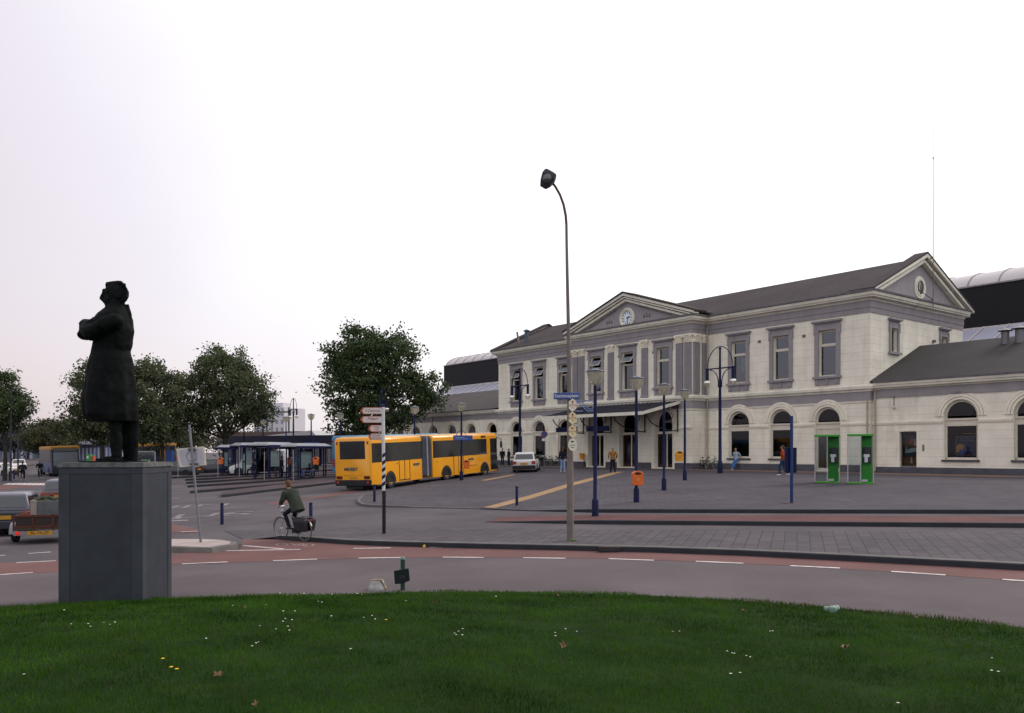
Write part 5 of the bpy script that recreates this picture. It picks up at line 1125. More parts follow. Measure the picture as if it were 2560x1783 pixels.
# railway wires: portal with posts
t_, L_ = local_block('catenary_portal', 'grey overhead line portal beside the pale apartment block', 'catenary', 650, 725, 150, 150, 8, None)
MB().box(0, L_, 0, .3, 8.6, 8.9).build('beam', mat('steel_green', (.12, .13, .12), .6), t_); 
for x_ in (.2*L_, L_-.4): MB().box(x_, x_+.3, 0, .3, -.5, 8.6 if x_ < 3 else 9.6).build('mast', mat('steel_green', (.12, .13, .12), .6), t_)
t_, L_ = local_block('signal_cross', 'dark cross shaped railway mast above the brown platform roof', 'mast', 818, 824, 140, 140, 8, None)
MB().box(0, .35, 0, .3, 0, 6.3).build('mast', kerbd, t_); MB().box(-1.2, 1.5, .1, .2, 5.4, 5.55).build('crossbar', kerbd, t_)
# pavilion with bluish columns behind the statue's legs, more far blocks
t_, L_ = local_block('arcade_building', 'bluish low arcade building far behind the statue legs', 'building', 150, 345, 150, 135, 5, None)
MB().box(0, L_, 0, 6, -1, 3.2).build('wall', mat('arcade_blue', (.10, .12, .22), .8, var=.3, scale=.5), t_); MB().ext([(0, -.5, 3.2), (L_, -.5, 3.2), (L_, 2.5, 4.8), (0, 2.5, 4.8)], (0, 0, .15)).build('roof', mat('arcade_roof', (.12, .12, .16), .6), t_)
for k_ in range(int(L_/1.3)): MB().box(k_*1.3+.3, k_*1.3+.8, -.1, -.02, .6, 2.7).build('window', mat('arcade_pale', (.38, .40, .50), .5), t_)
t_, L_ = local_block('street_terrace', 'hazy row of pale shop fronts at the far end of the left street', 'building', -60, 120, 230, 215, 5, None)
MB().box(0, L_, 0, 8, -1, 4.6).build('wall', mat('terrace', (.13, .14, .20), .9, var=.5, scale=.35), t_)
for k_ in range(8): MB().box(k_*L_/8+.6, k_*L_/8+1.6, -.1, -.02, .4, 2.6).build('window', mat('arcade_pale', (.38, .40, .50), .5), t_)
for px, Y, lab in ((224, 118, 'small bright green box standing just left of the statue feet'),):
    x, y, z = col_at(px, Y); o = thing('green_kiosk', lab, 'kiosk', (x, y, z), 0); MB().box(-.35, .35, -.3, .3, 0, 1.7).build('body', mat('kiosk_green', (.03, .22, .03), .5), o, bevel=.05); MB().box(.4, .7, -.3, .3, .2, 1.5).build('side_sign', mat('kiosk_red', (.35, .06, .03), .5), o); MB().box(-.25, .0, -.32, -.3, 1.2, 1.5).build('notice', whitecap, o)
x, y, z = col_at(424, 92); o = thing('blue_pillar', 'blue and yellow advertising pillar left of the leaning sign pole', 'pillar', (x, y, z), 0); MB().box(-.35, .35, -.3, .3, 0, 2.2).build('body', signblue, o); MB().box(-1.0, -.4, -.1, .1, .8, 2.3).build('panel', mat('panel_yellow', (.5, .22, .02), .5), o)
x, y, z = col_at(362, 75); o = thing('glass_shelter', 'small glass wind screen just right of the statue feet', 'shelter', (x, y, z), 0); MB().box(-.9, .9, 0, .02, .4, 2.3).build('pane', glassmat('shelter_glass', (.85, .93, .93), .95), o); MB().box(-.95, -.9, -.03, .05, -.1, 2.35).box(.9, .95, -.03, .05, -.1, 2.35).box(-.95, .95, -.03, .05, 2.3, 2.36).build('frame', silver, o); MB().box(-.3, .5, -.03, 0, .9, 1.6).build('notice', mat('map_green', (.12, .2, .12), .6, var=.5, scale=6), o)
# litter, leaves and daisies on the lawn
x, y, z = at(2080, 1532); mb = MB()
for i in range(7): mb.ball((random.uniform(-.08, .08), random.uniform(-.05, .05), random.uniform(.0, .05)), (random.uniform(.04, .08), random.uniform(.03, .06), random.uniform(.03, .06)), 7)
o = mb.build('plastic_bag', mat('bag_plastic', (.38, .40, .34), .3, var=.4, scale=14, c2=(.10, .25, .20)), None, smooth=True, loc=(x, y, z+.03), remesh=.012); tag(o, 'crumpled pale plastic bag lying at the right lawn edge', 'litter')
x, y, z = at(1062, 1362); o = MB().box(-.05, .05, -.03, .03, 0, .06).ball((0, 0, .06), .035, 6).build('yellow_litter', mat('litter_yellow', (.7, .5, .05), .5), None, loc=(x, y, z)); tag(o, 'small yellow scrap lying against the dark kerb by the finger post', 'litter')
leafm = mat('dead_leaf', (.15, .088, .042), .8, var=.35, scale=20)
mb = MB(); pts = [(.9, 0), (.45, .3), (.5, .75), (.05, .5), (-.5, .8), (-.45, .25), (-1, 0), (-.45, -.3), (-.4, -.8), (.05, -.45), (.5, -.7), (.5, -.25)]
vs = [(a*.075, b*.06, .02+.03*abs(b)+.02*math.sin(a*4)) for a, b in pts]+[(0, 0, .008)]; mb.add(vs, [(i, (i+1) % 12, 12) for i in range(12)])
leaf0 = None
for p, lab, sc in (((1409, 1627), 'brown fallen leaf in the lawn centre', 1), ((2115, 1632), 'largest tan fallen leaf on the lawn at right', 1.3), ((548, 1704), 'orange brown leaf standing in the grass at lower left', 1), ((1088, 1514), 'small tan leaf near the green post foot', .9), ((612, 1528), 'ochre leaf near the plinth on the lawn', .9), ((1394, 1497), 'dark little leaf near the upper lawn edge', .8), ((1858, 1536), 'leaf lying left of the plastic bag', .8), ((2290, 1553), 'yellowish leaf right of the plastic bag', .8), ((640, 1779), 'leaf at the bottom edge of the lawn', .8)):
    if leaf0 is None: leaf0 = mb.build('fallen_leaf', leafm, None, recalc=False); o = leaf0
    else: o = leaf0.copy(); col.objects.link(o)
    q = at(*p); o.location = (q[0], q[1], q[2]+.045); o.rotation_euler = (random.uniform(-.5, .5), random.uniform(-.4, .4), random.uniform(0, 6)); o.scale = (sc*.72,)*3; tag(o, lab, 'leaf', 'fallen leaves on the lawn')
mb = MB(); mb.lathe([(0, .012), (.012, .010), (.014, .012), (0, .016)], 8)
dz0 = mb.build('daisy', mat('daisy_white', (.7, .68, .6), .6), None); dl = 'tiny white daisy in the dark green lawn'
tag(dz0, dl, 'daisy', 'daisies in the lawn'); first = True
DP = [(160, 1533), (178, 1570), (226, 1576), (260, 1566), (275, 1571), (287, 1565), (220, 1569), (515, 1607), (582, 1522), (665, 1520), (649, 1575), (708, 1536), (713, 1556), (738, 1536), (707, 1563), (730, 1559), (690, 1583), (720, 1576), (723, 1586), (630, 1627), (640, 1619), (646, 1617), (795, 1511), (805, 1513), (760, 1490), (830, 1492), (877, 1634), (909, 1553), (930, 1548), (938, 1557), (828, 1549), (1137, 1594), (1146, 1589), (1157, 1582), (1141, 1598), (1156, 1598), (1388, 1592), (1389, 1600), (1414, 1582), (1442, 1589), (1682, 1589), (1699, 1588), (1818, 1639), (1830, 1644), (1836, 1645), (1866, 1651), (1876, 1654), (1827, 1697), (1850, 1695), (1925, 1588), (1931, 1587), (2245, 1772), (2480, 1656), (2479, 1688), (2496, 1691), (700, 1489), (893, 1490), (905, 1493), (1240, 1498), (60, 1700), (1015, 1509)]
for p in DP:
    o = dz0 if first else dz0.copy()
    if not first: col.objects.link(o)
    first = False; q = at(*p); o.location = (q[0], q[1], q[2]+.035); s_ = .42*q[1]/5 if q[1] > 8 else 1.0; o.scale = (s_, s_, 1); o.rotation_euler = (random.uniform(-.3, .1), random.uniform(-.2, .2), 0)
first = True
for p in [(407, 1661), (428, 1683), (442, 1688), (965, 1560)]:
    if first: y0_ = MB().lathe([(0, .010), (.013, .010), (.016, .014), (0, .019)], 8).build('dandelion', mat('dandelion_yellow', (.75, .42, .01), .6), None); o = y0_
    else: o = y0_.copy(); col.objects.link(o)
    first = False; q = at(*p); o.location = (q[0], q[1], q[2]+.04); tag(o, 'tiny yellow dandelion in the dark green lawn', 'dandelion', 'dandelions in the lawn')
# ================================================================= statue and plinth
px0 = at(357, 1502); Yc = px0[1]
gran = mat('plinth_granite', (.034, .038, .047), .75, var=.16, scale=2.5, bump=.25, bscale=60, stain=.15); grand = mat('plinth_panel', (.026, .030, .040), .7, var=.16, scale=2.5, bump=.2, bscale=60, stain=.2)
ang = R(3.3); sc = Yc/11.6; A_ = 1.15*sc
ex = Vector((math.cos(ang), math.sin(ang))); ey = Vector((-math.sin(ang), math.cos(ang)))     # along the front face, into the plinth
cn_ = Vector((px0[0], px0[1])); hP = (1502-1160)*Yc/F
ctr = cn_-ex*A_/2+ey*A_/2; zb = EYE+(HZ-1502)/F*Yc
pl = thing('plinth', 'tall square grey granite plinth with recessed panels carrying the bronze statue', 'plinth', (ctr.x, ctr.y, zb), ang)
h2 = A_/2
MB().box(-h2+.012, h2-.012, -h2+.012, h2-.012, -.3, hP-.18).build('shaft', grand, pl)
mb = MB(); w_ = .19
for sx_ in (-1, 1):
    for sy_ in (-1, 1):
        a0, a1 = sorted((sx_*h2, sx_*(h2-w_))); b0, b1 = sorted((sy_*h2, sy_*(h2-w_))); q = MB(); q.box(a0, a1, b0, b1, -.3, hP-.18); q.build('corner_pier', gran, pl, bevel=.008)
MB().box(-h2+.004, h2-.004, -h2+.004, h2-.004, hP-.178, hP-.06).build('neck_block', gran, pl, bevel=.008)
mb = MB(); n_ = 10; ring0 = []; ring1 = []
for i in range(40):
    t = i/40*4; s_, u = int(t), t-int(t); p = [(-1+2*u, -1), (1, -1+2*u), (1-2*u, 1), (-1, 1-2*u)][s_]; j = 1+.012*math.sin(i*2.7)+.008*math.sin(i*6.1)
    ring0.append((p[0]*(h2+.02)*j, p[1]*(h2+.02)*j, hP-.058)); ring1.append((p[0]*(h2-.0)*j, p[1]*(h2-.0)*j, hP+.02+.006*math.sin(i*3.3)))
mb.loft([ring0, ring1]); mb.build('cap_slab', mat('cap_stone', (.075, .078, .078), .8, var=.4, scale=7, bump=.4, stain=.3), pl)
# the figure
Ys = ctr.y; ks = Ys/F
def sp(px, py, dy=0): k_ = (Ys+dy)/F; return ((px-1280)*k_, Ys+dy, EYE+(HZ-py)*k_)
zf = zb+hP+.015; dzf = zf-sp(0, 1150)[2]
def L3(px, py, dy=0): p = sp(px, py, dy); return (p[0]-ctr.x, p[1]-ctr.y, p[2]-zf+dzf)
bronze = mat('dark_bronze', (.0025, .003, .004), .7, 0, var=.45, scale=5, bump=.35, bscale=14, spec=.07, c2=(.006, .008, .008))
mb = MB()
def ell(py, xf, xb, hw, n=64, dy=0):
    a = L3((xf+xb)/2, py, dy); rx = (xb-xf)/2*ks; wv = max(0, (py-880)/160)*.05; return [(a[0]+rx*math.cos(t)*(1+wv*(math.sin(t*9+1)-1.1)), a[1]+hw*math.sin(t)*(1+wv*(math.sin(t*9+1)-1.1)), a[2]) for t in [2*math.pi*i/n for i in range(n)]]
mb.loft([ell(1048, 224, 342, .40), ell(1030, 210, 343, .44), ell(988, 208, 342, .43), ell(942, 217, 337, .39), ell(892, 226, 329, .33), ell(872, 231, 323, .29), ell(850, 236, 328, .31), ell(820, 236, 331, .35), ell(795, 238, 328, .36), ell(780, 247, 323, .31), ell(769, 258, 320, .22), ell(757, 270, 316, .12)])
# coat skirts: hem folds
for (px, dy, r0) in () and ((225, -.25, .11), (222, .2, .11), (250, -.40, .1), (290, -.44, .11), (325, -.33, .11), (330, .25, .12), (262, .38, .1), (300, .40, .1)): mb.tube([L3(px+6, 900, dy*.75), L3(px, 970, dy), L3(px-1, 1042, dy*1.0)], [.08, r0, r0*.8], 8)
mb.ball(L3(293, 727), (.172*1, .145, .19), 16)                                   # skull
mb.ball(L3(300, 728), (.155, .16, .17), 14); mb.ball(L3(281, 721), (.118, .13, .15), 14); mb.ball(L3(292, 716), (.155, .13, .125), 14); mb.ball(L3(276, 708), (.08, .10, .06), 10); mb.ball(L3(278, 740), (.095, .11, .13), 14)
mb.tube([L3(263, 716), L3(261, 728), L3(252.5, 741), L3(262, 744)], [.05, .055, .034, .055], 10)   # brow and nose
mb.ball(L3(270, 742), (.075, .085, .13), 12); mb.ball(L3(269.5, 757.5), (.05, .06, .045), 10); mb.tube([L3(273, 754), L3(300, 748)], [.07, .11], 10); mb.tube([L3(312, 768), L3(272, 771)], [.12, .095], 10); mb.ball(L3(263, 749.5), (.026, .04, .015), 8); mb.ball(L3(265, 754), (.024, .036, .014), 8)
for s_ in (-1, 1): mb.ball(L3(267, 729, s_*.05), (.02, .025, .016), 8); mb.tube([L3(262, 725, s_*.02), L3(264, 724, s_*.07)], .012, 6); mb.ball(L3(293, 734, s_*.145), (.028, .02, .045), 8)
for i in range(26):                                                               # curled hair
    a = random.uniform(-.2, 1.75); b = random.uniform(-1, 1); p = L3(294+22*math.sin(a), 724-25*math.cos(a), b*.11); mb.ball(p, random.uniform(.028, .045), 7)
for px, py in ((271, 703), (278, 701), (285, 700.5), (292, 701), (300, 703), (307, 708), (312, 715), (316, 724), (316, 734), (313, 742), (306, 747)): [mb.ball(L3(px-1, py+1, yy_), .042, 8) for yy_ in (-.06, .0, .06)]
mb.ball(L3(268, 701, 0), .026, 8)
mb.tube([L3(294, 745), L3(294, 775)], [.115, .15], 12); mb.tube([L3(317, 755), L3(323, 775), L3(329, 805)], [.045, .04, .02], 8)   # neck, queue
for s_ in (-1, 1):                                                               # folded arms
    sh = L3(288, 796, s_*.33); el_ = L3(226, 826, s_*.36); mb.tube([sh, L3(256, 806, s_*.42), el_], [.14, .135, .13], 12); mb.ball(el_, .14, 12); mb.ball(sh, .15, 12)
    wr = L3(212, 812+8*s_, -s_*.06); mb.tube([el_, L3(214, 820, s_*.2), wr, L3(222, 806+8*s_, -s_*.28)], [.13, .115, .095, .06], 12)
    hd = L3(230, 802+6*s_, -s_*.37)
    for k_ in range(5):
        f0 = Vector(hd)+Vector((-.08+.03*k_, 0, .03)); mb.tube([f0, f0+Vector((.01, -s_*.05, -.04)), f0+Vector((.02, -s_*.05, -.11))], [.02, .018, .013], 6)
mb.tube([L3(224, 822, -.34), L3(216, 824, 0), L3(224, 822, .34)], [.14, .125, .14], 12); mb.ball(L3(210, 832, -.1), (.09, .2, .09), 12); mb.ball(L3(214, 806, .05), (.085, .2, .08), 12); mb.tube([L3(262, 792, -.15), L3(222, 808, -.15)], [.13, .10], 10); mb.tube([L3(262, 792, .15), L3(222, 808, .15)], [.13, .10], 10); mb.tube([L3(243, 798, -.1), L3(232, 788, -.1)], [.07, .045], 8)
for (xa_, xb_, dy, toe) in ((289, 292, -.13, 236), (318, 322, .14, 292)):          # legs, shoes
    w0 = .135 if toe < 250 else .15; mb.tube([L3(xa_, 1030, dy), L3(xa_, 1070, dy), L3(xb_-2, 1100, dy), L3(xb_, 1135, dy)], [w0*1.05, w0*.82, w0*.85, w0*.62], 12)
    mb.tube([L3(xb_+6, 1143, dy), L3((xb_+toe)/2, 1144, dy), L3(toe+4, 1146, dy)], [.075, .07, .045], 10)
mb.tube([L3(330, 1030, .1), L3(333, 1090, .1), L3(333, 1147, .1)], [.14, .10, .08], 10); mb.tube([L3(310, 1148, 0), L3(245, 1149, 0)], [.05, .03], 8)
sto = thing('statue', 'dark bronze statue of a standing man in a long coat with folded arms, looking left', 'statue', (ctr.x, ctr.y, zf))
sb = mb.build('figure', bronze, sto, remesh=.018, smooth=True); sb.modifiers['smooth'].iterations = 2
tx = bpy.data.textures.new('folds', 'CLOUDS'); tx.noise_scale = .16; tx.noise_depth = 3; dm = sb.modifiers.new('folds', 'DISPLACE'); dm.texture = tx; dm.strength = .03; dm.mid_level = .5
q = MB(); q.box(L3(228, 0)[0], L3(345, 0)[0], -.42, .42, -.012, .03); q.build('base_plate', bronze, sto, bevel=.01)

# ================================================================= vehicles
def orient(o, x, y, f, z=None, G_=None):
    """stand a vehicle on the slope, heading f"""
    f = Vector(f).normalized(); gx = (T(x+1, y)-T(x-1, y))/2; gy = (T(x, y+1)-T(x, y-1))/2
    up = Vector((-gx, -gy, 1)).normalized(); fw = (Vector((f.x, f.y, f.x*gx+f.y*gy))).normalized(); yy = -fw; xx = yy.cross(up).normalized()
    o.location = (x, y, (z if z is not None else G(x, y))); o.rotation_euler = Matrix((xx, yy, up)).transposed().to_euler()
rubber = mat('tyre_rubber', (.014, .014, .016), .8); rim = mat('wheel_rim', (.16, .16, .17), .4, .6); black = mat('trim_black', (.012, .012, .014), .5); winm = mat('vehicle_glass', (.012, .016, .020), .08, spec=.9, var=.4, scale=.8)
redl = mat('tail_lamp', (.22, .012, .01), .3, spec=.6); platey = mat('number_plate_yellow', (.42, .21, .02), .5)
def wheel(par, x, y, r, w=.2, name='wheel'):
    s_ = 1 if x > 0 else -1; M = Matrix.Translation((x, y, r)) @ Matrix.Rotation(R(90), 4, 'Y')
    t_ = MB().lathe([(r*.58, -w/2), (r*.93, -w/2), (r, -w/2+.03), (r, w/2-.03), (r*.93, w/2), (r*.58, w/2), (r*.56, 0), (r*.58, -w/2)], 24, M, cap=False).build(name, rubber, par, smooth=True)
    MB().lathe([(0, s_*w*.30), (r*.25, s_*w*.34), (r*.3, s_*w*.22), (r*.52, s_*w*.26), (r*.6, s_*w*.45), (r*.6, -s_*w*.3), (0, -s_*w*.3)], 20, M).build('rim', rim, t_, smooth=True); return t_
def car(name, label, cat, x, y, f, L_, W, H, paintm, kind='hatch', lower=None, plate=True, light=None, group=None, z=None):
    t_ = thing(name, label, cat, (x, y, 0), 0, group); orient(t_, x, y, f, z)
    belt = H*.62 if kind != 'van' else H*.52; fw = -L_/2; rw = L_/2; hw = W/2
    # body: loft across the car's length, forward is -y
    def sec(y_, w_, z0, z1): return [(-w_*.96, y_, z0), (w_*.96, y_, z0), (w_, y_, z0+.2*(z1-z0)), (w_, y_, z1-.18*(z1-z0)), (w_*.94, y_, z1), (-w_*.94, y_, z1), (-w_, y_, z1-.18*(z1-z0)), (-w_, y_, z0+.2*(z1-z0))]
    hood = belt*.86
    S = [(fw, .86, .25, hood*.62), (fw+.08, .94, .2, hood*.82), (fw+.35, .99, .17, hood*.92), (fw+1.1, 1, .17, hood), (fw+1.35, 1, .17, belt), (rw-.4, 1, .17, belt*1.02), (rw-.1, .97, .2, belt*1.0), (rw, .92, .28, belt*.9)] if kind != 'van' else [(fw, .88, .25, belt*.6), (fw+.1, .96, .2, belt*.75), (fw+.9, 1, .18, belt*.95), (fw+1.1, 1, .18, belt), (rw-.1, 1, .18, belt), (rw, .97, .22, belt)]
    b_ = MB().loft([sec(a, hw*b, c, d) for a, b, c, d in S]).build('body', paintm, t_, bevel=.03, smooth=True)
    g0, g1 = (fw+1.3, rw-.12) if kind == 'hatch' else ((fw+1.35, rw-.06) if kind == 'estate' else ((fw+1.5, rw-.75) if kind == 'saloon' else (fw+.95, rw-.02)))
    s0, s1 = (.75, .42) if kind == 'hatch' else ((.75, .2) if kind == 'estate' else ((.75, .75) if kind == 'saloon' else (.55, .06)))
    def gh(k_, z_): q = hw*(.93-.17*k_) if kind != 'van' else hw*(.97-.08*k_); a = g0+s0*k_; b = g1-s1*k_; return [(-q, a, z_), (q, a, z_), (q, b, z_), (-q, b, z_)]
    MB().loft([gh(0, belt-.03), gh(.9, H-.06), [(p[0]*.9, p[1]+(.12 if i < 2 else -.12), H) for i, p in enumerate(gh(1, H))]]).build('cabin', paintm, t_, bevel=.03, smooth=True)
    def face(a, b, c, d, off, u0, u1, v0, v1):      # window quad inset in a cabin face
        a, b, c, d = [Vector(p) for p in (a, b, c, d)]; n = (b-a).cross(d-a).normalized()*off
        P = lambda u, v: (a*(1-u)+b*u)*(1-v)+(d*(1-u)+c*u)*v+n
        return [P(u0, v0), P(u1, v0), P(u1, v1), P(u0, v1)]
    lo, hi = gh(.08, belt+.02), gh(.86, H-.10)
    mb = MB(); mb.add(face(lo[1], lo[0], hi[0], hi[1], -.02, .06, .94, .03, .97), [(0, 1, 2, 3)]); mb.build('windscreen', winm, t_, recalc=False)
    mb = MB(); mb.add(face(lo[2], lo[3], hi[3], hi[2], .02, .07, .93, .1, .92) if kind != 'van' else face(lo[2], lo[3], hi[3], hi[2], .02, .1, .9, .2, .9), [(0, 1, 2, 3)]); mb.build('rear_window', winm, t_, recalc=False)
    for sd_ in (0, 1):
        a, b, c, d = (lo[1], lo[2], hi[2], hi[1]) if sd_ else (lo[0], lo[3], hi[3], hi[0])
        for u0, u1 in ((.12, .47), (.50, .93)) if kind != 'van' else ((.08, .26), (.3, .6), (.63, .94)):
            mb = MB(); mb.add(face(a, b, c, d, .018 if sd_ else -.018, u0, u1, .06, .94), [(0, 1, 2, 3)]); mb.build('side_window', winm, t_, recalc=False)
    r = .30 if kind != 'van' else .33
    for sx_ in (-1, 1):
        for y_ in (fw+.82, rw-.8):
            MB().lathe([(0, 0), (r*1.16, 0), (r*1.16, .015), (0, .015)], 24, Matrix.Translation((sx_*hw-.0075, y_, r+.01)) @ Matrix.Rotation(R(90), 4, 'Y')).build('wheel_arch', black, t_); wheel(t_, sx_*(hw-.07), y_, r)
        MB().box(sx_*hw*.80-.14, sx_*hw*.80+.14, rw-.07, rw+.015, belt*.66, belt*.93).build('tail_light', redl, t_, bevel=.015)
        MB().box(sx_*hw*.72-.14, sx_*hw*.72+.14, fw-.01, fw+.1, hood*.60, hood*.80).build('headlight', mat('lens_clear', (.4, .42, .45), .15), t_, bevel=.015)
        MB().box(sx_*(hw+.02)-.08, sx_*(hw+.02)+.08, g0+.35, g0+.47, belt+.03, belt+.16).build('mirror', black, t_, bevel=.02)
    MB().box(-hw*.97, hw*.97, rw-.06, rw+.05, .25, belt*.58).build('bumper', lower or black, t_, bevel=.03); MB().box(-hw*.95, hw*.95, fw-.05, fw+.1, .22, .46).build('bumper', lower or black, t_, bevel=.03)
    if plate: MB().box(-.26, .26, rw+.005, rw+.03, belt*.64, belt*.64+.13).build('number_plate', platey, t_); MB().box(-.26, .26, fw-.06, fw-.045, .3, .42).build('number_plate', platey, t_)
    if light: MB().box(-hw*.9, hw*.9, rw+.0, rw+.022, belt*.80, belt*.86).build('light_bar', redl, t_)
    return t_
white = mat('paint_white', (.52, .50, .50), .35, var=.03, coat=.4); dark = mat('paint_dark', (.018, .02, .03), .3, coat=.5); maroon = mat('paint_maroon', (.035, .010, .012), .3, coat=.5); silverp = mat('paint_silver', (.075, .072, .10), .3, var=.05, coat=.5)
x, y, z = at(1316, 1187); car('hatchback_car', 'small white hatchback with dark lower bumper parked before the left station wing', 'car', 1.1, 61.4, (.11, .99), 4.02, 1.72, 1.43, white, 'hatch')
car('white_van', 'white minibus parked side on behind the bus shelters', 'van', *[(650-1280)/F*73, 73], (-1, -.12), 4.9, 1.95, 2.15, white, 'van')
car('estate_car', 'black estate car parked left of the shelters behind the sign pole', 'car', *[(522-1280)/F*76, 76], (-1, -.25), 4.4, 1.75, 1.45, dark, 'estate')
car('dark_saloon', 'dark saloon car parked just right of the plinth top', 'car', *[(441-1280)/F*74, 74], (-1, .15), 4.4, 1.72, 1.38, dark, 'saloon')
car('white_car', 'white car cut by the left edge of the photo by the far trees', 'car', *[(-2-1280)/F*92, 92], (-1, .2), 4.3, 1.7, 1.4, white, 'saloon')
car('white_taxi', 'white taxi facing the camera behind the two riders on the left street', 'car', *[(48-1280)/F*112, 112], (.5, -.86), 4.6, 1.75, 1.45, white, 'saloon')
o = car('maroon_car', 'dark maroon car with full width tail lights, half hidden by the plinth', 'car', *[(170-1280)/F*42, 42], (-.34, .94), 4.4, 1.72, 1.42, silverp, 'hatch', lower=maroon, light=True)
for ch in o.children:
    if ch.name.startswith('body'): ch.data.materials[0] = maroon
o = car('towing_car', 'silver blue car towing the red trailer at the left edge', 'car', *[(38-1280)/F*29.2, 29.2], (-.36, .93), 4.3, 1.7, 1.42, silverp, 'estate', lower=dark)
for ch in o.children:
    if ch.name.startswith('body'): ch.data.materials[0] = dark
# red open trailer
Yt = 24.9; tx_, ty_ = (98-1280)/F*Yt, Yt; tr = thing('trailer', 'red open frame trailer with yellow number plate behind the silver blue car', 'trailer', (0, 0, 0)); orient(tr, tx_, ty_+.2, (-.30, .95))
trred = mat('trailer_red', (.075, .018, .010), .5, var=.25, scale=6)
MB().box(-.78, .78, -2.0, 0, .42, .50).build('deck', mat('trailer_board', (.06, .045, .035), .8), tr)
mb = MB()
for z_ in (.5, .82): mb.box(-.8, .8, -.03, .02, z_, z_+.06); mb.box(-.8, .8, -2.03, -1.98, z_, z_+.06)
for x_ in (-.8, -.3, .25, .76): mb.box(x_, x_+.05, -.03, .02, .4, .88)
for sx_ in (-.8, .76):
    for z_ in (.5, .82): mb.box(sx_, sx_+.04, -2.0, 0, z_, z_+.05)
    mb.box(sx_, sx_+.04, -2.0, -1.95, .4, 1.32); mb.box(sx_, sx_+.04, -.9, -.85, .4, .88)
mb.box(-.8, .8, -2.02, -1.98, 1.28, 1.32); mb.build('side_frame', trred, tr)
MB().box(-.74, .74, -.02, -.005, .54, .82).build('mesh_panel', mat('mesh_dark', (.03, .022, .02), .9), tr); MB().box(-.78, .78, .02, .06, .27, .40).build('light_board', mat('board_grey', (.18, .17, .19), .5), tr)
tp_ = MB().box(-.27, .42, .062, .07, .275, .40).build('number_plate', platey, tr); text('PL-74-ZF', .13, blk, tp_, 'lettering', TM((.075, .074, .337), rz=180), ext=.001)
MB().box(.6, .72, .06, .08, .29, .39).build('tail_light', mat('lamp_red_lit', (.5, .02, .01), .3, emit=(1, .03, .02, .25)), tr); MB().box(-.72, -.6, .06, .08, .29, .39).build('tail_light', redl, tr)
for sx_ in (-1, 1):
    wheel(tr, sx_*.93, -.85, .27, .16); q = [(.34*math.cos(a), .34*math.sin(a)) for a in [math.pi*i/10 for i in range(11)]]
    MB().ext([(sx_*.93-.11, -.85+a, .27+b) for a, b in q]+[(sx_*.93-.11, -.85+a*.92, .27+b*.92) for a, b in reversed(q)], (.22, 0, 0)).build('mudguard', mat('mudguard_grey', (.22, .22, .26), .5), tr)
MB().tube([(-.4, -2, .42), (0, -3.0, .42), (.4, -2, .42)], .035, 6).build('drawbar', trred, tr)
def on_trailer(name, label, cat, lx, ly, lz):
    o = thing(name, label, cat, (0, 0, 0)); bpy.context.view_layer.update(); M = tr.matrix_basis @ Matrix.Translation((lx, ly, lz)); o.location = M.to_translation(); o.rotation_euler = tr.rotation_euler; return o
o = on_trailer('grey_cabinet', 'grey cabinet standing on the red trailer', 'cabinet', 0.0, -.45, .51); MB().box(-.42, .22, -.3, .2, 0, .78).build('body', mat('cabinet_grey', (.085, .088, .095), .6, var=.2), o, bevel=.02); MB().box(.225, .40, -.3, .2, 0, .80).build('side_panel', mat('cabinet_beige', (.23, .20, .17), .7), o, bevel=.01)
o = on_trailer('branches', 'cut greenery and boards heaped over the cabinet on the trailer', 'garden waste', 0, -.45, 1.3); mb = MB(); mb.tube([(.4, -.3, .02), (.0, .0, .1), (-.4, .1, .0), (-.72, .1, -.5)], [.04, .06, .06, .03], 8)
for i in range(12): mb.ball((random.uniform(-.35, .35), random.uniform(-.2, .15), random.uniform(-.02, .08)), (random.uniform(.05, .12), .06, .04), 6)
mb.build('heap', mat('waste_green', (.05, .055, .035), .9, var=.5, scale=8), o); MB().ext([(-.3, .1, 0), (-.45, .12, .0), (-.85, .12, -.55), (-.8, .1, -.62)], (0, .06, 0)).box(-.3, .35, -.35, -.3, -.02, .02).build('board', mat('waste_board', (.20, .18, .12), .8), o)

# ---- buses (forward is -y, the rear face lies at y=0)
byel = mat('bus_yellow', (.72, .30, .006), .35, var=.04, scale=1, coat=.5, stain=.08); bglass = mat('bus_glass', (.016, .018, .02), .1, spec=.8, var=.5, scale=.7); bdark = mat('bus_underside', (.012, .013, .016), .6); bell = mat('bellows_grey', (.085, .088, .11), .8, var=.2)
roofp = mat('bus_roof', (.50, .44, .36), .5)
def bus_shell(y0, y1, W=2.5, z0=.32, z1=3.02, r0=.12, r1=.12, rr=.22):
    def sec(y_, k, dz=0):
        w_ = W/2-k; zt = z1-k*.8; P = [(-w_, y_, z0+k*.3), (w_, y_, z0+k*.3), (w_, y_, zt-rr)]+[(w_-rr+rr*math.cos(a), y_, zt-rr+rr*math.sin(a)) for a in (R(30), R(60), R(90))]+[(-w_+rr-rr*math.sin(a), y_, zt-rr+rr*math.cos(a)) for a in (0, R(30), R(60))]+[(-w_, y_, zt-rr)]
        return P
    S = [sec(y0, r0), sec(y0-.04, r0*.4), sec(y0-.14, 0), sec(y1+.14, 0), sec(y1+.04, r1*.4), sec(y1, r1)]
    return MB().loft(S)
def side_glass(par, sx_, y0, y1, z0, z1, W=2.5, name='side_window', m=None):
    x_ = sx_*(W/2+.004); mb = MB(); mb.box(min(x_, x_-sx_*.02), max(x_, x_-sx_*.02), y1, y0, z0, z1); return mb.build(name, m or bglass, par)
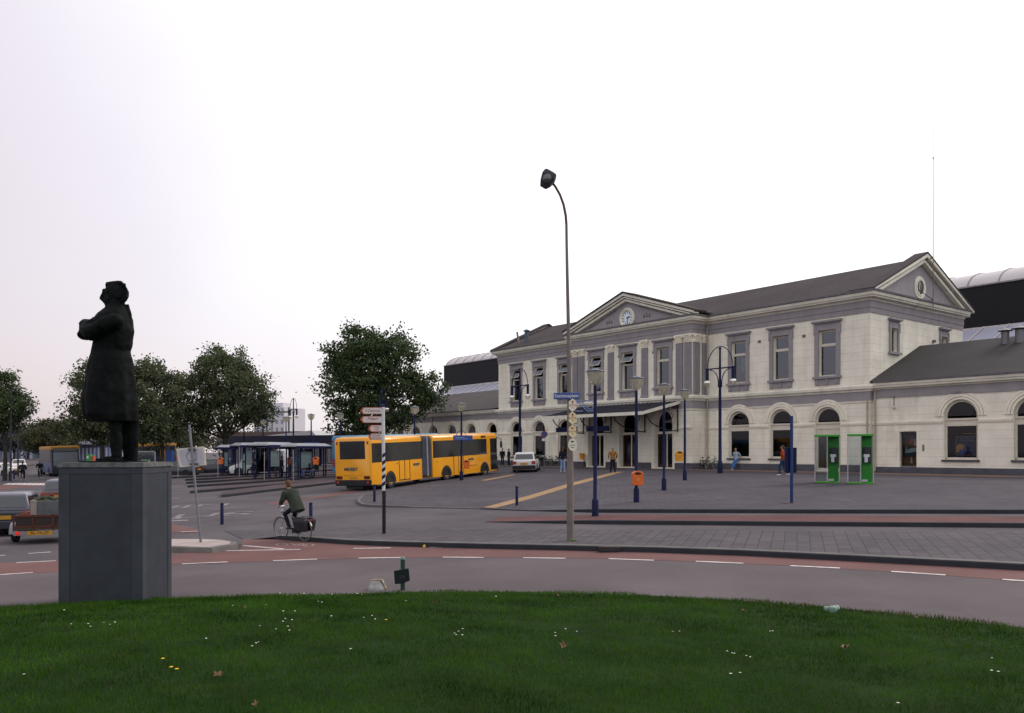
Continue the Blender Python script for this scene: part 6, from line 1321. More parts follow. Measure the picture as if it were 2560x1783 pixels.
def arch_wheel(par, sx_, y_, r=.48, W=2.5, m=None):
    pts = [(y_+.62*math.cos(a), .36+.66*math.sin(a)) for a in [math.pi*i/16 for i in range(17)]]; x_ = sx_*(W/2+.006)
    MB().ext([(x_, a, b) for a, b in pts], (-sx_*.02, 0, 0)).build('wheel_arch', bdark, par); wheel(par, sx_*(W/2-.10), y_, r, .27)
def line(par, sx_, y_, z0, z1, W=2.5, t=.025): x_ = sx_*(W/2+.009); MB().box(min(x_, x_-sx_*.01), max(x_, x_-sx_*.01), y_-t, y_+t, z0, z1).build('door_seal', black, par)
logo_ink = mat('logo_ink', (.02, .03, .06), .5); logo_teal = mat('logo_teal', (.03, .30, .28), .5)
def logo(par, M, size):
    text('MIDNET', size, logo_ink, par, 'lettering', M, ext=.002, bold=.004*size/.2, sx=1.05)
    mb = MB(); s_ = size; 
    for k_, (a, b, w_) in enumerate((((-.1, -1.0), (.5, 1.0), .14), ((.45, -.9), (.55, -.1), .1), ((-.25, .05), (.1, .6), .14))):
        a = Vector(a)*s_*.9; b = Vector(b)*s_*.9; d = (b-a).normalized(); n = Vector((-d.y, d.x))*w_*s_; mb.ext([(a.x, a.y, -.003), ((a.x+b.x)/2+n.x, (a.y+b.y)/2+n.y, -.003), (b.x, b.y, -.003), ((a.x+b.x)/2-n.x, (a.y+b.y)/2-n.y, -.003)], (0, 0, .002), M)
    mb.build('emblem', logo_teal, par)
def rear_face(par, W=2.5, body=None):
    MB().box(-.86, .86, -.05, .012, 1.78, 2.82).build('rear_window', bglass, par, bevel=.05)
    for sx_ in (-1, 1):
        MB().box(sx_*1.02-.05, sx_*1.02+.05, -.04, .01, 2.62, 2.78).build('marker_lamp', redl, par)
        MB().box(sx_*.93-.2, sx_*.93+.2, -.04, .012, .66, .84).build('tail_light', mat('tail_dark', (.09, .012, .01), .3), par); MB().box(sx_*1.0-.06, sx_*1.0+.06, -.02, .06, .42, .54).build('reflector', mat('reflector_red', (.5, .03, .01), .3), par)
    MB().box(-.30, .30, -.02, .018, .68, .80).build('number_plate', platey, par); MB().box(-.6, .6, -.02, .03, .90, .94).build('ledge', body or byel, par)
    MB().box(-1.2, 1.2, -.3, .035, .28, .62).build('bumper', bdark, par, bevel=.03); MB().box(-.55, .55, -1.6, -.1, .1, .35).build('engine_guard', bdark, par)
ab = thing('articulated_bus', 'long yellow articulated bus with grey bellows standing beside the square', 'bus', (0, 0, 0)); orient(ab, -8.95, 46.8, (.40, .917))
rb_ = bus_shell(0, -5.75).build('rear_body', byel, ab, smooth=True, angle=35)
MB().box(-1.0, 1.0, -5.6, -.3, 3.0, 3.07).build('roof_panel', roofp, rb_, bevel=.03)
side_glass(rb_, -1, -.10, -5.72, 1.57, 2.66); side_glass(rb_, 1, -.25, -5.72, 1.57, 2.66)
for sx_ in (-1, 1): arch_wheel(rb_, sx_, -1.95)
for y_ in (-2.95, -3.55, -4.15): line(rb_, -1, y_, .36, 1.58)
MB().box(-1.27, -1.262, -4.15, -2.95, .40, .44).build('door_seal', black, rb_); MB().box(-1.27, -1.262, -2.75, -2.68, 1.38, 1.46).build('door_button', black, rb_)
rear_face(rb_); logo(rb_, TM((.12, .018, 1.22), rz=180), .24); logo(rb_, TM((-1.262, -4.95, 1.25), rz=-90), .2)
bent = R(-5.0); Mf = Matrix.Translation((0, -6.4, 0)) @ Matrix.Rotation(bent, 4, 'Z')
rings = []
for k_ in range(27):
    u = k_/26; y_ = -5.75-1.3*u; a = bent*u; c = Vector((0, y_, 0)); w_ = 1.21 if k_ % 2 else 1.16; zt = 2.96 if k_ % 2 else 2.91
    rings.append([tuple(c+Matrix.Rotation(a, 3, 'Z') @ Vector((sx_*w_, 0, z_))) for sx_, z_ in ((-1, .5), (1, .5), (1, zt-.15), (.88, zt), (-.88, zt), (-1, zt-.15))])
MB().loft(rings).build('bellows', bell, ab); MB().box(-1.24, -1.19, -6.46, -6.34, .45, 2.95).box(1.19, 1.24, -6.46, -6.34, .45, 2.95).build('bellows_hoop', mat('hoop_grey', (.25, .25, .29), .5), ab)
fe = bpy.data.objects.new('front_body', bus_shell(-.65, -9.0, r0=.05, r1=.16).build('tmp', byel, None, smooth=True, angle=35).data); bpy.data.objects.remove(bpy.data.objects['tmp']); col.objects.link(fe); fe.parent = ab; fe.location = (0, -6.4, 0); fe.rotation_euler = (0, 0, bent)
MB().box(-1.0, 1.0, -8.6, -.9, 3.0, 3.07).build('roof_panel', roofp, fe, bevel=.03)
side_glass(fe, -1, -.72, -7.45, 1.55, 2.64); side_glass(fe, 1, -.72, -8.7, 1.55, 2.64)
for sx_ in (-1, 1): arch_wheel(fe, sx_, -2.2); arch_wheel(fe, sx_, -7.1)
for y_ in (-3.1, -3.7, -4.3): line(fe, -1, y_, .36, 1.56)
side_glass(fe, -1, -7.95, -8.9, .42, 2.64, name='front_door'); line(fe, -1, -8.42, .42, 2.64, t=.03); MB().box(-1.1, 1.1, -9.03, -8.9, 1.0, 2.9).build('windscreen', bglass, fe, bevel=.05); MB().box(-1.24, 1.24, -9.06, -8.7, .28, .62).build('bumper', bdark, fe, bevel=.04)
MB().tube([(-1.25, -8.95, 2.7), (-1.5, -9.1, 2.6), (-1.5, -9.1, 2.2)], .03, 6).box(-1.56, -1.44, -9.16, -9.06, 1.95, 2.4).build('mirror', black, fe); MB().box(-1.262, -1.25, -7.3, -6.7, 2.72, 2.86).build('route_number', bdark, fe)
logo(fe, TM((-1.262, -5.3, 1.28), rz=-90), .19); MB().box(-1.264, -1.25, -6.1, -4.7, .85, .88).build('body_seam', mat('seam_brown', (.25, .10, .01), .6), fe); MB().ball((-1.25, -1.15, 1.3), (.01, .05, .05), 8).build('badge', redl, fe)
def plain_bus(label, x, y, f, body, low=None, L_=11.5, front=False, group=None, roof=None):
    t_ = thing('bus', label, 'bus', (0, 0, 0)); orient(t_, x, y, f); b_ = bus_shell(0, -L_).build('body', body, t_, smooth=True, angle=35)
    if roof: MB().box(-1.262, 1.262, -L_-.012, .006, 2.70, 3.0).box(-1.1, 1.1, -L_+.2, -.2, 3.0, 3.06).build('roof_panel', roof, b_, bevel=.03)
    for sx_ in (-1, 1):
        side_glass(b_, sx_, -.3, -L_+1.5, 1.4, 2.62); arch_wheel(b_, sx_, -2.6); arch_wheel(b_, sx_, -L_+2.6)
        if low: x_ = sx_*1.256; MB().box(min(x_, x_-.01*sx_), max(x_, x_-.01*sx_), -L_+.15, -.15, .36, 1.38).build('side_panel', low, b_)
        for k_ in range(5): line(b_, sx_, -1.8-k_*1.7, 1.4, 2.62)
    MB().box(-1.1, 1.1, -L_-.03, -L_+.12, 1.05, 2.45).build('windscreen', mat('windscreen_grey', (.09, .11, .14), .2, spec=.8, var=.2, scale=1.5), b_, bevel=.05); MB().box(-1.05, 1.05, -L_-.035, -L_+.1, 2.47, 2.86).build('destination_board', bglass, b_, bevel=.03); MB().box(-1.22, 1.22, -L_-.05, -L_+.2, .28, .6).build('bumper', bdark, b_)
    MB().box(.0, 1.1, -L_-.045, -L_+.1, .62, .85).build('front_stripe', mat('stripe_orange', (.55, .16, .01), .5), b_)
    MB().box(-.86, .86, -.05, .012, 1.78, 2.75).build('rear_window', bglass, b_, bevel=.05)
    for sx_ in (-1, 1): MB().box(sx_*1.05-.1, sx_*1.05+.1, -.04, .012, .8, 1.35).build('tail_light', redl, b_)
    for sx_ in (-1, 1): MB().box(sx_*1.1-.05, sx_*1.1+.05, -.04, .012, 2.55, 2.72).build('marker_lamp', redl, b_)
    return t_
plain_bus('light blue bus almost hidden behind the rear of the yellow articulated bus', (816-1280)/F*59.5+1.35, 59.9, (.42, .907), mat('bus_blue', (.035, .17, .30), .4, coat=.3))
fx, fy = (166-1280)/F*83, 83; f = Vector((.57, -.82)); q = Vector((fx, fy))-f*11.5
plain_bus('blue and yellow roofed bus coming towards us on the left street', q.x, q.y, (f.x, f.y), mat('bus_body_dark', (.012, .016, .03), .4), low=mat('bus_deep_blue', (.015, .04, .14), .4), roof=mat('bus_ochre', (.42, .19, .01), .5))
plain_bus('yellow bus seen side on far behind the trees right of the statue', (432-1280)/F*104, 104, (-1, .05), L_=5.6, body=mat('bus_body_dark', (.012, .016, .03), .4), roof=mat('bus_ochre', (.42, .19, .01), .5))

# ================================================================= bicycles
def bicycle(label, x, y, f, frame, bag=None, lean=0, group=None, z=None):
    t_ = thing('bicycle', label, 'bicycle', (0, 0, 0), 0, group); orient(t_, x, y, f, z)
    if lean: t_.rotation_euler.rotate_axis('Y', lean)
    for y_, nm in ((-.56, 'wheel'), (.52, 'wheel')):
        w_ = MB().torus((0, y_, .345), .33, .017, 28, 6, 'x').build(nm, mat('tyre_tan', (.10, .085, .06), .8), t_, smooth=True)
        mb = MB(); mb.torus((0, y_, .345), .31, .008, 28, 4, 'x'); mb.lathe([(0, -.04), (.02, -.04), (.02, .04), (0, .04)], 8, Matrix.Translation((0, y_, .345)) @ Matrix.Rotation(R(90), 4, 'Y'))
        for i in range(14): a = 2*math.pi*i/14; mb.tube([(0, y_, .345), (0, y_+.31*math.cos(a), .345+.31*math.sin(a))], .0022, 3)
        mb.build('spokes', mat('chrome', (.35, .35, .36), .3, .8), w_)
        q = [(math.cos(a), math.sin(a)) for a in [R(20)+R(150)*i/10 for i in range(11)]]; MB().tube([(0, y_+.365*a, .345+.365*b) for a, b in q], .02, 6, flat=.5).build('mudguard', frame if y_ < 0 else whitecap, w_)
    mb = MB(); bb = (0, .08, .29); st_ = (0, .24, .80); hd = (0, -.33, .86); hd2 = (0, -.38, .72)
    for p_, q_2, r_ in ((bb, st_, .016), (bb, hd2, .018), ((0, .2, .62), hd, .015), (st_, (0, .25, .9), .012), (hd, hd2, .02), (hd2, (0, -.56, .345), .014), (hd, (0, -.34, 1.0), .013)): mb.tube([p_, q_2], r_, 8)
    for s_ in (-.05, .05): mb.tube([(s_*.4, .08, .29), (s_, .52, .345)], .009, 6); mb.tube([(s_*.4, .22, .74), (s_, .52, .345)], .008, 6)
    mb.build('frame', frame, t_, smooth=True)
    MB().tube([(-.29, -.10, 1.02), (-.27, -.28, 1.06), (-.1, -.36, 1.03), (.1, -.36, 1.03), (.27, -.28, 1.06), (.29, -.10, 1.02)], .012, 6).build('handlebar', mat('chrome', (.35, .35, .36), .3, .8), t_, smooth=True)
    MB().loft([[(-.08, .36, .93), (.08, .36, .93), (.08, .38, .97), (-.08, .38, .97)], [(-.09, .3, .92), (.09, .3, .92), (.09, .3, .98), (-.09, .3, .98)], [(-.02, .08, .92), (.02, .08, .92), (.02, .08, .96), (-.02, .08, .96)]]).build('saddle', black, t_, bevel=.01)
    mb = MB(); mb.box(-.06, .06, .36, .8, .70, .715)
    for s_ in (-.06, .06): mb.tube([(s_, .78, .70), (s_, .54, .36)], .006, 5)
    mb.build('rack', black, t_); MB().box(-.03, .03, .8, .83, .60, .68).build('tail_light', redl, t_); MB().lathe([(0, 0), (.05, 0), (.06, .06), (0, .07)], 10, Matrix.Translation((0, -.42, .86)) @ Matrix.Rotation(R(90), 4, 'X')).build('headlamp', mat('chrome', (.35, .35, .36), .3, .8), t_)
    mb = MB(); mb.tube([(-.03, -.09, .29), (.03, .25, .29)], .008, 5); mb.box(-.15, -.06, -.13, -.05, .28, .31); mb.box(.06, .15, .2, .28, .27, .30); mb.ext([(.04, .02, .22), (.04, .5, .30), (.04, .5, .40), (.04, .02, .38)], (.02, 0, 0)); mb.build('crank', black, t_)
    if bag:
        for s_ in (-1, 1): MB().loft([[(s_*.07, .30, .28), (s_*.20, .30, .30), (s_*.20, .76, .32), (s_*.07, .76, .30)], [(s_*.07, .27, .62), (s_*.24, .27, .62), (s_*.24, .80, .62), (s_*.07, .80, .62)], [(s_*.06, .30, .73), (s_*.16, .30, .73), (s_*.16, .76, .73), (s_*.06, .76, .73)]]).build('pannier', bag, t_, bevel=.03)
    return t_
bfr = mat('bike_black', (.015, .016, .02), .4); bgr = mat('bike_green', (.02, .05, .04), .4)
# ================================================================= people
skin = mat('skin', (.30, .16, .11), .6, var=.08)
def person(label, loc, rz, top, legs_, hair, pose=None, h=1.75, bulk=1, shoes=None, skirt=False, long_=.08, seated=False, group=None, cat='person'):
    J = dict(pelvis=(0, 0, .95), waist=(0, 0, 1.08), chest=(0, -.01, 1.28), neck=(0, 0, 1.47), head=(0, -.02, 1.62), shL=(.19, 0, 1.42), shR=(-.19, 0, 1.42), elL=(.25, .03, 1.14), elR=(-.25, .03, 1.14), haL=(.24, -.07, .90), haR=(-.24, -.07, .90),
             hiL=(.09, 0, .92), hiR=(-.09, 0, .92), knL=(.10, -.02, .50), knR=(-.10, -.02, .50), anL=(.10, .03, .09), anR=(-.10, .03, .09), face=(0, -1, 0))
    J.update(pose or {}); k_ = h/1.75; V = {a: Vector(b) for a, b in J.items()}
    t_ = thing('person', label, cat, loc, rz, group); t_.scale = (k_,)*3
    f = V['face'].normalized(); hd = V['head']; side = f.cross(Vector((0, 0, 1))).normalized(); up = side.cross(f).normalized()
    def hp(a, b, c): return hd+side*a+f*b+up*c
    mb = MB(); mb.tube([V['pelvis'], V['waist'], V['chest'], V['neck']], [.11, .10, .13, .05], 10, flat=.7); mb.tube([V['neck'], hd], [.052, .05], 8)
    Mh = Matrix.Translation(hd) @ Matrix((side, -f, up)).transposed().to_4x4()
    mb.ball((0, .0, .02), (.078, .095, .115), 12, Mh); mb.ball((0, -.045, -.05), (.05, .05, .06), 10, Mh); mb.tube([(0, -.09, .02), (0, -.118, -.022), (0, -.09, -.03)], [.010, .013, .012], 6, Mh)
    for s_ in (-1, 1): mb.ball((s_*.078, .0, -.005), (.012, .02, .03), 6, Mh)
    for s in 'LR':
        mb.tube([V['sh'+s], V['el'+s], V['ha'+s]], [.048, .038, .026], 8); mb.tube([V['hi'+s], V['kn'+s], V['an'+s]], [.075, .055, .035], 8)
        d = (V['ha'+s]-V['el'+s]).normalized(); o_ = d.orthogonal().normalized() if abs(d.x) > .7 else d.cross(Vector((1, 0, 0))).normalized(); c_ = V['ha'+s]
        mb.tube([c_, c_+d*.085], [.028, .036], 8, flat=.55)
        for q in range(4): b_ = c_+d*.08+o_*(-.027+.018*q); mb.tube([b_, b_+d*(.035+.004*(q in (1, 2))), b_+d*.06+d.cross(o_)*.02], [.010, .009, .008], 5)
        mb.tube([c_+d*.03+o_*.03, c_+d*.06+o_*.055, c_+d*.085+o_*.05], [.012, .011, .009], 5)
    mb.build('body', skin, t_, remesh=.013, smooth=True)
    for s_ in (-1, 1): MB().ball((s_*.03, -.088, .025), (.014, .008, .008), 6, Mh).build('eye', black, t_)
    MB().ball((0, -.093, -.052), (.022, .007, .006), 6, Mh).build('mouth', mat('lips', (.25, .08, .07), .6), t_)
    mb = MB(); mb.ball((0, .018, .045), (.088, .100, .105), 14, Mh); mb.ball((0, .045, -.01), (.085, .07, .09), 10, Mh); hb = mb.build('hair', hair, t_, remesh=.012, smooth=True)
    ww = V['pelvis']; mb = MB(); lo = ww+(ww-V['waist']).normalized()*long_
    mb.tube([lo, ww, V['waist'], V['chest'], (V['chest']*.45+V['neck']*.55), V['neck']], [.17*bulk, .168*bulk, .16*bulk, .178*bulk, .15*bulk, .07*bulk], 16, flat=.70*bulk**.7)
    for s in 'LR': mb.ball(V['sh'+s]-Vector((0, 0, .015)), .075, 10); mb.tube([V['sh'+s]-Vector((0, 0, .01)), V['el'+s], V['ha'+s]*.93+V['el'+s]*.07], [.078*bulk, .062*bulk, .046*bulk], 10)
    mb.torus(tuple(V['neck']+Vector((0, 0, -.005))), .065, .02, 12, 6, 'z'); mb.build('jacket', top, t_, remesh=.02, smooth=True)
    mb = MB(); mb.ball(ww, (.16, .12, .12), 12)
    for s in 'LR': mb.tube([V['hi'+s], V['kn'+s], V['an'+s]], [.095, .073, .06], 10); mb.ball(V['kn'+s], .073, 8)
    mb.build('trousers', legs_, t_, remesh=.018, smooth=True)
    for s in 'LR':
        a = V['an'+s]; d = (V.get('toe'+s) or Vector((0, -1, 0))); c_ = a+Vector((0, 0, -.045)); mb = MB(); mb.tube([c_-d*.07, c_+d*.05, c_+d*.16], [.048, .045, .032], 8, flat=.8); mb.tube([a, c_], .045, 8); mb.build('shoe', shoes or black, t_, remesh=.012, smooth=True)
    return t_
cl = lambda n, c, **k: mat('cloth_'+n, c, .9, var=.22, scale=7, spec=.1, bump=.2, **k)
hbr = mat('hair_brown', (.05, .028, .018), .8, var=.3, scale=20); hgr = mat('hair_grey', (.22, .17, .14), .8); hdk = mat('hair_dark', (.015, .012, .012), .8)
wshoe = mat('shoe_white', (.5, .48, .48), .6)
# cyclist on the red path
xr_, yr_, zr_ = at(768, 1355); xf_, yf_, _ = at(700, 1349); f = Vector((xf_-xr_, yf_-yr_)); f = Vector((-.80, .60)); cx, cy = (xr_+xf_)/2, (yr_+yf_)/2
bk = bicycle('city bicycle with black panniers ridden along the red cycle path', cx, cy, f, mat('bike_silver', (.22, .23, .27), .35), bag=mat('pannier_black', (.012, .013, .018), .6, var=.3), z=T(cx, cy)+BASE+.01)
ride = dict(pelvis=(0, .22, 1.02), waist=(0, .15, 1.17), chest=(0, -.0, 1.38), neck=(0, -.10, 1.53), head=(0, -.17, 1.66), shL=(.19, -.06, 1.47), shR=(-.19, -.06, 1.47), elL=(.27, -.10, 1.22), elR=(-.27, -.10, 1.22), haL=(.27, -.22, 1.09), haR=(-.27, -.22, 1.09),
            hiL=(.1, .17, .98), hiR=(-.1, .17, .98), knL=(.12, -.20, .80), knR=(-.12, -.10, .68), anL=(.11, -.02, .42), anR=(-.11, .12, .28), face=(.15, -1, -.1))
p_ = person('cyclist in a dark green jacket riding away along the red path', (cx, cy, 0), 0, cl('olive', (.032, .038, .030)), cl('navy', (.012, .014, .022)), mat('hair_auburn', (.085, .04, .018), .8, var=.3, scale=20), ride, h=1.75, long_=.16, bulk=1.28)
p_.location = bk.location; p_.rotation_euler = bk.rotation_euler
# man leaning on the window ledge
q = stl(-10.55, -.52, 0); q = Vector(stl(-10.6, -.51, 0)); lean = dict(pelvis=(0, .24, .84), waist=(0, .27, .98), chest=(0, .24, 1.20), neck=(0, .20, 1.40), head=(0, .15, 1.54), shL=(.19, .22, 1.33), shR=(-.19, .22, 1.33), elL=(.34, .32, 1.10), elR=(-.32, .30, 1.10), haL=(.24, .32, .90), haR=(-.22, .28, .90), hiL=(.09, .22, .82), hiR=(-.09, .22, .82), knL=(.08, .02, .46), knR=(-.10, -.02, .46), anL=(-.06, -.12, .09), anR=(-.02, -.20, .09), face=(-.1, -1, -.05))
person('man in a pale denim jacket and blue jeans leaning on the window ledge', tuple(q), arz, cl('pale_denim', (.30, .34, .42)), cl('jeans', (.05, .13, .33)), hgr, lean, shoes=wshoe)
walk = dict(knL=(.09, -.16, .52), anL=(.09, -.16, .10), knR=(-.09, .06, .50), anR=(-.09, .30, .14), elL=(.25, .10, 1.15), haL=(.25, .16, .93), elR=(-.25, -.04, 1.14), haR=(-.24, -.18, .95))
person('person in a rust orange jacket and jeans walking by the blue post', tuple(at(1957, 1190)), R(-120), cl('rust', (.30, .050, .018)), cl('dark_jeans', (.02, .045, .11)), hbr, walk, shoes=wshoe, h=1.76)
person('man in a tan brown jacket seen from behind before the middle entrance', tuple(at(1532, 1182)), R(188), cl('tan', (.22, .105, .035)), cl('black', (.012, .012, .016)), hgr, dict(anL=(.16, .03, .09), anR=(-.16, .03, .09), elL=(.30, .05, 1.16), elR=(-.30, .05, 1.16), haL=(.25, -.1, .98), haR=(-.25, -.1, .98)), h=1.72)
person('person in a dark jacket and light blue jeans standing left of the tall lamp', tuple(at(1407, 1180)), R(160), cl('ink', (.012, .013, .018)), cl('light_jeans', (.20, .28, .45)), hbr, dict(anL=(.14, .03, .09), anR=(-.14, .03, .09)), shoes=wshoe)
person('left of two people in dark clothes standing behind the white hatchback', stl(-38.6, -1.6, 0), R(20), cl('ink', (.012, .013, .018)), cl('black', (.012, .012, .016)), hbr)
person('right of two people in dark clothes standing behind the white hatchback', stl(-37.4, -1.7, 0), R(-60), cl('black', (.012, .012, .016)), cl('navy', (.012, .014, .022)), hdk, h=1.7)
# riders on the left street
for px, py, lab, top in ((58, 1203, 'left rider on the far left street, dark clothes on a bicycle', cl('ink', (.012, .013, .018))), (101, 1199, 'right rider on the far left street, with something brown on the bicycle', cl('navy', (.012, .014, .022)))):
    x, y, z = at(px, py); b_ = bicycle('bicycle under the '+lab.split(',')[0].replace(' on the far left street', '')+' of the far street', x, y, (.45, -.89) if px > 80 else (-.45, .89), bfr)
    p_ = person(lab, (0, 0, 0), 0, top, cl('black', (.012, .012, .016)), hbr, ride, h=1.72); p_.location = b_.location; p_.rotation_euler = b_.rotation_euler
sit = dict(pelvis=(0, .0, .50), waist=(0, .03, .64), chest=(0, .0, .88), neck=(0, -.04, 1.08), head=(0, -.08, 1.22), shL=(.19, -.02, 1.02), shR=(-.19, -.02, 1.02), elL=(.24, -.06, .74), elR=(-.24, -.06, .74), haL=(.12, -.30, .62), haR=(-.12, -.30, .62), hiL=(.1, -.03, .5), hiR=(-.1, -.03, .5), knL=(.12, -.44, .50), knR=(-.12, -.42, .50), anL=(.12, -.46, .09), anR=(-.12, -.52, .09), face=(0, -1, -.1))
for px, Y, rz, top, leg, lab in ((634, 67.5, R(-70), cl('ink', (.012, .013, .018)), cl('black', (.012, .012, .016)), 'seated person in black under the shelter before the white van'), (657, 67.5, R(-60), cl('teal', (.02, .07, .07)), cl('teal_dark', (.012, .04, .045)), 'seated person in dark teal under the shelter before the white van'),
                                 (772, 61.5, R(-50), cl('ink', (.012, .013, .018)), cl('lilac', (.10, .11, .22)), 'seated person in a dark coat, left one under the shelter nearest the bus'), (792, 61.5, R(-40), cl('dark_green', (.015, .025, .018)), cl('grey_blue', (.08, .10, .14)), 'seated person in dark green, right one under the shelter nearest the bus')):
    x, y, z = col_at(px, Y); person(lab, (x, y, z), rz, top, leg, hdk, sit)
x, y, z = col_at(705, 64); person('person standing at the right end of the middle bus shelter', (x, y, z), R(90), cl('black', (.012, .012, .016)), cl('ink', (.012, .013, .018)), hdk)
# parked bicycles
for i, (lx, ly, an, lab) in enumerate(((-12.9, -.55, 0, 'dark bicycle leaning against the wall right of the porch'), (-13.2, -1.0, .25, 'second bicycle by the wall corner right of the porch'), (-36.9, -.7, .5, 'bicycle parked left of the arched windows, behind the hatchback'), (-35.8, -.9, 1.2, 'bicycle behind the white hatchback, second in the row'), (-34.9, -.8, 1.35, 'bicycle in the parked row, third from the left'),
                                       (-34.0, -.9, 1.25, 'bicycle in the parked row, in front of the second arched window'), (-33.2, -.8, 1.45, 'bicycle in the parked row, below the round road sign'), (-32.3, -.9, 1.3, 'bicycle in the parked row, right of the round road sign'), (-31.5, -.8, 1.4, 'rightmost bicycle of the row by the dark jacketed person'))):
    x, y, _ = stl(lx, ly); a = an; f = (UX*math.cos(a)-VX*math.sin(a), UY*math.cos(a)-VY*math.sin(a)); bicycle(lab, x, y, f, bfr if i % 2 else bgr, lean=.12, group='bicycles parked by the station wall')
x, y, _ = stl(-35.2, -.35); o = MB(); hd_ = thing('hedge_planter', 'low dark green planting behind the parked bicycles', 'planter', (x, y, 0), math.atan2(UY, UX)); MB().box(-1.4, 1.4, -.25, .25, 0, .4).build('box', sock, hd_)
mb = MB()
for i in range(220): c = Vector((random.uniform(-1.35, 1.35), random.uniform(-.25, .25), random.uniform(.4, 1.1))); a = Vector((random.uniform(-1, 1), random.uniform(-1, 1), random.uniform(-1, 1))).normalized()*.09; b = a.orthogonal().normalized()*.07; mb.add([c-a-b, c+a-b, c+a+b, c-a+b], [(0, 1, 2, 3)])
mb.build('foliage', mat('hedge_green', (.02, .05, .02), .7, var=.4, scale=5), hd_, recalc=False)

# ================================================================= trees
def tree(label, x, y, lobes, trunk_h, trunk_r, leafmat, n_leaf, leaf=.26, seed=1, barkm=None, group='street trees', name='plane_tree', z=None):
    rng = np.random.default_rng(seed); z = G(x, y) if z is None else z
    t_ = thing(name, label, 'tree', (x, y, z), 0, group); mb = MB(); bark = barkm or mat('bark', (.035, .030, .028), .9, var=.3, scale=4)
    tp_ = Vector((0, 0, trunk_h)); mb.tube([(0, 0, -.3), (0, 0, .2), (.05, 0, trunk_h*.6), tp_], [trunk_r*1.3, trunk_r*1.05, trunk_r*.85, trunk_r*.7], 10)
    for lx, ly, lz, rx, ry, rz_ in lobes:
        c = Vector((lx, ly, lz)); m_ = tp_.lerp(c, .5)+Vector((0, 0, -.3)); mb.tube([tp_*.92, m_, c], [trunk_r*.5, trunk_r*.3, trunk_r*.1], 7)
        for q in range(5):
            e = c+Vector((rng.uniform(-.8, .8)*rx, rng.uniform(-.8, .8)*ry, rng.uniform(-.5, .85)*rz_)); mb.tube([c.lerp(tp_, .3), c.lerp(e, .5)+Vector((0, 0, .1)), e], [trunk_r*.18, trunk_r*.1, .012], 5)
    mb.build('trunk', bark, t_, smooth=True)
    vol = np.array([l[3]*l[4]*l[5] for l in lobes])**.75; vol /= vol.sum(); cs = []
    ncl = max(30, n_leaf//52)
    for (lx, ly, lz, rx, ry, rz_), v in zip(lobes, vol):
        k = int(ncl*v)+1; d = rng.normal(size=(k, 3)); d /= np.linalg.norm(d, axis=1)[:, None]; r = rng.uniform(.25, 1, k)**.42; bump = 1+.20*np.sin(d[:, 0]*7+seed)*np.sin(d[:, 2]*8+2*seed)+.05*rng.normal(size=k)
        cs.append(np.stack([lx+d[:, 0]*rx*r*bump, ly+d[:, 1]*ry*r*bump, lz+d[:, 2]*rz_*r*bump], 1))
    cs = np.concatenate(cs); per = n_leaf//len(cs)+1; csz = rng.uniform(.4, 1.0, len(cs))*leaf*2.2
    P = np.repeat(cs, per, 0)+rng.normal(size=(len(cs)*per, 3))*np.repeat(csz, per)[:, None]*np.array([1, 1, .75]); n = len(P)
    a = rng.normal(size=(n, 3)); a /= np.linalg.norm(a, axis=1)[:, None]; b = rng.normal(size=(n, 3)); b -= (a*b).sum(1)[:, None]*a; b /= np.linalg.norm(b, axis=1)[:, None]
    s = (leaf*rng.uniform(.5, 1.15, n))[:, None]; v = np.empty((n, 4, 3), np.float32); v[:, 0] = P-a*s*.6; v[:, 1] = P+b*s*.42; v[:, 2] = P+a*s*.6; v[:, 3] = P-b*s*.42
    me = bpy.data.meshes.new('crown'); me.vertices.add(n*4); me.vertices.foreach_set('co', v.ravel()); me.loops.add(n*4); me.loops.foreach_set('vertex_index', np.arange(n*4, dtype=np.int32)); me.polygons.add(n)
    me.polygons.foreach_set('loop_start', np.arange(0, n*4, 4, dtype=np.int32)); me.polygons.foreach_set('loop_total', np.full(n, 4, dtype=np.int32)); me.update(calc_edges=True); me.materials.append(leafmat)
    o = bpy.data.objects.new('crown', me); col.objects.link(o); o.parent = t_; return t_
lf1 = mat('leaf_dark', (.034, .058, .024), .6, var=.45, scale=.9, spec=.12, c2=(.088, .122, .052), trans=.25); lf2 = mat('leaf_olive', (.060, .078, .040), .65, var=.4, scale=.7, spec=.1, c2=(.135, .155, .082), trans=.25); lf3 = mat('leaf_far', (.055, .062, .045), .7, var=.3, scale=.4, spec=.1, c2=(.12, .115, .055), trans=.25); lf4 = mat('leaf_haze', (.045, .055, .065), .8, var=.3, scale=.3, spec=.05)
def lob(Y, items, cx):          # crown lobes given as pixel ellipses at distance Y
    k = Y/F; x0 = (cx-1280)*k; zb_ = G(x0, Y)
    return (x0, Y, [((px-cx)*k, dy, EYE+(HZ-py)*k-zb_, rx*k, ry, rz_*k) for px, py, rx, rz_, dy, ry in items])
x, y, l = lob(92, [(905, 915, 88, 88, 0, 4.0), (960, 905, 90, 80, 0, 4.2), (880, 985, 78, 75, -1, 3.8), (1000, 1000, 80, 70, 0, 3.6), (1062, 965, 50, 48, .5, 2.4), (940, 1040, 95, 45, -1, 3.5), (895, 850, 40, 42, 0, 2.2), (985, 868, 42, 40, 0, 2.2), (845, 900, 40, 45, 0, 2.2), (890, 1075, 45, 35, -1, 2.4), (1075, 1005, 30, 28, 0, 1.6)], 908)
tree('huge dark plane tree behind the bus, in front of the left wing roof', x, y, l, 4.5, .42, lf1, 34000, .30, 3)
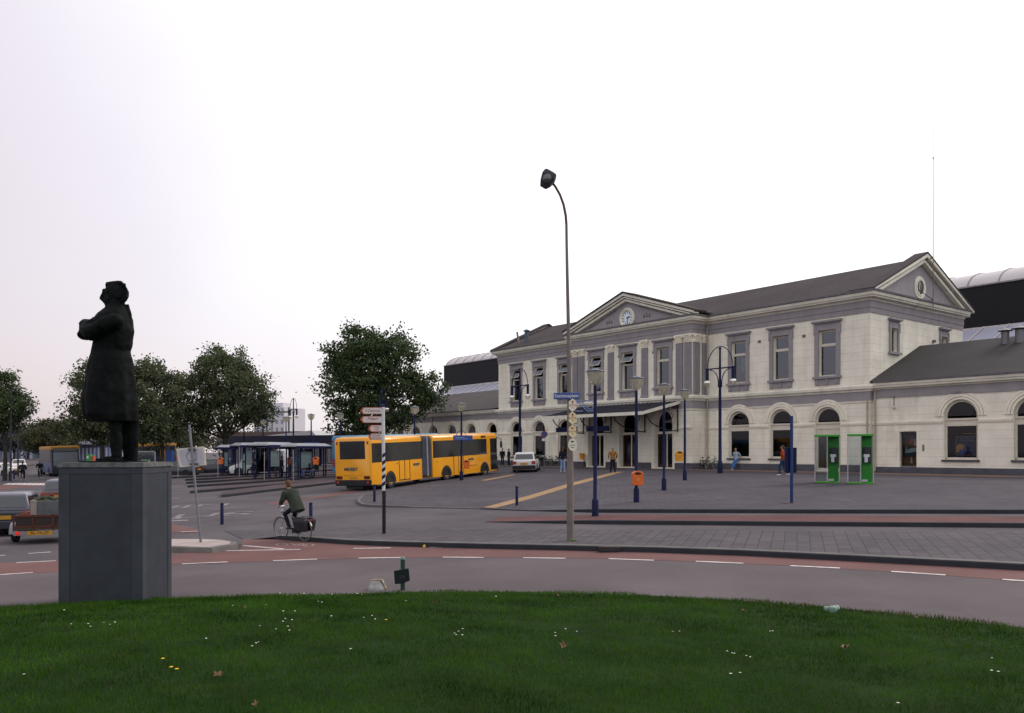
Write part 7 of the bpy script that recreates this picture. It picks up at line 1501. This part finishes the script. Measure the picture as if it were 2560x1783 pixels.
x, y, l = lob(84, [(560, 950, 75, 72, 0, 3.2), (620, 985, 62, 60, 0, 3), (500, 985, 60, 62, 0, 3), (560, 1040, 100, 45, 0, 3.4), (535, 900, 32, 34, 0, 1.8), (595, 912, 34, 34, 0, 1.8), (655, 1030, 36, 40, 0, 2), (480, 1060, 40, 38, 0, 2.2)], 562)
tree('broad olive green tree right of the statue, above the white van', x, y, l, 3.6, .30, lf2, 30000, .24, 5)
x, y, l = lob(80, [(385, 985, 52, 68, 0, 3), (420, 1040, 50, 55, 0, 3), (355, 1050, 50, 50, 0, 3), (380, 925, 26, 28, 0, 1.6), (435, 965, 26, 36, 0, 1.8), (345, 945, 20, 34, 0, 1.4), (400, 1085, 62, 26, 0, 2.6)], 405)
tree('brownish tree showing just right of the statue coat', x, y, l, 3.2, .22, lf2, 24000, .23, 8)
x, y, l = lob(78, [(262, 1010, 55, 60, 0, 2.8), (215, 1050, 55, 45, 0, 2.6), (290, 955, 40, 48, 0, 2.2), (250, 1085, 60, 26, 0, 2.4), (165, 1068, 32, 26, 0, 1.6), (212, 962, 30, 36, 0, 1.6), (300, 1060, 40, 40, 0, 2.2), (228, 925, 18, 22, 0, 1.0)], 255)
tree('tree right behind the statue, its left lobes reaching over the street', x, y, l, 3.2, .22, lf2, 22000, .22, 11)
x, y, l = lob(76, [(0, 985, 46, 50, 0, 2.4), (30, 1010, 42, 34, 0, 2.2), (-40, 1020, 60, 50, 0, 2.8), (12, 950, 22, 26, 0, 1.4), (5, 1050, 55, 28, 0, 2.4), (62, 1015, 16, 12, 0, .8), (45, 1045, 20, 14, 0, 1)], 12)
tree('street tree cut by the left edge beside the bollards', x, y, l, 3.4, .20, lf1, 16000, .20, 13)
x, y, l = lob(140, [(120, 1085, 42, 32, 0, 4), (95, 1100, 36, 30, 0, 4), (150, 1100, 40, 30, 0, 4), (115, 1065, 18, 18, 0, 2.2)], 118)
tree('yellowish tree farther down the left street, beyond the bus', x, y, l, 3, .25, lf3, 12000, .32, 17)
for i, (px, Y, h_, lab) in enumerate(((70, 210, 60, 'hazy dark tree at the end of the left street'), (35, 200, 50, 'hazy dark tree at the street end near the left edge'), (-30, 190, 60, 'hazy tree beyond the left edge of the street'), (170, 190, 40, 'hazy tree behind the yellow roofed bus'))):
    x, y, l = lob(Y, [(px, 1130-h_*.7, 34, h_*.45, 0, 4.5), (px-22, 1130-h_*.5, 26, h_*.35, 0, 4), (px+24, 1130-h_*.5, 26, h_*.35, 0, 4)], px); tree(lab, x, y, l, 3, .25, lf4, 3000, .6, 20+i, name='far_tree')
for i, (px, Y, lab) in enumerate(((330, 150, 'far low tree behind the statue knees'), (470, 160, 'far low tree behind the dark saloon'), (610, 170, 'far low tree below the broad olive tree'), (245, 160, 'far low tree behind the arcade building'))):
    x, y, l = lob(Y, [(px, 1102, 45, 22, 0, 4), (px-40, 1108, 34, 18, 0, 3.5), (px+40, 1108, 34, 18, 0, 3.5)], px); tree(lab, x, y, l, 2, .25, lf3 if i % 2 else lf4, 3000, .5, 40+i, name='far_tree')
